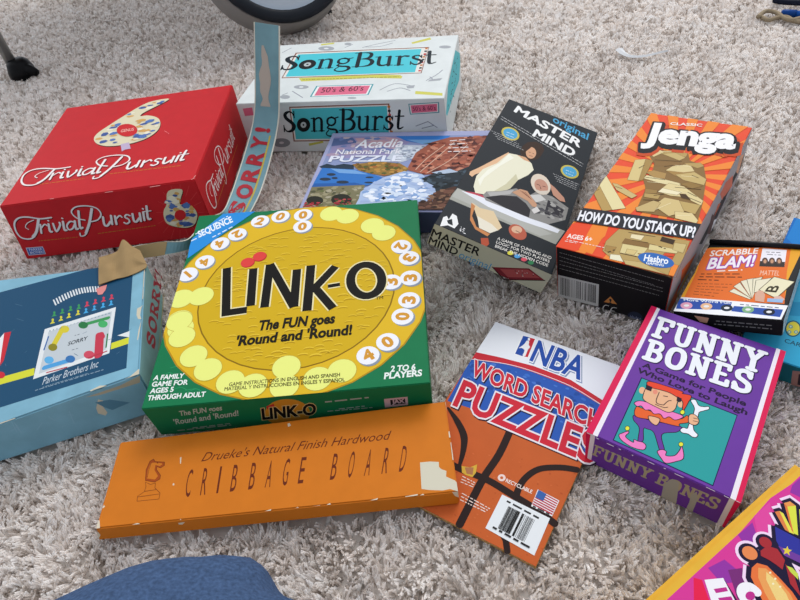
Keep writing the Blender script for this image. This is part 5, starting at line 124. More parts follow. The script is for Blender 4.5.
  ['top','league_logo',[["p","f8f8f8",13,[[28.4,206.8],[42.7,208.2],[46.5,181.4],[31.7,180.1]]],["p","2450a8",14,[[30.0,205.9],[36.5,206.6],[40.4,181.4],[32.6,181.2]]],["p","cc2c3c",15,[[36.8,206.4],[42.1,206.8],[45.3,182.4],[40.6,181.5]]],["p","f6f6f6",16,[[35.8,201.5],[36.3,201.9],[37.0,202.0],[37.7,201.8],[38.3,201.3],[38.7,200.5],[39.0,199.4],[39.3,198.2],[39.7,197.2],[40.3,196.6],[41.0,196.1],[41.7,195.7],[42.1,195.0],[42.1,194.2],[41.9,193.3],[41.7,192.1],[41.6,190.8],[41.8,188.9],[42.2,186.7],[42.5,184.6],[42.6,183.1],[42.2,182.2],[41.4,181.7],[40.7,181.7],[40.1,182.2],[39.7,183.4],[39.6,185.4],[39.4,187.4],[39.0,188.9],[38.2,189.7],[37.2,190.2],[36.2,190.4],[35.3,190.5],[34.5,190.2],[33.7,189.6],[33.1,189.1],[32.9,189.3],[33.2,190.4],[33.9,192.1],[34.8,194.1],[35.3,195.8],[35.5,197.4],[35.6,199.1],[35.6,200.5]]],["e","f6f6f6",16,[[36.9,204.0],[1.0,0.5],[0.8,-1.7]]],["t","8898b8",13,[[50.2,179.0],[99.9,177.4],[48.1,204.9]],"NBA",0.06],["t","f4f6fa",14,[[48.7,180.2],[98.5,178.6],[46.5,206.2]],"NBA",0.06],["t","2450a8",15,[[48.7,180.2],[98.5,178.6],[46.5,206.2]],"NBA",0.025]]],
  ['top','back_matter',[["p","e8ecee",12,[[86.1,40.9],[127.7,40.1],[129.0,7.0],[87.0,8.9]]],["m","303030",13,[[91.9,37.5],[120.7,35.9]],1.6,485],["s","181818",14,[[95.1,34.1],[95.7,13.3]],0.32,0],["s","181818",15,[[95.6,34.1],[96.2,13.3]],0.32,0],["s","181818",16,[[96.1,34.1],[96.7,13.3]],0.45,0],["s","181818",17,[[96.6,34.1],[97.2,13.3]],0.32,0],["s","181818",18,[[97.1,34.1],[97.7,13.3]],0.45,0],["s","181818",19,[[97.6,34.0],[98.2,13.3]],0.32,0],["s","181818",20,[[98.1,34.0],[98.7,13.3]],0.22,0],["s","181818",21,[[98.7,34.0],[99.2,13.3]],0.45,0],["s","181818",22,[[99.2,34.0],[99.7,13.3]],0.32,0],["s","181818",23,[[99.7,34.0],[100.2,13.3]],0.45,0],["s","181818",24,[[100.2,33.9],[100.7,13.3]],0.22,0],["s","181818",25,[[100.7,33.9],[101.2,13.2]],0.32,0],["s","181818",26,[[101.2,33.9],[101.7,13.2]],0.32,0],["s","181818",27,[[101.7,33.9],[102.2,13.2]],0.22,0],["s","181818",28,[[102.2,33.9],[102.7,13.2]],0.45,0],["s","181818",29,[[102.8,33.9],[103.2,13.2]],0.45,0],["s","181818",30,[[103.3,33.8],[103.7,13.2]],0.45,0],["s","181818",31,[[103.8,33.8],[104.2,13.2]],0.32,0],["s","181818",32,[[104.3,33.8],[104.7,13.2]],0.45,0],["s","181818",33,[[104.8,33.8],[105.2,13.2]],0.45,0],["s","181818",34,[[105.3,33.8],[105.7,13.2]],0.22,0],["s","181818",13,[[107.3,33.7],[107.7,13.1]],0.45,0],["s","181818",14,[[107.8,33.7],[108.2,13.1]],0.45,0],["s","181818",15,[[108.3,33.7],[108.6,13.1]],0.45,0],["s","181818",16,[[108.8,33.6],[109.1,13.1]],0.45,0],["s","181818",13,[[109.8,33.6],[110.1,13.1]],0.22,0],["s","181818",13,[[110.3,33.6],[110.6,13.1]],0.22,0],["s","181818",13,[[111.4,33.5],[111.6,13.1]],0.32,0],["s","181818",14,[[111.9,33.5],[112.1,13.1]],0.22,0],["s","181818",15,[[112.4,33.5],[112.6,13.1]],0.32,0],["s","181818",16,[[112.9,33.5],[113.1,13.0]],0.45,0],["s","181818",13,[[113.9,33.5],[114.0,13.0]],0.45,0],["s","181818",14,[[114.4,33.4],[114.5,13.0]],0.22,0],["s","181818",13,[[114.9,33.4],[115.0,13.0]],0.32,0],["s","181818",13,[[115.4,33.4],[115.5,13.0]],0.22,0],["s","181818",13,[[115.8,33.4],[116.0,13.0]],0.45,0],["s","181818",13,[[116.3,33.4],[116.5,13.0]],0.22,0],["s","181818",13,[[116.8,33.3],[117.0,13.0]],0.32,0],["s","181818",13,[[117.8,33.3],[117.9,13.0]],0.32,0],["m","303030",35,[[91.8,12.3],[123.5,10.9]],1.6,973],["p","f0f0f0",12,[[109.5,58.5],[128.3,57.4],[128.5,42.3],[110.7,42.5]]],["p","c04050",13,[[110.2,57.9],[127.8,56.7],[127.8,55.6],[110.2,56.8]]],["p","c04050",14,[[110.2,55.8],[127.8,54.7],[127.9,53.5],[110.3,54.7]]],["p","c04050",15,[[110.3,53.8],[127.9,52.6],[127.9,51.5],[110.4,52.6]]],["p","c04050",16,[[110.4,51.7],[128.0,50.6],[128.0,49.5],[110.5,50.5]]],["p","c04050",17,[[110.5,49.6],[128.0,48.6],[128.0,47.4],[110.6,48.5]]],["p","c04050",18,[[110.6,47.6],[128.1,46.6],[128.1,45.4],[110.7,46.5]]],["p","c04050",19,[[110.7,45.6],[128.1,44.6],[128.1,43.4],[110.8,44.4]]],["p","3c64a8",17,[[110.2,58.4],[117.2,57.9],[117.3,51.1],[110.5,51.1]]],["m","404040",20,[[112.0,43.2],[127.4,43.0]],1.2,594],["e","f0d8d0",9,[[79.2,54.4],[2.9,1.5],[1.4,-2.9]]],["e","c86430",10,[[79.2,54.4],[1.2,0.6],[0.6,-1.2]]],["t","f8e8e0",10,[[83.6,52.4],[106.6,52.7],[83.3,55.6]],"RECYCLABLE",0.02],["p","d8b040",13,[[44.5,48.6],[51.6,50.8],[55.5,56.1],[58.2,48.8],[57.6,43.5],[51.4,42.7],[47.8,43.3]]],["p","b07850",14,[[47.6,48.7],[54.2,52.1],[56.8,45.5],[51.8,44.1]]],["m","f4dcd0",12,[[49.8,40.4],[61.9,39.9]],0.8,300],["m","f4dcd0",11,[[56.7,26.6],[83.0,25.0]],0.8,981],["m","f4dcd0",12,[[50.3,37.7],[62.1,37.9]],0.8,360],["m","f4dcd0",12,[[57.4,23.7],[81.9,23.0]],0.8,838],["m","f4dcd0",12,[[50.9,35.1],[62.3,35.8]],0.8,132],["m","f4dcd0",11,[[58.1,20.8],[80.8,21.1]],0.8,429]]],
 ],
 'cribbage': [
  ['top','title_lettering',[["t","6c2c16",1,[[79.8,53.9],[246.9,55.7],[83.2,62.6]],"Drueke's Natural Finish Hardwood",0],["t","6c2c16",1,[[71.5,20.5],[76.2,20.6],[69.9,46.6]],"C",0],["t","6c2c16",1,[[85.0,20.7],[89.7,20.8],[83.9,46.7]],"R",0],["t","6c2c16",1,[[99.1,20.9],[100.8,21.0],[98.5,46.7]],"I",0],["t","6c2c16",1,[[110.8,21.1],[115.5,21.2],[110.7,46.8]],"B",0],["t","6c2c16",1,[[126.6,21.3],[131.2,21.4],[127.0,46.9]],"B",0],["t","6c2c16",1,[[140.9,21.6],[145.6,21.6],[141.8,47.0]],"A",0],["t","6c2c16",1,[[155.2,21.8],[159.9,21.8],[156.6,47.1]],"G",0],["t","6c2c16",1,[[169.2,22.0],[173.8,22.0],[171.0,47.1]],"E",0],["t","6c2c16",1,[[196.6,22.4],[201.2,22.4],[199.4,47.3]],"B",0],["t","6c2c16",1,[[211.1,22.6],[215.7,22.7],[214.3,47.4]],"O",0],["t","6c2c16",1,[[225.5,22.8],[230.1,22.9],[229.3,47.5]],"A",0],["t","6c2c16",1,[[240.3,23.0],[244.9,23.1],[244.5,47.6]],"R",0],["t","6c2c16",1,[[255.0,23.2],[259.5,23.3],[259.6,47.6]],"D",0]]],
  ['top','chess_knight_print',[["p","a84c18",1,[[31.9,42.4],[30.2,51.7],[31.6,59.9],[34.4,61.8],[36.5,59.0],[45.6,57.4],[46.4,53.8],[43.3,51.7],[39.6,53.6],[39.9,50.6],[45.1,44.1],[45.4,40.6],[41.5,38.1],[32.3,40.6]]],["p","d47a22",2,[[33.0,43.5],[32.0,51.0],[33.0,57.9],[36.2,58.0],[43.5,56.4],[44.3,55.1],[41.9,53.8],[37.8,55.3],[38.1,50.3],[42.9,43.8],[40.9,40.6],[33.2,42.5]]],["s","6c2c16",3,[[31.9,42.4],[30.2,51.7],[31.6,59.9],[34.4,61.8],[36.5,59.0],[45.6,57.4],[46.4,53.8],[43.3,51.7],[39.6,53.6],[39.9,50.6],[45.1,44.1],[45.4,40.6],[41.5,38.1],[32.3,40.6]],0.45,2],["s","6c2c16",4,[[32.7,39.1],[38.0,36.1],[42.2,37.1],[42.9,32.2],[48.7,26.9],[49.1,21.2],[29.7,21.3],[29.0,25.8],[34.1,29.9],[34.3,34.6]],0.4,2],["s","6c2c16",5,[[29.6,25.3],[48.4,26.0]],0.4,0],["s","6c2c16",5,[[34.1,29.9],[44.7,30.6]],0.4,0],["e","6c2c16",4,[[39.2,57.2],[0.7,-0.1],[0.1,-0.5]]],["s","6c2c16",4,[[33.4,58.4],[32.9,50.9],[33.4,43.4]],0.35,1]]],
  ['top','torn_patch',[["p","d8d2bc",1,[[273.3,29.9],[281.7,29.8],[289.0,28.5],[288.8,23.8],[290.3,21.7],[294.6,19.4],[293.8,14.4],[298.8,11.1],[300.7,10.0],[301.9,8.0],[302.1,0.1],[295.9,2.9],[289.8,2.3],[279.8,3.8],[273.0,5.5]]]]],
  ['top','edge_wear',[["p","e0d4bc",1,[[169.3,0.0],[171.2,0.8],[171.9,0.0]]],["p","e0d4bc",1,[[183.3,0.0],[189.4,0.3],[189.8,0.0]]],["p","e0d4bc",1,[[194.7,0.0],[197.7,1.4],[198.5,0.0]]],["p","e0d4bc",1,[[230.6,0.0],[237.2,1.5],[236.8,0.2],[236.1,0.0]]],["p","e0d4bc",1,[[259.4,0.0],[259.2,0.4],[269.4,1.4],[269.8,0.3],[266.2,0.0]]],["p","e0d4bc",2,[[271.5,0.0],[271.4,0.1],[273.9,1.2],[275.0,0.0]]],["p","e0d4bc",1,[[300.4,77.1],[299.8,89.3],[300.1,89.2]]],["p","e0d4bc",1,[[300.7,64.4],[300.7,60.8],[300.7,60.7]]],["p","e0d4bc",1,[[299.9,57.2],[300.8,57.5],[301.0,51.0],[299.8,51.2]]],["p","e0d4bc",2,[[300.5,46.0],[301.1,46.0],[301.4,31.8],[301.4,28.9],[300.6,29.0]]],["p","e0d4bc",1,[[155.2,84.0],[157.0,84.6],[158.6,81.7],[156.0,80.4]]],["p","e0d4bc",1,[[0.0,0.0],[-0.2,6.3],[0.8,7.4],[3.3,0.5],[3.4,0.0]]],["p","e0d4bc",1,[[30.8,0.0],[35.4,1.1],[38.4,0.0]]],["p","e0d4bc",1,[[72.0,0.0],[72.3,0.8],[73.4,0.0]]],["p","e0d4bc",1,[[143.5,0.0],[149.0,1.4],[148.5,0.0]]],["p","e0d4bc",1,[[-0.2,19.3],[0.6,21.0],[1.9,19.5],[0.7,17.8]]],["p","e0d4bc",1,[[59.2,60.4],[60.5,60.7],[61.5,53.8],[60.6,54.1]]],["p","e0d4bc",1,[[58.1,34.3],[59.2,35.2],[60.1,33.2],[58.8,32.8]]]]],
  ['front','front_wear',[["p","e0d4bc",1,[[2.6,10.9],[3.8,9.4],[4.2,6.3],[0.3,1.3]]],["p","e0d4bc",1,[[72.7,11.1],[78.7,11.4],[75.8,8.8],[72.9,9.2]]],["p","e0d4bc",1,[[300.8,14.4],[305.5,14.4],[305.4,7.7],[302.6,9.7]]]]],
 ],
 'ring': [
  ['top','cover_print',[["s","2c9a64",1,[[99.7,146.2],[107.2,149.6],[112.2,147.1]],0.6,1],["s","2c9a64",1,[[43.1,103.1],[49.2,105.1],[53.0,103.1]],0.6,1],["s","2c9a64",1,[[37.8,33.6],[43.8,41.1],[49.6,38.2]],0.6,1],["s","2c9a64",1,[[93.5,89.6],[97.8,97.2],[103.1,94.6]],0.6,1],["s","2c9a64",1,[[80.9,220.6],[88.1,224.2],[92.9,221.8]],0.6,1],["s","2c9a64",1,[[226.8,129.4],[236.2,132.5],[242.2,129.5]],0.6,1],["s","2c9a64",1,[[94.0,215.5],[102.9,213.4],[108.4,210.6]],0.6,1],["s","2c9a64",1,[[174.0,83.6],[179.1,83.2],[182.2,81.7]],0.6,1],["s","2c9a64",1,[[219.7,85.2],[222.5,90.5],[226.1,88.7]],0.6,1],["s","2c9a64",1,[[13.3,169.1],[16.2,175.2],[20.2,173.2]],0.6,1],["s","2c9a64",1,[[17.0,44.5],[25.2,45.9],[30.2,43.4]],0.6,1],["s","2c9a64",1,[[133.5,69.9],[138.5,71.5],[141.7,70.0]],0.6,1],["s","2c9a64",1,[[117.8,212.9],[123.0,217.5],[127.2,215.4]],0.6,1],["s","2c9a64",1,[[118.3,248.2],[128.5,252.3],[135.1,249.0]],0.6,1],["s","2c9a64",1,[[205.3,225.0],[210.5,222.3],[214.0,220.6]],0.6,1],["s","2c9a64",1,[[71.2,180.5],[79.9,185.7],[86.0,182.7]],0.6,1],["s","2c9a64",1,[[14.0,95.2],[22.4,101.8],[28.8,98.6]],0.6,1],["s","2c9a64",1,[[37.7,12.7],[46.5,16.9],[52.4,13.9]],0.6,1],["s","2c9a64",1,[[32.1,175.6],[40.0,174.2],[44.8,171.8]],0.6,1],["s","2c9a64",1,[[188.9,153.6],[198.0,160.8],[205.0,157.3]],0.6,1],["s","2c9a64",1,[[153.3,216.4],[158.3,223.0],[163.3,220.5]],0.6,1],["s","2c9a64",1,[[160.8,183.3],[165.1,190.3],[170.1,187.9]],0.6,1],["s","2c9a64",2,[[177.8,84.3],[187.0,79.3],[193.3,76.2]],0.6,1],["s","2c9a64",1,[[138.4,166.3],[145.2,168.5],[149.5,166.3]],0.6,1],["s","2c9a64",1,[[45.1,177.5],[51.3,187.5],[58.4,183.9]],0.6,1],["s","2c9a64",1,[[128.5,113.3],[133.4,115.5],[136.6,113.9]],0.6,1],["s","2c9a64",3,[[172.1,75.6],[177.2,73.7],[180.5,72.1]],0.6,1],["s","2c9a64",2,[[219.0,91.3],[224.4,92.5],[227.7,90.9]],0.6,1],["s","2c9a64",1,[[98.8,127.8],[104.4,126.2],[107.9,124.4]],0.6,1],["s","2c9a64",1,[[145.7,208.2],[156.4,204.7],[163.1,201.4]],0.6,1],["s","2c9a64",1,[[230.7,180.0],[236.8,181.5],[240.5,179.6]],0.6,1],["s","2c9a64",1,[[49.5,202.9],[55.5,200.4],[59.4,198.5]],0.6,1],["s","2c9a64",1,[[132.4,169.1],[137.4,174.0],[141.6,171.9]],0.6,1],["s","2c9a64",1,[[135.9,40.2],[145.1,41.8],[150.8,39.0]],0.6,1],["s","2c9a64",1,[[10.2,33.8],[16.9,39.0],[21.9,36.4]],0.6,1],["s","2c9a64",1,[[87.2,168.2],[90.1,173.4],[93.7,171.6]],0.6,1],["s","2c9a64",1,[[74.0,147.3],[79.6,151.6],[83.8,149.5]],0.6,1],["s","2c9a64",1,[[219.0,142.9],[224.4,142.2],[227.7,140.6]],0.6,1],["s","2c9a64",1,[[60.8,210.2],[72.6,209.9],[79.7,206.4]],0.6,1],["s","2c9a64",1,[[189.0,217.5],[196.4,219.6],[201.1,217.3]],0.6,1],["s","2c9a64",2,[[37.4,16.4],[46.4,17.2],[51.8,14.5]],0.6,1],["s","2c9a64",1,[[16.1,217.5],[23.7,220.4],[28.6,217.9]],0.6,1],["s","2c9a64",2,[[95.3,122.1],[97.7,127.3],[101.2,125.6]],0.6,1],["s","2c9a64",1,[[126.9,141.0],[137.7,142.7],[144.2,139.4]],0.6,1],["s","2c9a64",1,[[219.6,114.2],[226.4,121.9],[232.5,118.8]],0.6,1],["s","2c9a64",1,[[26.8,228.9],[32.9,231.0],[36.8,229.1]],0.6,1],["s","2c9a64",1,[[165.1,101.5],[169.4,107.1],[173.6,104.9]],0.6,1],["s","2c9a64",1,[[216.4,179.9],[221.5,185.6],[226.1,183.3]],0.6,1],["s","2c9a64",1,[[169.9,97.3],[179.3,97.3],[185.0,94.5]],0.6,1],["s","2c9a64",3,[[223.3,98.2],[234.1,93.1],[241.3,89.6]],0.6,1],["s","2c9a64",1,[[56.1,55.0],[61.0,53.0],[64.1,51.4]],0.6,1],["s","2c9a64",1,[[49.7,58.6],[60.7,62.3],[67.6,58.9]],0.6,1],["s","2c9a64",1,[[156.1,94.9],[163.0,96.5],[167.3,94.4]],0.6,1],["s","2c9a64",1,[[217.4,231.4],[225.6,231.8],[230.5,229.3]],0.6,1],["s","2c9a64",1,[[50.9,167.5],[61.2,163.4],[67.9,160.1]],0.6,1],["s","2c9a64",1,[[202.6,123.8],[207.9,126.2],[211.3,124.5]],0.6,1],["s","2c9a64",1,[[191.3,190.6],[195.5,193.7],[198.7,192.2]],0.6,1],["s","2c9a64",1,[[208.8,93.9],[213.9,99.0],[218.2,96.8]],0.6,1],["s","2c9a64",3,[[21.2,17.2],[31.7,20.2],[38.3,16.9]],0.6,1],["s","2c9a64",2,[[42.9,198.9],[51.1,199.3],[56.0,196.9]],0.6,1],["p","b88c18",4,[[262.5,175.4],[256.2,193.3],[239.7,219.7],[217.7,241.7],[191.3,258.2],[161.9,268.5],[154.9,269.3],[121.2,270.9],[100.1,268.5],[70.7,258.2],[44.3,241.7],[22.3,219.7],[5.8,193.3],[1.1,180.1],[0.5,87.6],[5.8,72.7],[22.3,46.3],[44.3,24.3],[70.7,7.8],[92.9,-0.0],[169.1,-0.0],[191.3,7.8],[217.7,24.3],[239.7,46.3],[256.2,72.7],[261.2,86.8]]],["p","e2b826",5,[[262.5,171.0],[254.9,192.7],[238.5,218.7],[216.7,240.5],[190.7,256.9],[161.6,267.1],[132.0,270.4],[130.6,270.5],[100.4,267.1],[71.3,256.9],[45.3,240.5],[23.5,218.7],[7.1,192.7],[1.1,175.5],[0.6,92.0],[7.1,73.3],[23.5,47.3],[45.3,25.5],[71.3,9.1],[97.4,-0.0],[164.6,-0.0],[190.7,9.1],[216.7,25.5],[238.5,47.3],[254.9,73.3],[261.2,91.5]]],["e","8c6c10",6,[[131.0,131.0],[102.5,0.0],[0.0,102.5]]],["e","d4ae1c",7,[[131.0,131.0],[101.0,0.0],[0.0,101.0]]],["b",["bc9414","ecca3c"],8,[[131.0,131.0]],96,230,245]]],
  ['top','link_discs',[["p","c8b040",6,[[22.5,136.8],[22.2,139.9],[21.2,142.8],[19.6,145.4],[17.4,147.5],[14.8,149.2],[11.9,150.2],[8.8,150.5],[5.8,150.2],[2.9,149.2],[0.9,147.9],[0.8,125.8],[2.9,124.5],[5.8,123.5],[8.8,123.1],[11.9,123.5],[14.8,124.5],[17.4,126.1],[19.6,128.3],[21.2,130.9],[22.2,133.8]]],["e","c8b040",14,[[30.0,137.6],[13.7,0.0],[0.0,13.7]]],["p","eef284",15,[[22.0,136.8],[21.7,139.8],[20.7,142.6],[19.2,145.1],[17.1,147.2],[14.6,148.7],[11.8,149.7],[8.8,150.0],[5.9,149.7],[3.1,148.7],[0.9,147.3],[0.8,126.4],[3.1,124.9],[5.9,124.0],[8.8,123.6],[11.8,124.0],[14.6,124.9],[17.1,126.5],[19.2,128.6],[20.7,131.1],[21.7,133.9]]],["e","eef284",16,[[30.0,137.6],[13.2,0.0],[0.0,13.2]]],["p","c8b040",6,[[27.0,106.2],[26.7,109.3],[25.6,112.2],[24.0,114.8],[21.8,116.9],[19.2,118.6],[16.3,119.6],[13.3,119.9],[10.3,119.6],[7.4,118.6],[4.8,116.9],[2.6,114.8],[1.0,112.2],[0.7,111.4],[0.6,101.2],[1.0,100.3],[2.6,97.7],[4.8,95.5],[7.4,93.9],[10.3,92.9],[13.3,92.5],[16.3,92.9],[19.2,93.9],[21.8,95.5],[24.0,97.7],[25.6,100.3],[26.7,103.2]]],["e","c8b040",8,[[17.1,93.9],[13.7,0.0],[0.0,13.7]]],["p","eef284",9,[[26.5,106.2],[26.2,109.2],[25.2,112.0],[23.6,114.5],[21.5,116.5],[19.0,118.1],[16.2,119.1],[13.3,119.4],[10.4,119.1],[7.6,118.1],[5.1,116.5],[3.0,114.5],[1.4,112.0],[0.7,109.9],[0.6,102.7],[1.4,100.5],[3.0,98.0],[5.1,95.9],[7.6,94.3],[10.4,93.4],[13.3,93.0],[16.2,93.4],[19.0,94.3],[21.5,95.9],[23.6,98.0],[25.2,100.5],[26.2,103.3]]],["e","eef284",10,[[17.1,93.9],[13.2,0.0],[0.0,13.2]]],["p","c8b040",11,[[27.4,104.5],[27.0,107.5],[26.0,110.4],[24.4,113.0],[22.2,115.2],[19.6,116.8],[16.7,117.8],[13.7,118.2],[10.6,117.8],[7.7,116.8],[5.1,115.2],[3.0,113.0],[1.3,110.4],[0.7,108.6],[0.6,100.5],[1.3,98.5],[3.0,95.9],[5.1,93.8],[7.7,92.1],[10.6,91.1],[13.7,90.8],[16.7,91.1],[19.6,92.1],[22.2,93.8],[24.4,95.9],[26.0,98.5],[27.0,101.4]]],["e","c8b040",12,[[20.7,82.6],[13.7,0.0],[0.0,13.7]]],["p","eef284",13,[[26.9,104.5],[26.5,107.4],[25.6,110.2],[24.0,112.7],[21.9,114.8],[19.4,116.4],[16.6,117.3],[13.7,117.7],[10.7,117.3],[7.9,116.4],[5.4,114.8],[3.3,112.7],[1.8,110.2],[0.8,107.4],[0.7,106.3],[0.6,102.9],[0.8,101.5],[1.8,98.7],[3.3,96.2],[5.4,94.2],[7.9,92.6],[10.7,91.6],[13.7,91.3],[16.6,91.6],[19.4,92.6],[21.9,94.2],[24.0,96.2],[25.6,98.7],[26.5,101.5]]],["e","eef284",14,[[20.7,82.6],[13.2,0.0],[0.0,13.2]]],["e","c8b040",15,[[37.5,56.3],[13.7,0.0],[0.0,13.7]]],["e","c8b040",16,[[54.5,38.4],[13.7,0.0],[0.0,13.7]]],["e","eef284",17,[[37.5,56.3],[13.2,0.0],[0.0,13.2]]],["e","eef284",18,[[54.5,38.4],[13.2,0.0],[0.0,13.2]]],["e","c8b040",19,[[78.4,21.2],[13.7,0.0],[0.0,13.7]]],["e","c8b040",20,[[100.1,14.8],[13.7,0.0],[0.0,13.7]]],["e","eef284",21,[[78.4,21.2],[13.2,0.0],[0.0,13.2]]],["e","eef284",22,[[100.1,14.8],[13.2,0.0],[0.0,13.2]]],["e","c8b040",14,[[129.3,32.7],[13.7,0.0],[0.0,13.7]]],["p","c8b040",15,[[143.1,10.8],[142.8,13.8],[141.7,16.7],[140.1,19.3],[137.9,21.5],[135.3,23.1],[132.4,24.1],[129.4,24.5],[126.3,24.1],[123.5,23.1],[120.9,21.5],[118.7,19.3],[117.1,16.7],[116.0,13.8],[115.7,10.8],[116.0,7.7],[117.1,4.8],[118.7,2.2],[120.9,0.0],[120.9,-0.0],[137.9,-0.0],[137.9,0.0],[140.1,2.2],[141.7,4.8],[142.8,7.7]]],["e","eef284",16,[[129.3,32.7],[13.2,0.0],[0.0,13.2]]],["p","eef284",17,[[142.6,10.8],[142.3,13.7],[141.3,16.5],[139.7,19.0],[137.6,21.1],[135.1,22.7],[132.3,23.6],[129.4,24.0],[126.5,23.6],[123.7,22.7],[121.2,21.1],[119.1,19.0],[117.5,16.5],[116.5,13.7],[116.2,10.8],[116.5,7.8],[117.5,5.0],[119.1,2.5],[121.2,0.4],[121.9,-0.0],[136.9,-0.0],[137.6,0.4],[139.7,2.5],[141.3,5.0],[142.3,7.8]]],["e","c8b040",7,[[159.1,15.8],[13.7,0.0],[0.0,13.7]]],["e","c8b040",14,[[181.3,22.3],[13.7,0.0],[0.0,13.7]]],["e","eef284",15,[[159.1,15.8],[13.2,0.0],[0.0,13.2]]],["e","eef284",16,[[181.3,22.3],[13.2,0.0],[0.0,13.2]]],["e","c8b040",6,[[162.8,254.1],[13.7,0.0],[0.0,13.7]]],["e","c8b040",7,[[182.0,246.3],[13.7,0.0],[0.0,13.7]]],["e","eef284",8,[[162.8,254.1],[13.2,0.0],[0.0,13.2]]],["e","eef284",9,[[182.0,246.3],[13.2,0.0],[0.0,13.2]]],["e","c8b040",14,[[210.8,224.5],[13.7,0.0],[0.0,13.7]]],["e","c8b040",15,[[223.3,209.9],[13.7,0.0],[0.0,13.7]]],["e","eef284",16,[[210.8,224.5],[13.2,0.0],[0.0,13.2]]],["e","eef284",17,[[223.3,209.9],[13.2,0.0],[0.0,13.2]]],["p","8c98a8",6,[[21.2,171.4],[20.9,173.8],[20.1,176.1],[18.9,178.1],[17.1,179.8],[15.1,181.1],[12.8,181.9],[10.4,182.2],[8.0,181.9],[5.7,181.1],[3.7,179.8],[2.0,178.1],[1.1,176.8],[1.0,166.1],[2.0,164.7],[3.7,162.9],[5.7,161.7],[8.0,160.9],[10.4,160.6],[12.8,160.9],[15.1,161.7],[17.1,162.9],[18.9,164.7],[20.1,166.7],[20.9,169.0]]],["e","8c98a8",14,[[26.0,189.2],[10.8,0.0],[0.0,10.8]]],["p","f4f4f8",15,[[19.6,173.6],[19.3,176.0],[18.5,178.3],[17.3,180.3],[15.5,182.0],[13.5,183.3],[11.2,184.1],[8.8,184.4],[6.4,184.1],[4.1,183.3],[2.1,182.0],[1.1,181.1],[1.0,166.2],[2.1,165.1],[4.1,163.9],[6.4,163.1],[8.8,162.8],[11.2,163.1],[13.5,163.9],[15.5,165.1],[17.3,166.9],[18.5,168.9],[19.3,171.2]]],["e","f4f4f8",16,[[24.4,191.4],[10.8,0.0],[0.0,10.8]]],["e","8c98a8",14,[[38.3,218.0],[10.8,0.0],[0.0,10.8]]],["e","8c98a8",15,[[56.5,231.4],[10.8,0.0],[0.0,10.8]]],["e","f4f4f8",16,[[36.7,220.2],[10.8,0.0],[0.0,10.8]]],["e","f4f4f8",17,[[54.9,233.6],[10.8,0.0],[0.0,10.8]]],["e","8c98a8",6,[[80.4,251.6],[10.8,0.0],[0.0,10.8]]],["e","8c98a8",6,[[104.2,256.6],[10.8,0.0],[0.0,10.8]]],["e","f4f4f8",7,[[78.8,253.8],[10.8,0.0],[0.0,10.8]]],["e","f4f4f8",7,[[102.6,258.8],[10.8,0.0],[0.0,10.8]]],["e","8c98a8",6,[[131.0,255.0],[10.8,0.0],[0.0,10.8]]],["e","8c98a8",14,[[131.8,233.8],[10.8,0.0],[0.0,10.8]]],["e","f4f4f8",7,[[129.4,257.2],[10.8,0.0],[0.0,10.8]]],["e","f4f4f8",15,[[130.2,236.0],[10.8,0.0],[0.0,10.8]]],["e","8c98a8",7,[[243.1,182.2],[10.8,0.0],[0.0,10.8]]],["e","8c98a8",8,[[250.9,162.6],[10.8,0.0],[0.0,10.8]]],["e","f4f4f8",8,[[241.5,184.4],[10.8,0.0],[0.0,10.8]]],["e","f4f4f8",9,[[249.3,164.8],[10.8,0.0],[0.0,10.8]]],["e","8c98a8",14,[[231.0,128.9],[10.8,0.0],[0.0,10.8]]],["e","8c98a8",15,[[250.9,132.0],[10.8,0.0],[0.0,10.8]]],["e","f4f4f8",16,[[229.4,131.1],[10.8,0.0],[0.0,10.8]]],["e","f4f4f8",17,[[249.3,134.2],[10.8,0.0],[0.0,10.8]]],["e","8c98a8",6,[[247.9,101.0],[10.8,0.0],[0.0,10.8]]],["e","8c98a8",8,[[240.5,79.7],[10.8,0.0],[0.0,10.8]]],["e","f4f4f8",7,[[246.3,103.2],[10.8,0.0],[0.0,10.8]]],["e","f4f4f8",9,[[238.9,81.9],[10.8,0.0],[0.0,10.8]]],["e","8c98a8",14,[[225.2,49.2],[10.8,0.0],[0.0,10.8]]],["e","8c98a8",15,[[206.7,35.1],[10.8,0.0],[0.0,10.8]]],["e","f4f4f8",16,[[223.6,51.4],[10.8,0.0],[0.0,10.8]]],["e","f4f4f8",17,[[205.1,37.3],[10.8,0.0],[0.0,10.8]]]]],
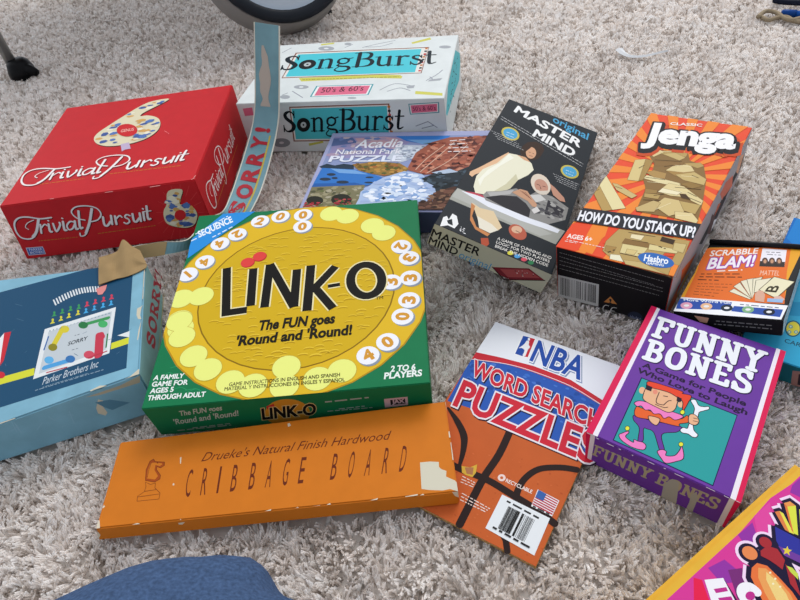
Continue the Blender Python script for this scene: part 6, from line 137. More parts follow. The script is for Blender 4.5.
  ['top','disc_numbers',[["t","d89a38",17,[[5.4,178.6],[4.1,177.4],[13.5,169.8]],"1",0.05],["t","d89a38",17,[[23.5,198.6],[17.3,193.0],[31.6,189.8]],"4",0.05],["t","d89a38",17,[[37.2,227.5],[30.0,223.2],[43.3,217.2]],"4",0.05],["t","d89a38",18,[[55.4,240.9],[48.2,236.6],[61.6,230.6]],"2",0.05],["t","d89a38",8,[[73.0,249.3],[81.0,246.8],[76.5,260.8]],"2",0.05],["t","d89a38",8,[[96.8,254.3],[104.8,251.8],[100.3,265.8]],"0",0.05],["t","d89a38",16,[[125.2,251.2],[133.6,251.2],[125.2,263.2]],"0",0.05],["t","d89a38",16,[[126.0,230.0],[134.4,230.0],[126.0,242.0]],"0",0.05],["t","d89a38",9,[[239.1,191.3],[234.2,184.5],[248.8,184.3]],"2",0.05],["t","d89a38",10,[[246.9,171.7],[241.9,164.9],[256.6,164.6]],"3",0.05],["t","d89a38",18,[[235.1,126.5],[235.7,134.9],[223.1,127.4]],"3",0.05],["t","d89a38",18,[[255.0,129.6],[255.6,138.0],[243.0,130.5]],"3",0.05],["t","d89a38",8,[[251.5,98.0],[252.9,106.3],[239.7,100.1]],"3",0.05],["t","d89a38",10,[[244.1,76.7],[245.6,85.0],[232.3,78.8]],"0",0.05],["t","d89a38",17,[[222.8,44.1],[230.1,48.1],[217.0,54.6]],"0",0.05],["t","d89a38",18,[[204.3,30.0],[211.7,34.1],[198.6,40.6]],"4",0.05]]],
  ['top','title_lettering',[["s","f0e4b0",14,[[51.2,177.8],[60.6,109.7],[82.0,111.1]],12.0,4],["s","f0e4b0",15,[[81.1,172.3],[85.0,116.3]],12.0,4],["s","f0e4b0",14,[[99.9,112.2],[98.8,176.5],[130.3,108.9],[129.3,164.2]],12.0,4],["s","f0e4b0",14,[[144.0,101.6],[144.1,168.3]],12.5,4],["s","f0e4b0",15,[[170.7,162.9],[150.4,133.3],[170.2,101.6]],12.0,4],["s","f0e4b0",16,[[163.9,133.6],[176.3,134.8]],8.0,4],["s","f0e4b0",19,[[219.7,137.6],[219.7,132.5],[218.9,127.6],[217.3,123.2],[215.0,119.5],[212.3,116.7],[209.1,115.0],[205.6,114.2],[202.1,114.6],[198.6,116.1],[195.3,118.7],[192.5,122.1],[190.1,126.3],[188.4,131.1],[187.5,136.2],[187.4,141.4],[188.0,146.5],[189.5,151.1],[191.7,155.0],[194.6,158.1],[197.9,160.0],[201.5,160.8],[205.2,160.3],[208.9,158.7],[212.2,155.9],[215.1,152.2],[217.4,147.8],[218.9,142.8]],12.5,2],["s","14120e",16,[[51.2,177.8],[60.6,109.7],[82.0,111.1]],9.0,4],["s","14120e",17,[[81.1,172.3],[85.0,116.3]],9.0,4],["s","14120e",15,[[99.9,112.2],[98.8,176.5],[130.3,108.9],[129.3,164.2]],9.0,4],["s","14120e",16,[[144.0,101.6],[144.1,168.3]],9.5,4],["s","14120e",17,[[170.7,162.9],[150.4,133.3],[170.2,101.6]],9.0,4],["s","14120e",18,[[163.9,133.6],[176.3,134.8]],5.0,4],["s","14120e",20,[[219.7,137.6],[219.7,132.5],[218.9,127.6],[217.3,123.2],[215.0,119.5],[212.3,116.7],[209.1,115.0],[205.6,114.2],[202.1,114.6],[198.6,116.1],[195.3,118.7],[192.5,122.1],[190.1,126.3],[188.4,131.1],[187.5,136.2],[187.4,141.4],[188.0,146.5],[189.5,151.1],[191.7,155.0],[194.6,158.1],[197.9,160.0],[201.5,160.8],[205.2,160.3],[208.9,158.7],[212.2,155.9],[215.1,152.2],[217.4,147.8],[218.9,142.8]],9.5,2],["e","c02c30",18,[[73.9,182.4],[7.6,0.0],[0.0,7.6]]],["e","c02c30",19,[[86.3,190.4],[7.6,0.0],[0.0,7.6]]],["e","e04440",20,[[73.1,183.4],[7.4,0.0],[0.0,7.4]]],["e","e04440",21,[[85.5,191.4],[7.4,0.0],[0.0,7.4]]],["t","14120e",21,[[213.1,107.6],[220.4,108.0],[213.4,111.8]],"TM",0]]],
  ['top','slogan',[["t","1c180c",14,[[96.8,81.6],[171.9,81.9],[97.9,94.0]],"The FUN goes",0.04],["t","1c180c",15,[[76.9,64.3],[188.9,65.0],[77.7,76.2]],"'Round and 'Round!",0.04]]],
  ['top','small_print',[["t","4c4420",23,[[77.8,16.2],[179.6,16.0],[77.7,20.2]],"GAME INSTRUCTIONS IN ENGLISH AND SPANISH",0.015],["t","4c4420",24,[[74.4,11.6],[184.3,9.9],[74.2,15.5]],"MATERIAL Y INSTRUCCIONES EN INGLES Y ESPAÑOL",0.015],["t","eef4ee",8,[[3.8,31.6],[32.4,31.0],[4.0,36.8]],"A FAMILY",0.035],["t","eef4ee",9,[[4.1,24.1],[37.8,22.9],[4.0,29.5]],"GAME FOR",0.035],["t","eef4ee",10,[[4.3,16.5],[25.9,16.1],[4.2,21.8]],"AGES 5",0.035],["t","eef4ee",11,[[3.8,8.8],[57.1,7.4],[3.7,14.0]],"THROUGH ADULT",0.035],["t","eef4ee",6,[[225.6,16.1],[247.5,15.9],[226.5,22.3]],"2 TO 6",0.035],["t","eef4ee",7,[[219.6,8.7],[252.9,8.5],[220.4,15.3]],"PLAYERS",0.035]]],
  ['top','corner_flash',[["p","2c90dc",19,[[1.5,233.6],[31.8,275.1],[71.0,273.3],[3.1,199.8],[1.4,220.9]]],["t","eef6fc",20,[[10.2,235.2],[46.2,257.7],[5.9,245.7]],"SEQUENCE",0.035],["m","e0f0fc",21,[[4.3,241.5],[38.4,269.7]],1.6,746],["m","e0f0fc",22,[[25.9,232.8],[46.9,248.3]],1.8,167],["m","e0f0fc",21,[[1.5,229.9],[10.6,236.0]],1.8,34]]],
  ['front','front_print',[["p","c88c28",1,[[146.6,15.4],[145.1,10.4],[142.8,5.8],[139.7,1.7],[137.9,0.0],[110.6,0.0],[108.4,3.0],[106.5,7.4],[105.4,12.1],[105.4,17.1],[106.2,22.2],[107.9,27.0],[110.4,31.4],[113.5,35.2],[117.1,38.3],[121.1,40.5],[125.3,41.8],[129.6,42.1],[133.7,41.4],[137.5,39.8],[140.8,37.3],[143.6,33.9],[145.6,29.9],[146.8,25.4],[147.2,20.5]]],["p","b83030",2,[[110.2,33.2],[117.8,36.2],[117.4,29.9],[109.9,27.7]]],["t","d8c080",3,[[101.6,11.8],[151.2,12.8],[105.1,29.4]],"LINK-O",0.08],["t","101010",4,[[101.6,11.8],[151.2,12.8],[105.1,29.4]],"LINK-O",0.04]]],
  ['front','front_lettering',[["t","b8c0b4",1,[[29.3,30.0],[69.6,33.6],[31.3,37.9]],"The FUN goes",0.02],["t","b8c0b4",2,[[19.2,16.4],[81.4,22.0],[21.2,25.1]],"'Round and 'Round!",0.02],["m","98a498",1,[[33.2,7.5],[69.7,9.5]],1.5,205],["m","98a498",2,[[18.0,5.4],[70.0,6.7]],1.5,731],["m","a8b0a8",1,[[163.6,31.5],[203.6,32.5]],2,25],["m","a8b0a8",1,[[173.8,17.8],[198.3,18.9]],1.2,588],["m","a8b0a8",2,[[163.0,15.7],[204.7,15.2]],1.2,236],["p","d8b8bc",1,[[216.8,27.8],[238.2,28.0],[237.6,14.0],[216.1,13.3]]],["p","241c1c",2,[[222.0,25.2],[235.7,25.5],[235.4,17.0],[221.8,16.7]]],["t","d8b8bc",3,[[223.6,19.0],[234.2,18.9],[223.8,24.9]],"JAX",0.05]]],
 ],
 'slide': [
  ['top','cover_print',[["p","1c4c6c",1,[[97.9,230.8],[330.4,200.5],[385.2,180.2],[379.6,13.9],[256.6,21.8],[154.1,28.6]]],["p","d8d838",2,[[168.2,72.5],[249.6,64.9],[285.1,60.9],[285.8,50.5],[251.4,54.2],[171.2,60.6]]],["p","d8d838",2,[[363.5,57.3],[381.7,56.8],[381.2,47.5],[363.0,48.2]]],["p","e4e8e8",3,[[369.3,65.5],[382.1,65.8],[381.9,56.6]]],["p","ececec",2,[[238.1,126.1],[243.1,134.6],[247.8,93.6],[245.0,80.3]]],["p","cc2c38",3,[[243.1,134.6],[250.9,132.7],[249.7,88.8],[246.4,81.9]]],["e","cc2c38",3,[[249.9,68.1],[4.7,-2.3],[0.8,-5.2]]],["p","e4e8e8",3,[[289.2,116.7],[366.6,112.1],[361.9,43.5],[285.5,44.9]]],["p","c4ccd0",4,[[294.0,110.1],[362.4,107.3],[358.3,50.6],[290.7,49.6]]],["s","d8c838",5,[[309.6,107.9],[301.6,84.8]],7.0,0],["e","d8c838",6,[[311.5,105.2],[5.4,-2.8],[0.5,-6.1]]],["e","8c8420",6,[[301.3,82.6],[5.0,-2.5],[0.6,-5.8]]],["s","409858",5,[[332.6,101.4],[358.4,98.5]],5.0,0],["e","2c7844",6,[[331.8,101.0],[5.3,-2.8],[0.4,-5.7]]],["e","48b068",6,[[353.3,91.5],[5.2,-2.7],[0.2,-5.6]]],["s","c83c50",5,[[350.7,75.5],[350.9,46.7]],9.0,0],["e","c83c50",6,[[351.3,73.9],[5.1,-2.6],[0.3,-5.8]]],["e","d04c60",6,[[341.0,51.7],[5.6,-2.8],[0.3,-5.9]]],["s","50a0d8",5,[[295.9,55.9],[321.4,53.8]],6.0,0],["e","60b0e0",6,[[299.3,64.9],[5.1,-2.6],[0.6,-5.6]]],["e","3874b0",6,[[321.8,55.1],[5.1,-2.5],[0.4,-5.5]]],["s","b83848",4,[[298.7,47.5],[318.9,45.0]],1.6,0],["s","b83848",7,[[340.1,47.5],[359.0,47.6]],1.6,0],["s","3868a8",5,[[294.8,102.1],[292.1,83.3]],1.5,0],["s","2c7844",5,[[359.1,73.2],[358.2,53.8]],1.5,0],["p","7c98a8",5,[[294.9,112.1],[296.0,111.9],[296.0,109.9],[294.8,110.0]]],["p","7c98a8",6,[[298.8,111.7],[299.7,111.6],[299.6,109.6],[298.5,109.7]]],["p","7c98a8",6,[[302.7,111.3],[303.4,111.3],[303.3,109.2],[302.2,109.4]]],["p","7c98a8",7,[[306.6,110.8],[307.1,111.0],[307.0,108.9],[305.8,109.1]]],["p","7c98a8",7,[[310.5,110.4],[310.8,110.7],[310.7,108.6],[309.5,108.8]]],["p","7c98a8",7,[[314.5,110.0],[314.5,110.4],[314.4,108.3],[313.2,108.5]]],["p","7c98a8",7,[[318.4,109.5],[318.2,110.1],[318.0,108.0],[316.9,108.2]]],["p","7c98a8",5,[[322.3,109.1],[321.8,109.8],[321.7,107.7],[320.6,107.9]]],["p","7c98a8",5,[[326.2,108.7],[325.5,109.5],[325.4,107.4],[324.2,107.6]]],["p","7c98a8",7,[[330.1,108.2],[329.2,109.2],[329.1,107.1],[327.9,107.3]]],["p","7c98a8",7,[[334.1,107.8],[332.9,108.9],[332.8,106.8],[331.6,107.0]]],["p","7c98a8",7,[[338.0,107.4],[336.6,108.5],[336.4,106.5],[335.3,106.7]]],["p","7c98a8",5,[[341.9,107.0],[340.3,108.2],[340.1,106.2],[339.0,106.3]]],["p","7c98a8",5,[[345.8,106.5],[344.0,107.9],[343.8,105.9],[342.7,106.0]]],["p","7c98a8",5,[[349.7,106.1],[347.7,107.6],[347.5,105.5],[346.3,105.7]]],["p","7c98a8",5,[[353.7,105.7],[351.4,107.3],[351.2,105.2],[350.0,105.4]]],["p","7c98a8",6,[[357.6,105.2],[355.1,107.0],[354.9,104.9],[353.7,105.1]]],["p","7c98a8",7,[[361.5,104.8],[358.8,106.7],[358.6,104.6],[357.4,104.8]]],["t","303840",5,[[317.3,76.8],[337.3,75.4],[318.0,82.1]],"SORRY",0.02],["m","707880",5,[[323.6,89.0],[329.8,88.2]],1,672],["m","707880",5,[[322.4,67.9],[328.5,67.2]],1,80],["p","e0e6e8",2,[[293.1,163.9],[294.6,163.8],[298.8,152.0],[297.0,152.0]]],["p","e0e6e8",3,[[296.2,165.0],[297.7,164.9],[301.7,153.1],[299.9,153.2]]],["p","e0e6e8",4,[[299.2,166.1],[300.8,166.0],[304.6,154.2],[302.8,154.3]]],["p","e0e6e8",5,[[302.3,167.0],[303.8,166.9],[307.6,155.2],[305.8,155.3]]],["p","e0e6e8",6,[[305.4,167.8],[307.0,167.7],[310.5,156.1],[308.7,156.1]]],["p","e0e6e8",7,[[308.6,168.5],[310.1,168.3],[313.5,156.8],[311.7,156.8]]],["p","e0e6e8",8,[[311.7,168.9],[313.3,168.7],[316.5,157.2],[314.7,157.2]]],["p","e0e6e8",9,[[314.9,169.0],[316.5,168.9],[319.6,157.4],[317.7,157.5]]],["p","e0e6e8",10,[[318.1,168.9],[319.7,168.8],[322.6,157.4],[320.8,157.4]]],["p","e0e6e8",11,[[321.4,168.5],[322.9,168.4],[325.7,157.0],[323.9,157.1]]],["p","e0e6e8",12,[[324.6,167.8],[326.1,167.7],[328.8,156.5],[327.0,156.5]]],["p","e0e6e8",13,[[327.9,166.9],[329.4,166.8],[331.9,155.6],[330.1,155.7]]],["p","e0e6e8",14,[[331.1,165.8],[332.7,165.7],[335.0,154.6],[333.2,154.6]]],["p","e0e6e8",15,[[334.4,164.5],[336.0,164.4],[338.1,153.4],[336.3,153.4]]],["p","e0e6e8",16,[[337.7,163.0],[339.2,162.9],[341.3,152.0],[339.5,152.0]]],["p","e0e6e8",17,[[341.0,161.5],[342.5,161.4],[344.4,150.5],[342.6,150.6]]],["p","e0e6e8",18,[[344.3,159.9],[345.8,159.8],[347.5,149.0],[345.7,149.0]]],["p","e08c88",19,[[342.7,155.5],[348.6,157.5],[355.3,156.7],[353.9,147.9],[350.5,142.2],[345.7,143.9]]],["p","3c9858",2,[[294.7,133.9],[297.1,138.3],[300.6,132.9]]],["e","3c9858",3,[[297.3,139.6],[1.4,-0.7],[0.2,-2.4]]],["p","3c9858",2,[[303.5,133.7],[306.0,138.1],[309.4,132.7]]],["e","3c9858",3,[[306.2,139.4],[1.4,-0.7],[0.2,-2.4]]],["p","3c9858",2,[[312.6,133.3],[315.2,137.8],[318.5,132.4]]],["e","3c9858",3,[[315.3,139.0],[1.4,-0.7],[0.2,-2.4]]],["p","3c9858",2,[[321.8,131.5],[324.4,136.0],[327.8,130.6]]],["e","3c9858",3,[[324.6,137.2],[1.4,-0.7],[0.2,-2.4]]],["p","d8d040",2,[[294.1,122.3],[296.5,126.7],[300.0,121.4]]],["e","d8d040",3,[[296.7,127.9],[1.4,-0.7],[0.2,-2.3]]],["p","d8d040",2,[[303.1,122.0],[305.6,126.3],[309.0,121.1]]],["e","d8d040",3,[[305.8,127.6],[1.4,-0.7],[0.2,-2.3]]],["p","d8d040",2,[[311.8,122.2],[314.3,126.6],[317.6,121.3]]],["e","d8d040",3,[[314.5,127.8],[1.4,-0.7],[0.2,-2.3]]],["p","d8d040",2,[[321.7,121.8],[324.3,126.2],[327.5,120.9]]],["e","d8d040",3,[[324.5,127.4],[1.4,-0.7],[0.2,-2.3]]],["p","d04058",2,[[331.0,131.1],[333.6,135.6],[336.9,130.2]]],["e","d04058",3,[[333.8,136.9],[1.4,-0.7],[0.1,-2.4]]],["p","d04058",2,[[340.1,130.3],[342.8,134.8],[346.1,129.4]]],["e","d04058",3,[[343.1,136.0],[1.4,-0.7],[0.1,-2.4]]],["p","d04058",2,[[349.3,129.5],[352.1,133.9],[355.2,128.6]]],["e","d04058",3,[[352.3,135.2],[1.4,-0.7],[0.1,-2.4]]],["p","d04058",2,[[358.2,128.8],[361.0,133.3],[364.1,127.9]]],["e","d04058",3,[[361.2,134.5],[1.4,-0.7],[0.1,-2.4]]],["p","48a8e0",2,[[330.5,120.2],[333.1,124.6],[336.4,119.3]]],["e","48a8e0",3,[[333.3,125.8],[1.4,-0.7],[0.1,-2.3]]],["p","48a8e0",2,[[339.5,119.9],[342.2,124.2],[345.4,119.0]]],["e","48a8e0",3,[[342.4,125.5],[1.4,-0.7],[0.1,-2.3]]],["p","48a8e0",2,[[349.2,119.2],[351.9,123.5],[355.1,118.3]]],["e","48a8e0",3,[[352.2,124.8],[1.4,-0.7],[0.1,-2.3]]],["p","48a8e0",2,[[358.0,118.5],[360.8,122.9],[363.9,117.6]]],["e","48a8e0",3,[[361.0,124.1],[1.3,-0.7],[0.1,-2.3]]],["t","c8d4dc",6,[[295.9,32.3],[350.7,29.6],[297.4,41.9]],"Parker Brothers Inc",0],["m","90a8b8",7,[[289.6,27.9],[356.8,23.0]],0.9,632],["m","90a8b8",8,[[296.8,28.7],[341.5,25.5]],0.7,410],["s","4c7088",2,[[369.4,38.7],[372.3,40.3]],0.5,0],["s","4c7088",2,[[262.8,144.3],[254.1,152.5]],0.5,0],["s","4c7088",2,[[379.5,67.3],[384.1,68.2]],0.5,0],["s","4c7088",2,[[257.9,172.0],[248.3,180.8]],0.5,0],["s","4c7088",7,[[329.4,56.1],[325.2,61.3]],0.5,0],["s","4c7088",8,[[305.5,107.8],[308.4,109.7]],0.5,0],["s","4c7088",2,[[252.5,205.3],[258.7,205.9]],0.5,0],["s","4c7088",6,[[358.9,63.8],[366.2,63.3]],0.5,0],["s","4c7088",4,[[339.6,123.7],[344.9,124.5]],0.5,0],["s","4c7088",2,[[251.5,133.0],[254.4,134.9]],0.5,0],["s","4c7088",5,[[331.9,87.6],[336.6,88.4]],0.5,0],["s","4c7088",2,[[253.6,79.1],[252.2,82.9]],0.5,0],["s","4c7088",7,[[335.0,33.3],[342.2,32.7]],0.5,0],["s","4c7088",2,[[271.5,89.5],[273.5,91.6]],0.5,0]]],
  ['top','torn_paper',[["p","b49c72",19,[[344.4,195.3],[399.3,175.0],[398.8,162.9],[381.3,162.3],[361.2,161.5],[346.4,159.6]]],["p","8a744c",20,[[399.3,175.0],[399.3,174.1],[394.5,176.8]]]]],
  ['top','edge_wear',[["p","d0c8b0",1,[[392.0,-0.0],[345.5,-0.0],[344.8,1.5],[354.3,3.3],[361.2,-0.0],[378.2,-0.0],[383.3,1.0],[391.7,6.8],[392.3,6.1]]],["p","d0c8b0",1,[[260.0,-0.0],[259.8,1.3],[273.9,0.8],[274.6,-0.0]]],["p","d0c8b0",1,[[309.4,-0.0],[309.3,0.1],[310.8,-0.0]]],["p","98a8a0",2,[[350.2,-0.0],[347.3,1.0],[354.8,-0.0]]],["p","d0c8b0",20,[[398.1,169.9],[399.1,170.2],[397.4,130.2],[396.8,129.3],[397.0,120.7],[396.6,110.3],[395.6,108.4],[396.2,125.2]]],["p","d0c8b0",1,[[396.2,99.7],[394.5,96.5],[392.9,85.2],[390.8,84.3],[389.7,90.9],[391.8,97.1]]],["p","d0c8b0",1,[[394.5,76.4],[392.9,61.8],[390.9,47.9],[389.9,48.4],[391.4,62.6]]],["p","d0c8b0",2,[[389.7,97.0],[392.9,98.2],[392.9,85.2],[394.5,78.0],[390.8,79.9],[389.2,87.2]]]]],
  ['front','front_wear',[["p","d0c8b0",1,[[346.1,39.7],[349.3,36.5],[345.9,29.9],[346.1,19.7],[342.9,16.7],[338.2,22.3],[339.9,29.9]]],["p","b8b098",1,[[337.3,47.0],[370.6,48.3],[391.3,52.8],[391.3,52.6],[387.8,44.3],[368.9,44.3],[350.1,44.4]]],["p","5888a0",2,[[342.1,37.1],[355.3,35.0],[369.5,23.4],[351.5,20.9],[347.0,27.0]]],["s","8cb8cc",1,[[270.8,40.3],[268.9,28.0]],0.7,0],["s","8cb8cc",1,[[317.4,36.1],[314.0,19.3]],0.7,0],["s","8cb8cc",2,[[270.7,43.9],[268.9,31.9]],0.7,0],["s","8cb8cc",1,[[301.1,30.6],[307.0,33.1]],0.7,0],["s","8cb8cc",1,[[282.4,26.0],[290.3,32.5]],0.7,0],["s","8cb8cc",3,[[269.2,45.6],[266.5,31.8]],0.7,0],["s","8cb8cc",1,[[301.1,20.0],[306.0,20.3]],0.7,0],["s","8cb8cc",2,[[299.0,37.9],[300.6,31.6]],0.7,0],["s","8cb8cc",2,[[314.7,32.5],[318.4,30.3]],0.7,0],["s","8cb8cc",4,[[263.4,34.6],[269.2,37.0]],0.7,0]]],
  ['right','side_lettering',[["s","a83440",1,[[76.8,34.8],[72.9,38.1],[66.3,39.3],[62.4,37.4],[65.6,32.9],[73.6,29.9],[80.5,26.6],[82.7,21.9],[77.8,20.7],[71.1,22.1],[66.3,25.9]],4.4,1],["s","a83440",2,[[75.9,38.1],[78.1,33.4]],3.2,0],["s","a83440",2,[[67.8,22.1],[65.4,27.2]],3.2,0],["s","a83440",1,[[94.5,35.9],[88.4,34.6],[89.3,28.0],[94.6,20.9],[102.6,17.9],[108.7,19.2],[107.8,25.8],[102.5,32.9]],4.8,3],["s","a83440",1,[[123.7,15.3],[115.5,33.3]],4.2,0],["s","a83440",2,[[111.7,33.8],[123.2,32.4],[129.3,29.6],[131.0,25.8],[127.1,23.8],[119.6,24.3]],3.6,1],["s","a83440",3,[[126.7,23.5],[138.2,14.0]],4.4,0],["s","a83440",4,[[119.5,15.8],[128.2,14.8]],3.2,0],["s","a83440",4,[[135.8,13.8],[142.9,13.0]],3.2,0],["s","a83440",5,[[150.5,12.1],[142.4,30.1]],4.2,0],["s","a83440",6,[[138.6,30.5],[150.1,29.2],[156.1,26.4],[157.9,22.5],[153.9,20.6],[146.5,21.1]],3.6,1],["s","a83440",7,[[153.5,20.2],[165.1,10.7]],4.4,0],["s","a83440",8,[[146.4,12.6],[155.0,11.5]],3.2,0],["s","a83440",8,[[162.7,10.6],[169.7,9.7]],3.2,0],["s","a83440",9,[[168.1,26.6],[179.7,17.0],[183.8,8.0]],4.4,0],["s","a83440",10,[[184.1,24.6],[179.7,17.0]],4.0,0],["s","a83440",10,[[164.1,27.4],[172.4,26.4]],3.4,0],["s","a83440",11,[[180.1,25.5],[187.8,24.6]],3.4,0],["s","a83440",10,[[179.3,8.6],[188.3,7.5]],3.6,0],["s","a83440",1,[[195.9,24.0],[201.7,11.1]],[4.0,2.0],0],["s","a83440",1,[[203.7,6.0],[204.4,5.9]],4.0,0],["s","c8b848",11,[[75.3,10.3],[207.9,-5.7]],1.0,0]]],
 ],
 'ocean': [
  ['top','cover_print',[["p","0c6cbc",1,[[-0.0,170.8],[0.1,205.8],[47.4,205.8],[53.7,169.5],[-0.0,142.9]]],["p","1880cc",2,[[1.5,168.6],[2.7,205.8],[10.0,205.8],[15.3,154.5]]],["p","1c8cb8",1,[[24.5,76.1],[52.6,90.7],[56.6,69.7],[26.4,57.6]]],["p","1c5c70",1,[[40.9,46.5],[41.3,43.7],[41.2,41.0],[40.7,38.4],[39.8,36.1],[38.6,34.3],[37.1,33.2],[35.5,32.7],[33.8,32.9],[32.3,33.8],[30.8,35.4],[29.7,37.5],[28.9,40.0],[28.5,42.8],[28.5,45.6],[29.0,48.3],[29.9,50.6],[31.1,52.4],[32.6,53.6],[34.3,54.1],[36.0,53.8],[37.6,52.9],[39.0,51.2],[40.1,49.1]]],["p","d8cc40",2,[[39.7,45.9],[40.1,43.6],[40.0,41.2],[39.6,39.1],[38.9,37.2],[37.9,35.7],[36.8,34.8],[35.5,34.4],[34.1,34.6],[32.8,35.4],[31.7,36.7],[30.7,38.5],[30.0,40.7],[29.7,43.0],[29.7,45.3],[30.1,47.5],[30.8,49.4],[31.8,51.0],[33.0,51.9],[34.3,52.3],[35.7,52.1],[37.0,51.2],[38.2,49.9],[39.1,48.0]]],["e","5c98a0",3,[[32.6,44.8],[1.6,0.8],[0.5,-2.2]]],["e","d0d8b0",4,[[32.6,44.8],[0.8,0.4],[0.3,-1.2]]],["e","5c98a0",3,[[37.9,40.3],[1.5,0.8],[0.5,-2.1]]],["e","d0d8b0",4,[[37.9,40.3],[0.8,0.4],[0.2,-1.1]]],["e","5c98a0",3,[[33.1,37.7],[1.5,0.8],[0.5,-2.1]]],["e","d0d8b0",4,[[33.1,37.7],[0.8,0.4],[0.3,-1.1]]]]],
  ['top','title_lettering',[["t","184858",1,[[32.2,23.3],[69.3,24.4],[32.0,28.2]],"CARD GAME",0.01]]],
  ['front','front_stamp',[["p","a88078",1,[[48.9,0.0],[45.8,17.3],[58.3,22.2],[64.1,1.7],[52.0,0.0]]],["p","3c3438",2,[[50.9,15.8],[59.2,19.1],[63.2,4.9],[53.5,2.5]]]]],
 ],
 'word': [
  ['top','cover_print',[["p","e8a42c",1,[[3.1,48.0],[5.0,67.8],[5.0,78.7],[7.3,114.0],[9.8,116.7],[74.7,121.9],[88.3,121.0],[90.6,118.6],[84.2,64.0],[85.0,25.8],[1.5,23.4]]],["p","e4702c",2,[[5.5,86.3],[7.4,115.0],[69.5,122.2],[81.0,121.5],[82.0,76.8],[85.4,25.2],[46.4,22.8],[4.3,22.9],[6.3,70.6]]],["p","eeeaf0",3,[[57.0,118.9],[77.8,117.5],[79.1,85.7],[58.4,84.9]]],["p","38302c",4,[[57.9,94.8],[78.6,95.1],[79.1,85.7],[58.4,84.9]]],["e","584038",5,[[62.0,95.3],[2.5,0.2],[0.8,-6.2]]],["e","c89878",6,[[62.1,94.5],[1.3,0.1],[0.4,-3.7]]],["e","584038",5,[[67.8,95.8],[2.5,0.2],[0.7,-6.2]]],["e","c89878",6,[[67.9,95.1],[1.3,0.1],[0.4,-3.6]]],["e","584038",5,[[73.7,96.4],[2.4,0.2],[0.7,-6.2]]],["e","c89878",6,[[73.8,95.7],[1.3,0.1],[0.4,-3.6]]],["m","404048",4,[[60.8,112.2],[74.4,111.9]],1,713],["m","404048",4,[[62.2,107.7],[74.1,107.3]],1,86],["m","3c1c10",3,[[10.9,65.5],[46.0,69.7]],1.5,817],["m","3c1c10",4,[[10.5,60.3],[46.8,64.1]],1.5,438],["m","3c1c10",3,[[10.0,55.2],[29.3,56.3]],1.5,990],["m","7c3c1c",3,[[11.5,48.2],[40.5,50.7]],0.9,590],["m","7c3c1c",3,[[11.4,43.6],[37.6,45.2]],0.9,682],["m","7c3c1c",3,[[11.2,39.0],[34.8,39.6]],0.9,251],["m","7c3c1c",3,[[11.0,34.5],[32.0,34.2]],0.9,282],["m","7c3c1c",3,[[10.9,30.0],[29.3,28.7]],0.9,62]]],
  ['top','title_lettering',[["t","f4ece8",3,[[12.5,99.7],[53.7,108.5],[12.4,110.5]],"SCRABBLE",0.02],["t","9838a0",4,[[14.5,75.3],[53.0,85.1],[14.7,95.6]],"BLAM!",0.09],["t","f6f0f6",5,[[14.5,75.3],[53.0,85.1],[14.7,95.6]],"BLAM!",0.03],["m","f4e8e0",6,[[24.0,72.2],[45.3,76.9]],2,504],["t","f0c8b0",3,[[60.8,69.4],[76.5,70.6],[60.7,77.9]],"MATTEL",0.0]]],
  ['top','card_fan_print',[["p","e8e0c4",3,[[39.9,38.5],[43.2,44.0],[59.1,29.8],[58.5,28.1]]],["s","585038",4,[[39.9,38.5],[43.2,44.0],[59.1,29.8],[58.5,28.1]],0.5,2],["p","e8e0c4",5,[[42.2,47.3],[46.5,54.8],[59.1,29.8]]],["s","585038",6,[[42.2,47.3],[46.5,54.8],[59.1,29.8]],0.5,2],["p","e8e0c4",7,[[46.7,56.6],[51.5,60.7],[59.4,29.8]]],["s","585038",8,[[46.7,56.6],[51.5,60.7],[59.4,29.8]],0.5,2],["p","e8e0c4",9,[[51.3,60.7],[58.5,64.2],[59.7,29.9]]],["s","585038",10,[[51.3,60.7],[58.5,64.2],[59.7,29.9]],0.5,2],["p","e8e0c4",11,[[56.3,62.2],[63.9,66.6],[62.4,59.5],[59.9,29.1]]],["s","585038",12,[[56.3,62.2],[63.9,66.6],[62.4,59.5],[59.9,29.1]],0.5,2],["p","e8e0c4",13,[[59.0,59.9],[71.3,65.8],[64.5,42.9],[60.2,38.9]]],["s","585038",14,[[59.0,59.9],[71.3,65.8],[64.5,42.9],[60.2,38.9]],0.5,2],["p","e8e0bc",15,[[72.7,67.7],[89.5,61.3],[78.2,32.7],[63.5,44.4]]],["s","585038",16,[[72.7,67.7],[89.5,61.3],[78.2,32.7],[63.5,44.4]],0.6,2],["t","38301c",17,[[77.1,42.2],[79.1,52.4],[68.5,42.6]],"B",0.02],["p","d8a890",18,[[61.2,37.4],[63.2,43.5],[66.9,42.9],[69.2,37.0],[69.9,25.1],[62.7,26.3]]],["p","d8b0a0",17,[[76.4,34.9],[80.8,37.1],[85.1,32.2],[83.3,28.0],[77.1,28.6]]],["p","98b8dc",18,[[71.8,31.7],[83.6,32.0],[83.8,26.5],[72.0,26.2]]]]],
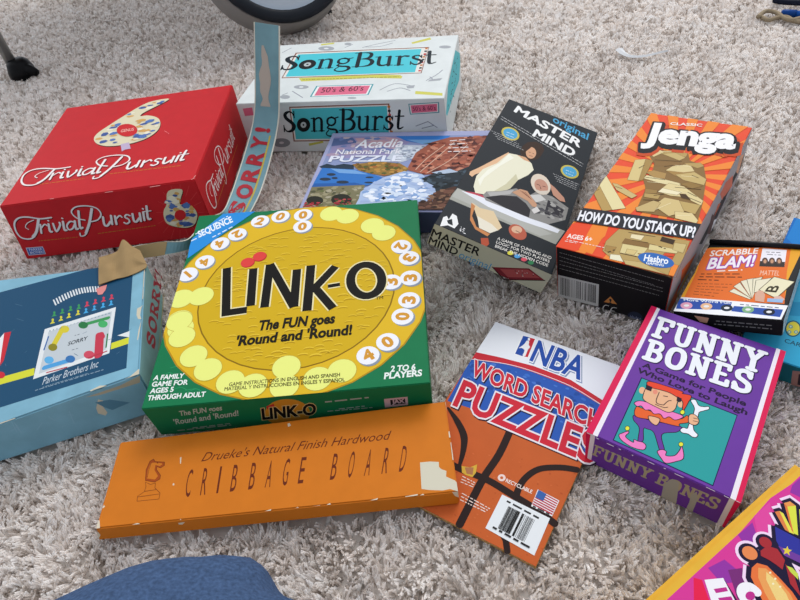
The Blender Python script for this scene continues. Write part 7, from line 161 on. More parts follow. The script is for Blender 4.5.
  ['top','product_strip',[["p","f0f0f4",3,[[0.0,0.0],[1.5,23.4],[45.5,23.6],[88.3,23.2],[85.5,1.7],[33.9,0.0]]],["p","2c50a4",4,[[0.8,12.5],[1.3,20.9],[45.0,21.3],[45.0,9.2],[1.3,3.8]]],["p","2c50a4",4,[[47.5,15.9],[85.3,16.6],[84.3,5.0],[46.4,7.6]]],["t","e8f0f8",5,[[5.3,17.7],[44.2,18.6],[4.3,20.9]],"More Word Fun",0.02],["m","404860",4,[[51.8,19.2],[82.8,18.6]],1.2,717],["e","e0a0b8",5,[[9.0,10.3],[5.0,0.8],[1.1,-5.4]]],["e","e8e8e8",6,[[9.0,10.3],[2.3,0.4],[0.4,-1.9]]],["e","e8b890",6,[[25.6,11.7],[4.8,0.8],[1.0,-5.3]]],["e","e8e8e8",7,[[25.6,11.7],[2.3,0.4],[0.3,-1.9]]],["e","203040",6,[[42.3,11.9],[4.7,0.8],[0.8,-5.2]]],["e","e8e8e8",7,[[42.3,11.9],[2.2,0.4],[0.3,-1.8]]],["e","80b080",5,[[59.1,12.2],[4.6,0.8],[0.7,-5.1]]],["e","e8e8e8",6,[[59.1,12.2],[2.1,0.4],[0.3,-1.8]]],["e","182030",5,[[75.4,11.3],[4.4,0.8],[0.6,-5.0]]],["e","e8e8e8",6,[[75.4,11.3],[2.1,0.4],[0.2,-1.8]]]]],
  ['front','front_print',[["m","787878",1,[[35.5,9.6],[79.1,10.4]],1,254],["m","787878",1,[[33.8,6.0],[79.2,6.8]],1,49],["p","c89880",1,[[17.4,13.3],[29.8,12.2],[28.1,6.4],[22.3,6.7]]]]],
  ['right','side_print',[["d",["c8d4d8","708890","58a0b0","e4e8e8"],1,[[0,16],[93,16],[121,15],[121,0],[10,0],[0,1]],70,1.6,720]]],
 ],
 'snack': [
  ['top','cover_print',[["p","d83a94",1,[[8.5,139.9],[8.5,170.2],[8.5,220.6],[5.7,257.0],[8.0,277.1],[7.9,289.9],[9.2,300.0],[34.0,300.0],[60.8,279.3],[79.9,204.0],[32.1,140.2]]],["p","9434a0",2,[[8.8,218.1],[9.1,232.9],[18.8,225.3],[15.2,215.8]]],["p","9434a0",2,[[9.0,276.8],[8.8,288.5],[10.1,300.0],[10.4,300.0],[23.2,274.8],[11.2,271.1]]],["p","9434a0",2,[[11.0,184.6],[13.8,197.3],[31.4,198.5],[22.6,182.9]]],["p","e8204c",2,[[9.5,172.4],[13.6,175.3],[28.2,165.8],[21.7,157.2]]],["p","782c74",3,[[19.4,193.3],[23.8,201.2],[35.9,192.1],[34.5,182.2]]],["p","e0489c",3,[[7.0,237.6],[7.3,254.6],[20.0,238.0],[17.8,226.3]]]]],
  ['top','snack_picture',[["s","f4d8f0",4,[[26.2,206.0],[26.5,212.1],[31.8,215.9],[40.7,215.3],[51.4,213.3],[64.1,209.5],[50.2,187.2],[38.1,195.0],[30.4,199.2]],8.0,2],["s","f4d8f0",5,[[23.2,219.5],[23.9,226.9],[29.5,230.2],[37.3,227.2],[45.3,222.9],[57.3,212.2],[43.8,214.7],[37.9,217.5],[31.9,218.2],[26.5,215.8]],8.0,2],["s","f4d8f0",6,[[19.2,241.7],[34.5,245.9],[44.7,231.7],[34.8,228.4],[25.9,233.0]],8.0,2],["s","f4d8f0",7,[[13.5,250.6],[14.8,253.6],[17.5,253.8],[30.2,246.2],[25.1,244.1]],8.0,2],["s","f4d8f0",8,[[13.3,260.3],[15.0,265.3],[19.2,265.4],[32.5,247.3],[27.5,247.3]],8.0,2],["s","f4d8f0",9,[[22.2,264.1],[22.4,267.1],[38.6,250.7],[35.1,246.3]],8.0,2],["e","f4d8f0",6,[[20.6,213.2],[8.5,0.0],[0.0,8.5]]],["e","f4d8f0",7,[[22.4,227.2],[7.5,0.0],[0.0,7.5]]],["s","1c1434",7,[[26.2,206.0],[26.5,212.1],[31.8,215.9],[40.7,215.3],[51.4,213.3],[64.1,209.5],[50.2,187.2],[38.1,195.0],[30.4,199.2]],4.2,2],["p","1c1434",8,[[26.2,206.0],[26.5,212.1],[31.8,215.9],[40.7,215.3],[51.4,213.3],[64.1,209.5],[50.2,187.2],[38.1,195.0],[30.4,199.2]]],["s","1c1434",9,[[23.2,219.5],[23.9,226.9],[29.5,230.2],[37.3,227.2],[45.3,222.9],[57.3,212.2],[43.8,214.7],[37.9,217.5],[31.9,218.2],[26.5,215.8]],4.2,2],["p","1c1434",10,[[23.2,219.5],[23.9,226.9],[29.5,230.2],[37.3,227.2],[45.3,222.9],[57.3,212.2],[43.8,214.7],[37.9,217.5],[31.9,218.2],[26.5,215.8]]],["s","1c1434",11,[[19.2,241.7],[34.5,245.9],[44.7,231.7],[34.8,228.4],[25.9,233.0]],4.2,2],["p","1c1434",12,[[19.2,241.7],[34.5,245.9],[44.7,231.7],[34.8,228.4],[25.9,233.0]]],["s","1c1434",13,[[13.5,250.6],[14.8,253.6],[17.5,253.8],[30.2,246.2],[25.1,244.1]],4.2,2],["p","1c1434",14,[[13.5,250.6],[14.8,253.6],[17.5,253.8],[30.2,246.2],[25.1,244.1]]],["s","1c1434",15,[[13.3,260.3],[15.0,265.3],[19.2,265.4],[32.5,247.3],[27.5,247.3]],4.2,2],["p","1c1434",16,[[13.3,260.3],[15.0,265.3],[19.2,265.4],[32.5,247.3],[27.5,247.3]]],["s","1c1434",17,[[22.2,264.1],[22.4,267.1],[38.6,250.7],[35.1,246.3]],4.2,2],["p","1c1434",18,[[22.2,264.1],[22.4,267.1],[38.6,250.7],[35.1,246.3]]],["e","1c1434",11,[[20.6,213.2],[6.6,0.0],[0.0,6.6]]],["e","1c1434",13,[[22.4,227.2],[5.8,0.0],[0.0,5.8]]],["p","303498",18,[[19.7,241.4],[34.4,245.7],[44.2,232.0],[34.7,228.6],[26.0,233.4]]],["p","703c98",19,[[28.7,231.4],[40.9,236.3],[44.2,232.0],[34.7,228.6]]],["p","e4cc40",20,[[32.2,235.8],[34.0,234.3],[35.5,235.4],[35.3,232.8],[36.9,231.1],[34.8,231.4],[34.1,229.1],[33.1,231.8],[31.5,231.8],[32.8,233.6]]],["p","e08048",19,[[13.5,250.6],[14.9,253.4],[27.6,245.0],[24.9,244.4]]],["p","e8e050",20,[[14.9,253.4],[17.5,253.8],[30.2,246.2],[27.6,245.0]]],["p","e89850",17,[[13.3,260.8],[15.1,265.0],[19.2,265.0],[16.2,260.2]]],["p","dce048",21,[[16.2,260.2],[19.2,265.0],[32.2,247.4],[29.7,246.5]]],["p","e07840",22,[[13.3,260.8],[16.2,260.2],[29.7,246.5],[27.4,247.5]]],["p","dce048",23,[[22.2,264.1],[22.6,266.9],[38.4,250.5],[35.1,246.3]]],["p","a82c34",21,[[24.0,219.8],[24.6,226.1],[29.7,229.1],[36.8,226.2],[39.5,219.6],[35.3,219.4],[31.0,218.7],[26.1,217.1]]],["p","a82c34",22,[[38.3,224.3],[46.0,221.7],[56.3,213.0],[47.4,215.4]]],["p","c8d850",23,[[39.5,223.8],[42.3,225.3],[46.7,224.7],[48.9,221.4],[43.1,222.1]]],["p","e8743c",23,[[27.4,205.9],[27.5,211.1],[32.3,214.4],[41.0,213.6],[51.0,211.9],[61.4,207.8],[49.4,190.0],[38.4,196.1],[30.6,200.4]]],["p","eca058",24,[[29.8,209.0],[33.0,212.4],[41.6,211.9],[51.0,209.9],[59.3,205.1],[50.9,194.0],[41.0,198.8],[33.6,203.5]]],["p","f0d080",25,[[34.3,210.6],[41.3,210.4],[49.6,208.0],[56.5,203.4],[52.3,197.8],[43.8,202.5],[37.3,206.2]]],["e","f8ecc0",25,[[36.1,212.0],[0.4,0.6],[0.4,-0.6]]],["e","f8ecc0",26,[[40.2,211.0],[0.4,0.6],[0.4,-0.6]]],["e","f8ecc0",26,[[44.9,209.0],[0.4,0.6],[0.4,-0.5]]],["e","f8ecc0",26,[[41.3,207.3],[0.4,0.6],[0.4,-0.5]]],["e","e88850",22,[[20.8,213.3],[4.6,0.0],[0.0,4.6]]],["e","a82c34",22,[[22.5,227.1],[3.8,0.0],[0.0,3.8]]]]],
  ['top','title_lettering',[["p","402040",8,[[15.5,176.4],[21.5,186.4],[39.1,180.2],[32.6,163.8]]],["p","f4f0f4",9,[[14.5,176.5],[20.7,186.6],[40.0,177.5],[32.6,163.8]]],["p","c0308c",10,[[21.5,176.2],[25.4,183.2],[27.6,182.0],[24.0,175.2]]],["p","c0308c",11,[[26.6,173.7],[30.7,180.8],[32.9,179.7],[29.1,172.6]]],["s","f4f0f4",26,[[38.1,195.0],[34.3,194.5],[32.2,191.0],[33.5,187.3],[38.2,185.0],[42.5,182.8]],6.0,1],["e","c0308c",27,[[37.4,190.0],[1.7,2.3],[1.6,-2.3]]]]],
 ],
}


# ---------------------------------------------------------------- helpers
def lin(h):
    c = [int(h[i:i + 2], 16) / 255 for i in (0, 2, 4)]
    return tuple(v / 12.92 if v <= .04045 else ((v + .055) / 1.055) ** 2.4 for v in c) + (1,)

MATS = {}
def mat(h, rough=.55, metal=0.0, kind='card', spec=.10):
    key = (h, rough, metal, kind)
    if key in MATS: return MATS[key]
    m = bpy.data.materials.new('%s_%s' % (kind, h)); m.use_nodes = True
    nt = m.node_tree; b = nt.nodes['Principled BSDF']
    col = tuple(v * .87 for v in lin(h)[:3]) + (1,)       # exposure drop put into the colours: all darkened evenly, carpet left out
    b.inputs['Base Color'].default_value = col
    b.inputs['Roughness'].default_value = rough
    b.inputs['Metallic'].default_value = metal
    b.inputs['Specular IOR Level'].default_value = spec
    if kind in ('carton', 'denim', 'worn'):
        tc = nt.nodes.new('ShaderNodeTexCoord'); n = nt.nodes.new('ShaderNodeTexNoise')
        n.inputs['Scale'].default_value = {'carton': 60, 'denim': 420, 'worn': 35}[kind]
        n.inputs['Detail'].default_value = 4
        nt.links.new(tc.outputs['Object'], n.inputs['Vector'])
        mx = nt.nodes.new('ShaderNodeMixRGB'); mx.blend_type = 'MULTIPLY'
        mx.inputs['Fac'].default_value = {'carton': .10, 'denim': .75, 'worn': .30}[kind]
        mx.inputs['Color1'].default_value = col
        r = nt.nodes.new('ShaderNodeMapRange')
        r.inputs['From Min'].default_value = .3; r.inputs['From Max'].default_value = .7
        r.inputs['To Min'].default_value = .55; r.inputs['To Max'].default_value = 1.25
        nt.links.new(n.outputs['Fac'], r.inputs['Value'])
        nt.links.new(r.outputs['Result'], mx.inputs['Color2'])
        nt.links.new(mx.outputs['Color'], b.inputs['Base Color'])
        if kind == 'denim':
            bp = nt.nodes.new('ShaderNodeBump'); bp.inputs['Strength'].default_value = .35; bp.inputs['Distance'].default_value = .001
            nt.links.new(n.outputs['Fac'], bp.inputs['Height']); nt.links.new(bp.outputs['Normal'], b.inputs['Normal'])
    MATS[key] = m
    return m

def empty(name, loc, label, cat, group=None):
    o = bpy.data.objects.new(name, None); o.empty_display_size = .02
    o.location = loc; COL.objects.link(o)
    o['label'] = label; o['category'] = cat
    if group: o['group'] = group
    return o

def link_mesh(name, me, parent=None, smooth=False):
    o = bpy.data.objects.new(name, me); COL.objects.link(o)
    if parent is not None:
        o.parent = parent
        me.transform(Matrix.Translation(-Vector(parent.location)))
    if smooth:
        for p in me.polygons: p.use_smooth = True
    return o

def mesh_from(name, verts, faces, mats, idx=None):
    me = bpy.data.meshes.new(name)
    me.from_pydata([tuple(v) for v in verts], [], faces)
    for m in mats: me.materials.append(m)
    if idx is not None: me.polygons.foreach_set('material_index', idx)
    me.update()
    return me

HEX = dict(top=('FL', 'FR', 'BR', 'BL'), front=('fl', 'fr', 'FR', 'FL'), right=('fr', 'br', 'BR', 'FR'),
           back=('br', 'bl', 'BL', 'BR'), left=('bl', 'fl', 'FL', 'BL'), bottom=('fl', 'bl', 'br', 'fr'))
def carton(name, q, cols, parent, bevel=.0007, kind='carton', rough=.5, seg=2):
    keys = list(q); bm = bmesh.new()
    vs = {k: bm.verts.new(q[k]) for k in keys}
    names = []; mats = []
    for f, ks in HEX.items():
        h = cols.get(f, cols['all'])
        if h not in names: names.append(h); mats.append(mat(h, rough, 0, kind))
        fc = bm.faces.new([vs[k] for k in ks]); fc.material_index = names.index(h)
    bmesh.ops.recalc_face_normals(bm, faces=bm.faces)
    bmesh.ops.bevel(bm, geom=list(bm.edges), offset=bevel, segments=seg, affect='EDGES', clamp_overlap=True)
    me = bpy.data.meshes.new(name); bm.to_mesh(me); bm.free()
    for m in mats: me.materials.append(m)
    return link_mesh(name, me, parent)

# ---- printing: flat ink on a face, millimetre coordinates
GLYPH = {}
def glyphs(text, bold):
    k = (text, bold)
    if k in GLYPH: return GLYPH[k]
    if bold > 0 and 'M' in text:                          # outward offset breaks the M: thicken with shifted copies
        v, f, z = glyphs(text, 0); n = len(v); m = 8
        sh = [(0, 0)] + [(bold * math.cos(6.28319 * i / m), bold * math.sin(6.28319 * i / m)) for i in range(m)]
        GLYPH[k] = (np.concatenate([v + np.array(s) for s in sh]), [tuple(i + j * n for i in p) for j in range(len(sh)) for p in f],
                    np.concatenate([z * .12 + j * .1 for j in range(len(sh))]))
        return GLYPH[k]
    cu = bpy.data.curves.new('ink', 'FONT'); cu.body = text; cu.size = 1; cu.offset = bold; cu.resolution_u = 3
    o = bpy.data.objects.new('ink', cu); COL.objects.link(o)
    dg = bpy.context.evaluated_depsgraph_get()
    me = bpy.data.meshes.new_from_object(o.evaluated_get(dg))
    v = np.empty(len(me.vertices) * 3); me.vertices.foreach_get('co', v); v = v.reshape(-1, 3)[:, :2]
    f = [tuple(p.vertices) for p in me.polygons]
    bpy.data.objects.remove(o); bpy.data.curves.remove(cu); bpy.data.meshes.remove(me)
    own = list(range(len(v)))                             # one tiny step per letter
    def root(i):
        while own[i] != i: own[i] = own[own[i]]; i = own[i]
        return i
    for p in f:
        for i in p[1:]: own[root(i)] = root(p[0])
    cs = {}
    for i in range(len(v)): cs.setdefault(root(i), []).append(v[i, 0])
    order = {c: n for n, c in enumerate(sorted(cs, key=lambda c: min(cs[c])))}
    z = np.array([order[root(i)] % 3 for i in range(len(v))]) * .3
    GLYPH[k] = (v, f, z)
    return GLYPH[k]
CAP = None
def cap_height():
    global CAP
    if CAP is None: CAP = float(glyphs('H', 0)[0][:, 1].max())
    return CAP

STEP = .000018
def face_frame(q, face):
    a, b, c, d = (Vector(q[k]) for k in HEX[face])
    u = (b - a).normalized(); n = (b - a).cross(d - a).normalized()
    return a, u, n.cross(u), n

def rounded(P, closed=False, m=5):
    n = len(P); o = []
    for i in range(n if closed else n - 1):
        p1, p2 = P[i], P[(i + 1) % n]
        p0 = P[i - 1] if (closed or i > 0) else p1
        p3 = P[(i + 2) % n] if (closed or i + 2 < n) else p2
        for k in range(m):
            t = k / m
            o.append(.5 * (2 * p1 + (p2 - p0) * t + (2 * p0 - 5 * p1 + 4 * p2 - p3) * t * t + (3 * p1 - p0 - 3 * p2 + p3) * t ** 3))
    return o if closed else o + [P[-1]]

def ribbon(P, ws, closed):
    """one flat mitred band along P; sharp corners start a new band"""
    n = len(P); bands = []; cur = [0]
    def ang(i):
        a = P[i] - P[i - 1]; b = P[(i + 1) % n] - P[i]
        return float(a @ b) / (np.hypot(*a) * np.hypot(*b) + 1e-12)
    for i in range(1, n):
        cur.append(i)
        if i < n - 1 and ang(i) < -.15: bands.append(cur); cur = [i]
    bands.append(cur)
    if closed: bands[-1].append(0)
    out = []
    for bd in bands:
        L = []; Rr = []; m = len(bd)
        for j, i in enumerate(bd):
            loop = closed and len(bands) == 1 and j in (0, m - 1)
            d1 = P[i] - P[bd[j - 1]] if j > 0 else (P[0] - P[n - 1] if loop else None)
            d2 = P[bd[j + 1]] - P[i] if j < m - 1 else (P[1] - P[0] if loop else None)
            if d1 is None: d1 = d2
            if d2 is None: d2 = d1
            d1 = d1 / (np.hypot(*d1) + 1e-12); d2 = d2 / (np.hypot(*d2) + 1e-12)
            mm = np.array([-(d1 + d2)[1], (d1 + d2)[0]]); mm /= (np.hypot(*mm) + 1e-12)
            c = max(.55, float(mm @ np.array([-d1[1], d1[0]])))
            h = ws[i] / 2 / c
            L.append(P[i] + mm * h); Rr.append(P[i] - mm * h)
        out.append((L, Rr, bd))
    return out

def print_mesh(name, q, face, items, parent, base=.0):
    a, u, v, n = face_frame(q, face)
    V = []; Fc = []; idx = []; names = []
    def add(pts, faces, col, layer, dz=None):
        if col not in names: names.append(col)
        o = len(V); z = base + STEP * layer
        for i, (x, y) in enumerate(pts): V.append(a + u * (x / 1000) + v * (y / 1000) + n * (z + (STEP * dz[i] if dz is not None else 0)))
        for f in faces: Fc.append(tuple(i + o for i in f)); idx.append(names.index(col))
    def cap(c, d, r, col, layer):
        k = 8 if r > 1 else 5; m = np.array([-d[1], d[0]])
        add([c + (m * math.cos(math.pi * i / k) + d * math.sin(math.pi * i / k)) * r for i in range(k + 1)], [tuple(reversed(range(k + 1)))], col, layer)
    for it in items:
        kind, col, layer, data = it[:4]
        P = [np.array(p, float) for p in data]
        if kind == 'p':
            add(data, tessellate_polygon([[Vector((x, y, 0)) for x, y in data]]), col, layer)
        elif kind == 'e':
            k = 40 if np.hypot(*P[1]) > 30 else 22
            add([P[0] + P[1] * math.cos(6.28319 * i / k) + P[2] * math.sin(6.28319 * i / k) for i in range(k)], [tuple(range(k))], col, layer)
        elif kind == 's':
            w, fl = it[4:6]; closed = bool(fl & 2); n0 = len(P)
            if fl & 1: P = rounded(P, closed)
            ws = [float(np.interp(i / max(1, len(P) - 1) * (len(w) - 1), range(len(w)), w)) for i in range(len(P))] if isinstance(w, list) else [w] * len(P)
            for bi, (L, Rr, bd) in enumerate(ribbon(P, ws, closed)):
                m = len(L); lz = layer + .25 * (bi % 3)
                add(L + Rr, [(m + j, m + j + 1, j + 1, j) for j in range(m - 1)], col, lz)
                if not closed and not fl & 4 and max(ws) > .55:
                    for e, o2 in ((bd[0], bd[1]), (bd[-1], bd[-2])):
                        d = P[e] - P[o2]; L2 = np.hypot(*d)
                        if L2 > 1e-9: cap(P[e], d / L2, ws[e] / 2, col, lz)
        elif kind == 'm':
            h, seed = it[4:6]; rnd = random.Random(seed); d = P[1] - P[0]; T = np.hypot(*d); d /= T; m = np.array([-d[1], d[0]]) * h / 2; x = 0
            while x < T:
                e = min(T, x + rnd.uniform(1.5, 6) * max(h, .6)); p, s = P[0] + d * x, P[0] + d * e
                add([p - m, s - m, s + m, p + m], [(0, 1, 2, 3)], col, layer); x = e + h * 1.3
        elif kind == 'b':
            r, cnt, seed = it[4:7]; rnd = random.Random(seed)
            for k in range(cnt):
                rr = r * math.sqrt(rnd.random()); an = rnd.random() * 6.28319; c = P[0] + rr * np.array([math.cos(an), math.sin(an)])
                sz = rnd.uniform(.7, 1.2)
                for j, (col1, dy) in enumerate(zip(col, (-.9, .4))):
                    arc = [c + sz * np.array([5.2 * math.cos(b), 2.6 * math.sin(b) + dy]) for b in np.linspace(.35, 2.8, 7)]
                    inn = [c + sz * np.array([4.6 * math.cos(b), 1.5 * math.sin(b) + dy]) for b in np.linspace(2.8, .35, 7)]
                    add(arc + inn, [(i, i + 1, 12 - i, 13 - i) for i in range(6)], col1, layer + ((k * 2 + j) * 7 % 23) * .25)
        elif kind == 'd':
            cnt, r, seed = it[4:7]; rnd = random.Random(seed); A = np.array(data, float); lo, hi = A.min(0), A.max(0); k = 0
            for _ in range(4000):
                if k >= cnt: break
                p = lo + (hi - lo) * np.array([rnd.random(), rnd.random()])
                if not in_poly(np.array([p[0]]), np.array([p[1]]), data)[0]: continue
                nn = rnd.randint(5, 7); rr = r * rnd.uniform(.5, 1.2); t0 = rnd.random() * 6; sx, sy = rnd.uniform(.8, 1.3), rnd.uniform(.5, .9)
                pts = [p + rr * rnd.uniform(.65, 1.1) * np.array([sx * math.cos(t0 + 6.28319 * i / nn), sy * math.sin(t0 + 6.28319 * i / nn)]) for i in range(nn)]
                pts = [np.clip(x, lo, hi) for x in pts]
                add(pts, tessellate_polygon([[Vector((x, y, 0)) for x, y in pts]]), col[k % len(col)], layer + (k * 7 % 29) * .25); k += 1
        else:
            t, bold = it[4:6]; A, B, C = P
            gv, gf, gz = glyphs(t, bold); g0 = glyphs(t, 0)[0]
            x0, x1 = g0[:, 0].min(), g0[:, 0].max(); ch = cap_height()
            add(A + (gv[:, :1] - x0) / (x1 - x0) * (B - A) + gv[:, 1:] / ch * (C - A), gf, col, layer, gz)
    me = mesh_from(name, V, Fc, [mat(c) for c in names], idx)
    return link_mesh(name, me, parent)

def in_poly(px, py, poly):
    c = np.zeros(len(px), bool); n = len(poly)
    for i in range(n):
        (ax, ay), (bx, by) = poly[i][:2], poly[(i + 1) % n][:2]
        if ay == by: continue
        c ^= ((ay > py) != (by > py)) & (px < (bx - ax) * (py - ay) / (by - ay) + ax)
    return c

def base_of(q):
    return (sum(q[k][0] for k in q) / 8, sum(q[k][1] for k in q) / 8, min(p[2] for p in q.values()))

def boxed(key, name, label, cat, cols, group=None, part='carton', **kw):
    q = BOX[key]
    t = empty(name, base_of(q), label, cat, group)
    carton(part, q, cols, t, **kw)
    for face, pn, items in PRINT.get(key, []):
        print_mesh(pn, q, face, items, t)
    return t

def tube(name, pts, r, m, parent=None, seg=12, caps=True, closed=False):
    P = [Vector(p) for p in pts]; rs = r if isinstance(r, (list, tuple)) else [r] * len(P)
    V = []; Fc = []; prev = None
    for i, p in enumerate(P):
        t = (P[min(i + 1, len(P) - 1)] - P[max(i - 1, 0)]).normalized()
        ref = prev if prev is not None else (Vector((0, 0, 1)) if abs(t.z) < .9 else Vector((1, 0, 0)))
        s = (ref - t * ref.dot(t)).normalized(); prev = s; w = t.cross(s)
        for k in range(seg):
            an = 2 * math.pi * k / seg
            V.append(p + (s * math.cos(an) + w * math.sin(an)) * rs[i])
    for i in range(len(P) - 1):
        for k in range(seg):
            k2 = (k + 1) % seg
            Fc.append((i * seg + k, i * seg + k2, (i + 1) * seg + k2, (i + 1) * seg + k))
    if caps:
        Fc.append(tuple(reversed(range(seg)))); Fc.append(tuple((len(P) - 1) * seg + k for k in range(seg)))
    return link_mesh(name, mesh_from(name, V, Fc, [m]), parent, smooth=True)

def lathe(name, prof, center, axis, m, parent=None, seg=48, idx=None, mats=None):
    ax = Vector(axis).normalized(); s = ax.orthogonal().normalized(); w = ax.cross(s); c = Vector(center)
    V = []; Fc = []; mi = []
    for r, h in prof:
        for k in range(seg):
            an = 2 * math.pi * k / seg; V.append(c + ax * h + (s * math.cos(an) + w * math.sin(an)) * r)
    for i in range(len(prof) - 1):
        for k in range(seg):
            k2 = (k + 1) % seg; Fc.append((i * seg + k, i * seg + k2, (i + 1) * seg + k2, (i + 1) * seg + k))
    return link_mesh(name, mesh_from(name, V, Fc, [m]), parent, smooth=True)

def smooth(pts, m=6):
    P = [Vector(p) for p in pts]; o = []
    for i in range(len(P) - 1):
        p0, p1, p2, p3 = P[max(i - 1, 0)], P[i], P[i + 1], P[min(i + 2, len(P) - 1)]
        for k in range(m):
            t = k / m; o.append(.5 * (2 * p1 + (p2 - p0) * t + (2 * p0 - 5 * p1 + 4 * p2 - p3) * t * t + (3 * p1 - p0 - 3 * p2 + p3) * t ** 3))
    return o + [P[-1]]

# ---------------------------------------------------------------- floor and carpet pile
FZ = -.012
fl_m = bpy.data.materials.new('carpet_backing'); fl_m.use_nodes = True
nt = fl_m.node_tree; b = nt.nodes['Principled BSDF']; b.inputs['Roughness'].default_value = .95
tc = nt.nodes.new('ShaderNodeTexCoord'); nz = nt.nodes.new('ShaderNodeTexNoise'); nz.inputs['Scale'].default_value = 180
cr = nt.nodes.new('ShaderNodeValToRGB'); cr.color_ramp.elements[0].color = lin('d8d0c8'); cr.color_ramp.elements[1].color = lin('f0e8e0')
nt.links.new(tc.outputs['Object'], nz.inputs['Vector']); nt.links.new(nz.outputs['Fac'], cr.inputs['Fac']); nt.links.new(cr.outputs['Color'], b.inputs['Base Color'])
floor = link_mesh('floor', mesh_from('floor', [(-2.4, -1.2, FZ), (2.4, -1.2, FZ), (2.4, 3.8, FZ), (-2.4, 3.8, FZ)], [(0, 1, 2, 3)], [fl_m]))
floor['kind'] = 'structure'

def carpet():
    rng = np.random.default_rng(11)
    parts = []
    for y0, y1, sp, outer in ((-.05, .62, .0038, 0), (.62, 1.05, .0042, 0), (1.05, 2.6, .0056, 0), (-.3, 3.1, .0088, 1)):
        xs = np.arange(-1.9, 1.9, sp); ys = np.arange(y0, y1, sp)
        gx, gy = np.meshgrid(xs, ys); gx = gx.ravel(); gy = gy.ravel()
        gx = gx + rng.uniform(-.5, .5, gx.size) * sp; gy = gy + rng.uniform(-.5, .5, gy.size) * sp
        keep = in_poly(gx, gy, EXTRA['floor_poly']) ^ bool(outer)
        for q in BOX.values():
            if min(q[k][2] for k in ('fl', 'fr', 'br', 'bl')) > .02: continue
            c = np.array([sum(q[k][0] for k in ('fl', 'fr', 'br', 'bl')), sum(q[k][1] for k in ('fl', 'fr', 'br', 'bl'))]) / 4
            poly = [(c + (np.array(q[k][:2]) - c) * .99) for k in ('fl', 'fr', 'br', 'bl')]
            low = [q[k][2] for k in ('fl', 'fr', 'br', 'bl')]
            if max(low) < .012: keep &= ~in_poly(gx, gy, [tuple(p) for p in poly])
        parts.append(np.stack([gx[keep], gy[keep], np.full(keep.sum(), sp)], 1))
    T = np.concatenate(parts); n = len(T)
    K = 4
    big = np.sin(T[:, 0] * 23 + np.sin(T[:, 1] * 17) * 2) * np.cos(T[:, 1] * 19 + np.sin(T[:, 0] * 13) * 2)
    fx = np.sin(T[:, 0] * 61 + 2.1 * np.sin(T[:, 1] * 47)) + np.sin(T[:, 1] * 83 + 1.7 * np.sin(T[:, 0] * 71 + 1))
    fy = np.cos(T[:, 1] * 57 + 2.3 * np.sin(T[:, 0] * 53)) + np.sin(T[:, 0] * 89 + 1.9 * np.sin(T[:, 1] * 67 + 2))
    vx = .30 * fx + rng.normal(0, .36, n); vy = .30 * fy + rng.normal(0, .36, n)     # lie of the pile: soft swirls plus chance
    ln = rng.uniform(.0115, .015, n) * (T[:, 2] / .0042) ** .3
    tint = np.clip(rng.normal(.58, .22, n) + .06 * big, 0, 1)
    tint[rng.random(n) < .06] *= .2
    PTS = 4
    pos = np.empty((n, K, PTS, 3)); sc = np.minimum(T[:, 2] / .0042, 1.6)
    for k in range(K):
        an = rng.uniform(0, 6.28, n); ro = .0017 * sc * np.sqrt(rng.random(n))
        sx = vx + rng.normal(0, .11, n); sy = vy + rng.normal(0, .11, n)
        inv = 1 / np.sqrt(1 + sx * sx + sy * sy); lk = ln * rng.uniform(.86, 1.08, n)
        for j in range(PTS):
            t = j / (PTS - 1); b_ = .55 * t + .45 * t * t
            pos[:, k, j, 0] = T[:, 0] + np.cos(an) * ro + lk * b_ * sx * inv
            pos[:, k, j, 1] = T[:, 1] + np.sin(an) * ro + lk * b_ * sy * inv
            pos[:, k, j, 2] = FZ + np.minimum(lk * (1.08 * t - .08 * t * t) * inv, .0135)
    cd = bpy.data.hair_curves.new('carpet_pile')
    cd.add_curves([PTS] * (n * K))
    cd.attributes['position'].data.foreach_set('vector', pos.reshape(-1).astype(np.float32))
    ra = cd.attributes.get('radius') or cd.attributes.new('radius', 'FLOAT', 'POINT')
    w = np.array([1.0, 1.0, 1.0, .75]) * .00088
    rad = np.broadcast_to(w, (n * K, PTS)).copy() * np.repeat(T[:, 2] / .0042, K)[:, None]
    ra.data.foreach_set('value', rad.reshape(-1).astype(np.float32))
    ta = cd.attributes.new('tint', 'FLOAT', 'CURVE')
    tt = np.clip(np.repeat(tint, K) + rng.normal(0, .07, n * K), 0, 1)
    ta.data.foreach_set('value', tt.astype(np.float32))
    m = bpy.data.materials.new('carpet_yarn'); m.use_nodes = True
    nt = m.node_tree; b = nt.nodes['Principled BSDF']; b.inputs['Roughness'].default_value = .8
    b.inputs['Specular IOR Level'].default_value = .2
    at = nt.nodes.new('ShaderNodeAttribute'); at.attribute_name = 'tint'
    cr = nt.nodes.new('ShaderNodeValToRGB'); e = cr.color_ramp.elements
    e[0].position = 0; e[0].color = lin('b4a89e'); e[1].position = 1; e[1].color = lin('fffdfb')
    x = e.new(.5); x.color = lin('f3ece6')
    nt.links.new(at.outputs['Fac'], cr.inputs['Fac']); nt.links.new(cr.outputs['Color'], b.inputs['Base Color'])
    tl = nt.nodes.new('ShaderNodeBsdfTranslucent'); ms = nt.nodes.new('ShaderNodeMixShader'); ms.inputs['Fac'].default_value = .35
    nt.links.new(cr.outputs['Color'], tl.inputs['Color']); nt.links.new(b.outputs['BSDF'], ms.inputs[1]); nt.links.new(tl.outputs['BSDF'], ms.inputs[2])
    nt.links.new(ms.outputs['Shader'], nt.nodes['Material Output'].inputs['Surface'])
    cd.materials.append(m)
    o = bpy.data.objects.new('carpet_pile', cd); COL.objects.link(o)
    o['kind'] = 'stuff'; o['label'] = 'pale grey beige shag carpet pile covering the whole floor'; o['category'] = 'carpet'
carpet()

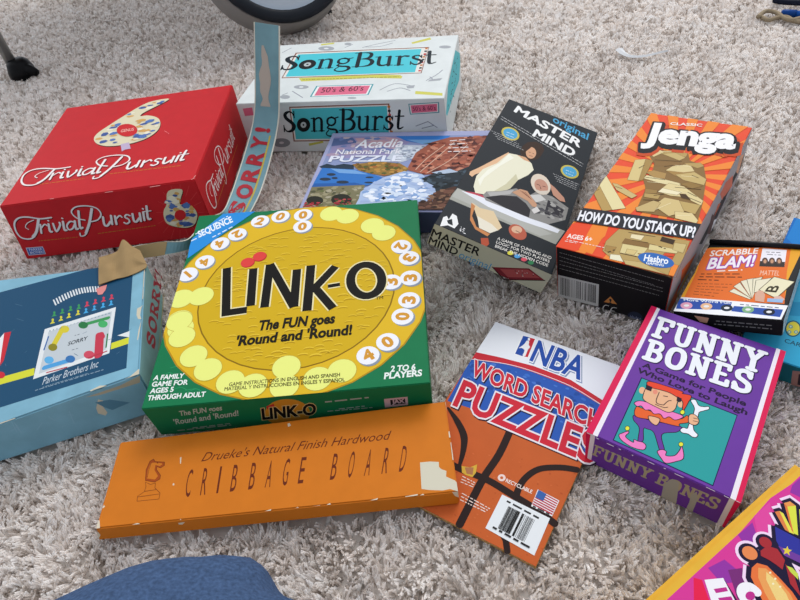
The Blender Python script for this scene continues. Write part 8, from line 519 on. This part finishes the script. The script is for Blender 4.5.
# ---------------------------------------------------------------- game boxes
boxed('trivia', 'board_game_box', 'red trivia game box with a large patterned number six on its lid', 'game box', dict(all='c8262c'), part='lid', bevel=.0012)
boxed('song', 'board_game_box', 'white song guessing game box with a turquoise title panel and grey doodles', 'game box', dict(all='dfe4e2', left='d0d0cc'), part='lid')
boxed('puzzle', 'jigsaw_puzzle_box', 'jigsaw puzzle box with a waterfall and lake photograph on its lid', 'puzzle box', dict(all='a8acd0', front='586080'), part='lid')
boxed('code', 'board_game_box', 'black code breaking game box showing a seated man and a woman in white', 'game box', dict(all='1a2026', front='b4b49c'), part='lid')
boxed('tower', 'board_game_box', 'orange block stacking game box with a leaning wooden tower and a black end', 'game box', dict(all='1c1a1c', top='e84a24', right='aaa4a8'), part='carton')
boxed('joke', 'card_game_box', 'purple and pink card game box with a cartoon jester holding a bone', 'game box', dict(all='6c389c'), part='lid')

def book():
    q = BOX['book']; t = empty('puzzle_book', base_of(q), 'paperback word search book with a basketball cover and white top band', 'book')
    mid = {k: list(v) for k, v in q.items()}
    for k in ('fl', 'fr', 'bl', 'br'):
        K = k.upper(); up = Vector(q[K]) - Vector(q[k])
        mid[K] = list(Vector(q[k]) + up * .9); mid[k] = list(Vector(q[k]) + up * .08)
    c = sum((Vector(v) for v in mid.values()), Vector()) / 8
    mid = {k: list(c + (Vector(v) - c) * .995) if True else v for k, v in mid.items()}
    carton('page_block', mid, dict(all='c8a878'), t, bevel=.0001, seg=1)
    cov = {k: list(v) for k, v in q.items()}; bk = {k: list(v) for k, v in q.items()}
    for k in ('fl', 'fr', 'bl', 'br'):
        K = k.upper(); up = Vector(q[K]) - Vector(q[k])
        cov[k] = list(Vector(q[K]) - up * .09); bk[K] = list(Vector(q[k]) + up * .07)
    carton('front_cover', cov, dict(all='c8602c'), t, bevel=.0001, seg=1)
    carton('back_cover', bk, dict(all='c89850'), t, bevel=.0001, seg=1)
    for face, pn, items in PRINT['book']: print_mesh(pn, q, face, items, t)
book()
boxed('cribbage', 'cribbage_board_box', 'long slim orange cribbage board box with worn corners and chess knight print', 'game box', dict(all='d67a20'), part='lid', bevel=.001)
boxed('ring', 'board_game_box', 'square green game box with a yellow circle of numbered discs', 'game box', dict(all='14784a'), part='lid')

sorry = boxed('slide', 'board_game_box', 'worn pale blue game box with navy panel, torn corner and loose lid flap', 'game box', dict(all='82b4c8', right='88b0b0'), part='lid', bevel=.0015, kind='worn')

def flap():
    rb = [(Vector(a), Vector(b)) for a, b in EXTRA['ribbon']]
    n = len(rb); M = 8; R = []
    for i in range(n - 1):                                # smooth the strip along its length
        for k in range(M):
            t = k / M; o = []
            for s in (0, 1):
                p0, p1, p2, p3 = rb[max(i - 1, 0)][s], rb[i][s], rb[i + 1][s], rb[min(i + 2, n - 1)][s]
                o.append(.5 * (2 * p1 + (p2 - p0) * t + (2 * p0 - 5 * p1 + 4 * p2 - p3) * t * t + (3 * p1 - p0 - 3 * p2 + p3) * t ** 3))
            R.append(o)
    R.append(list(rb[-1]))
    def strip(name, i0, i1, s0, s1, off, thick, m):
        V = []; Fc = []; camd = None
        seg = R[i0:i1]
        for j, (a, b) in enumerate(seg):
            jj = min(i0 + j + 1, len(R) - 1); j0 = max(i0 + j - 1, 0)
            t = ((R[jj][0] + R[jj][1]) - (R[j0][0] + R[j0][1])).normalized()
            w = (b - a).normalized(); nn = w.cross(t).normalized()
            if nn.dot(Vector(CAM['loc']) - a) < 0: nn = -nn
            f_ = j / max(1, len(seg) - 1)
            lo = a + (b - a) * (s0(f_) if callable(s0) else s0); hi = a + (b - a) * (s1(f_) if callable(s1) else s1)
            V += [lo + nn * off, hi + nn * off, hi + nn * (off - thick), lo + nn * (off - thick)]
        for j in range(len(seg) - 1):
            p = j * 4; r = p + 4
            for k in range(4): Fc.append((p + k, p + (k + 1) % 4, r + (k + 1) % 4, r + k))
        Fc += [(0, 1, 2, 3), tuple(4 * (len(seg) - 1) + k for k in (3, 2, 1, 0))]
        return link_mesh(name, mesh_from(name, V, Fc, [m]), sorry)
    T = lambda i: int(i * M)
    fl = strip('torn_flap', 0, len(R), 0, 1, 0, .0012, mat('7ea6b0', .6, 0, 'worn'))
    fl['label'] = 'loose pale blue lid flap curling upright'
    strip('flap_edge', 0, len(R), -.012, .03, .0003, .0016, mat('e0dccc', .8))
    strip('flap_edge', 0, len(R), .965, 1.012, .0003, .0016, mat('e0dccc', .8))
    strip('flap_tear', T(9.6), T(11.5), lambda f: .24 + .06 * math.sin(f * 9) - .03 * math.sin(f * 23), lambda f: .60 + .05 * math.sin(f * 11 + 2) - .25 * max(0, f - .85) / .15, .00035, .0004, mat('c0b4a8', .9))
    strip('flap_tear', 0, T(1.4), .0, 1.0, .0004, .0005, mat('b89c70', .9))
    strip('flap_stripe', T(4.2), T(8.0), .74, .80, .0003, .0003, mat('d0b850'))
    # lettering along the strip: letters stand on the lower edge and run towards the free end
    V = []; Fc = []
    def put(ch, i0, i1):
        gv, gf, gz = glyphs(ch, .045); x0, x1 = gv[:, 0].min(), gv[:, 0].max(); o = len(V)
        for x, y in gv:
            f = i0 + (x - x0) / (x1 - x0) * (i1 - i0); j = min(int(f), len(R) - 2); fr = f - j
            a = R[j][0].lerp(R[j + 1][0], fr); b = R[j][1].lerp(R[j + 1][1], fr)
            t = ((R[j + 1][0] + R[j + 1][1]) - (R[j][0] + R[j][1])).normalized(); w = (b - a).normalized(); nn = w.cross(t).normalized()
            if nn.dot(Vector(CAM['loc']) - a) < 0: nn = -nn
            V.append(b + (a - b) * (.30 + .52 * y / cap_height()) + nn * .0006)
        for f in gf: Fc.append(tuple(i + o for i in f))
    for ch, i0, i1 in (('S', 4.05, 4.75), ('O', 4.9, 5.6), ('R', 5.75, 6.4), ('R', 6.5, 7.1), ('Y', 7.2, 7.8), ('!', 8.0, 8.25)):
        put(ch, i0 * M, i1 * M)
    link_mesh('flap_lettering', mesh_from('flap_lettering', V, Fc, [mat('b8303c')]), sorry)
    rows = [smooth(r, 4) for r in EXTRA['paper']]
    cols = [smooth(c, 4) for c in zip(*rows)]             # crumpled brown paper curling up from the torn corner
    n0, n1 = len(cols), len(cols[0]); V = [p for c in cols for p in c]
    Fc = [(i * n1 + j, i * n1 + j + 1, (i + 1) * n1 + j + 1, (i + 1) * n1 + j) for i in range(n0 - 1) for j in range(n1 - 1)]
    pc = link_mesh('torn_paper_curl', mesh_from('torn_paper_curl', V, Fc, [mat('a88c62', .85, 0, 'worn')]), sorry, smooth=False)
    pc.modifiers.new('thickness', 'SOLIDIFY').thickness = .0008
flap()

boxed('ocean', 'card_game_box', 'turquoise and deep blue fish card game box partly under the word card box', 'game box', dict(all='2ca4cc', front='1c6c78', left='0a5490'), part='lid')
wd = boxed('word', 'card_game_box', 'black framed orange word card game box with a fan of letter cards', 'game box', dict(all='17171a', right='a8bcc4'), part='carton')
q = BOX['word']; up = (Vector(q['FL']) - Vector(q['fl'])).normalized() * .004
tube('rim', [Vector(q['BL']) + up * .4, (Vector(q['BL']) + Vector(q['BR'])) / 2 + up * .6, Vector(q['BR']) + up * .4], .0028, mat('1c1c20', .25), wd, seg=8)
boxed('snack', 'board_game_box', 'pink and yellow rimmed game box with a cartoon hot dog and fries', 'game box', dict(all='e8b43c'), part='lid', bevel=.004, rough=.25, seg=4)

# ---------------------------------------------------------------- things around the boxes
def bin_drum():
    low = Vector(EXTRA['ring_low']); n = Vector((.32, -.80, .50)).normalized()
    R = .135; upv = (Vector((0, 0, 1)) - n * n.z).normalized(); c = low + upv * R
    t = empty('round_bin', (c.x, c.y, 0), 'round grey bin with a thick black rim and pale lid', 'bin')
    lathe('body', [(.001, -.085), (.130, -.085), (.146, -.076), (.150, -.060), (.144, -.012), (.128, 0)], c - n * .0, n, mat('8a8884', .5), t)
    lathe('rim', [(.118, -.008), (.136, -.010), (.142, -.004), (.142, .003), (.136, .008), (.124, .008), (.119, .002)], c, n, mat('24282e', .35), t)
    lathe('lid', [(.122, .002), (.116, -.004), (.108, .002), (.07, .010), (.001, .014)], c, n, mat('c8d4e0', .3), t)
    fp = Vector(EXTRA['foot_px'])
    tube('foot', [fp + Vector((-.03, .03, .03)), fp + Vector((0, 0, .006)), fp + Vector((.018, .004, -.004))], [.012, .011, .008], mat('202226', .4), t)
bin_drum()

def low_table():
    f = Vector(EXTRA['leg_foot']); f.z = 0
    t = empty('low_table', (f.x, f.y, 0), 'table leg of grey metal tube ending in a black foot at the carpet edge', 'table')
    met = mat('b4b4b0', .3, .6, 'metal'); blk = mat('141416', .4)
    feet = [f, f + Vector((.86, .17, 0)), f + Vector((.73, .82, 0)), f + Vector((-.13, .65, 0))]
    d = Vector(EXTRA['toe']) - f; d.z = 0; d = d.normalized()
    for p in feet:
        lg = tube('leg', [p + Vector((0, 0, .010)), p + Vector((0, 0, .42))], .0105, met, t)
        c = p + d * .016
        lathe('foot', [(.001, .034), (.014, .033), (.021, .027), (.026, .012), (.027, -.003), (.001, -.006)], c, (0, 0, 1), blk, t, seg=24)
        tube('foot_tip', [c + Vector((0, 0, .014)), c + d * .026 + Vector((0, 0, .011)), c + d * .040 + Vector((0, 0, .006))], [.016, .011, .007], blk, t, seg=10)
    q = {}
    m = sum(feet, Vector()) / 4
    for k, p in zip(('FL', 'FR', 'BR', 'BL'), feet):
        w = m + (p - m) * 1.04
        q[k] = (w.x, w.y, .445); q[k.lower()] = (w.x, w.y, .42)
    carton('table_top', q, dict(all='6c5844'), t, bevel=.004, seg=2, rough=.5)  # unseen top, added and sized to shade the carpet
low_table()

def knee():
    pts = [((.02, -.50, .13), .098), ((-.03, -.26, .115), .095), ((-.13, -.07, .098), .088), ((-.224, .066, .086), .080), ((-.246, .104, .084), .077)]
    bm = bmesh.new(); seg = 40; rings = []
    P = [Vector(p) for p, _ in pts]
    path = []
    for i in range(len(P) - 1):
        for k in range(8):
            s = k / 8; path.append((P[i].lerp(P[i + 1], s), pts[i][1] * (1 - s) + pts[i + 1][1] * s))
    d = (P[-1] - P[-2]).normalized(); r0 = pts[-1][1]
    for k in range(12):
        an = math.pi / 2 * k / 12; path.append((P[-1] + d * r0 * .95 * math.sin(an), r0 * math.cos(an)))
    rnd = random.Random(3)
    for i, (c, r) in enumerate(path):
        t = (path[min(i + 1, len(path) - 1)][0] - path[max(i - 1, 0)][0]).normalized()
        s = (Vector((0, 0, 1)) - t * t.z).normalized(); w = t.cross(s); ring = []
        for k in range(seg):
            a = 2 * math.pi * k / seg
            fold = .0016 * math.sin(3 * a + i * .35) * math.sin(i * .55) + .0009 * math.sin(7 * a - i * .8)
            fold *= min(1, r / .05)
            ring.append(bm.verts.new(c + (s * math.cos(a) * .98 + w * math.sin(a) * (1.06 + .95 * min(1, i / 28))) * (r + fold)))
        rings.append(ring)
    for a, b2 in zip(rings, rings[1:]):
        for k in range(seg): bm.faces.new((a[k], a[(k + 1) % seg], b2[(k + 1) % seg], b2[k]))
    bm.faces.new(rings[-1]); bm.faces.new(list(reversed(rings[0])))
    me = bpy.data.meshes.new('person'); bm.to_mesh(me); bm.free(); me.materials.append(mat('445a7c', .9, 0, 'denim'))
    o = link_mesh('person', me, smooth=True)
    o['label'] = 'person sitting on the carpet, one bent knee in blue jeans showing'; o['category'] = 'person'
knee()

def tag(o, label, cat):
    o['label'] = label; o['category'] = cat; return o
a, b2 = (Vector(p) for p in EXTRA['pen'])
d = (b2 - a).normalized()
t = empty('pen', a, 'blue pen lying among tan cord on the carpet', 'pen')
tube('barrel', [a + d * .018, a + d * .11], .0055, mat('1c54a8', .3), t)
tube('cap', [a, a + d * .004, a + d * .022], [.004, .0062, .0065], mat('14448c', .3), t)
c1 = tube('cord', smooth(EXTRA['cord']) + list(reversed(smooth(EXTRA['cord2']))), .0035, mat('9c8c74', .9), seg=8)
tag(c1, 'loop of tan cord lying beside the blue pen', 'cord')
r1 = tube('rod', smooth(EXTRA['rod']), .005, mat('1c2030', .5), seg=10)
tag(r1, 'thin dark navy cable on the carpet behind the tan cord', 'cable')
def thread():
    P = smooth(EXTRA['thread']); V = []; Fc = []
    for i, p in enumerate(P):
        t = (P[min(i + 1, len(P) - 1)] - P[max(i - 1, 0)]).normalized(); w = Vector((-t.y, t.x, 0)); k = .006 * (1 - .75 * i / len(P))
        V += [p - w * k, p + Vector((0, 0, .002)), p + w * k, p - Vector((0, 0, .0006))]
    for i in range(len(P) - 1):
        for k in range(4): Fc.append((i * 4 + k, i * 4 + (k + 1) % 4, i * 4 + 4 + (k + 1) % 4, i * 4 + 4 + k))
    Fc += [(3, 2, 1, 0), tuple(len(V) - 4 + k for k in range(4))]
    tag(link_mesh('plastic_strip', mesh_from('plastic_strip', V, Fc, [mat('dcdee0', .3)])), 'curved white plastic strip lying on the open carpet', 'plastic strip')
thread()
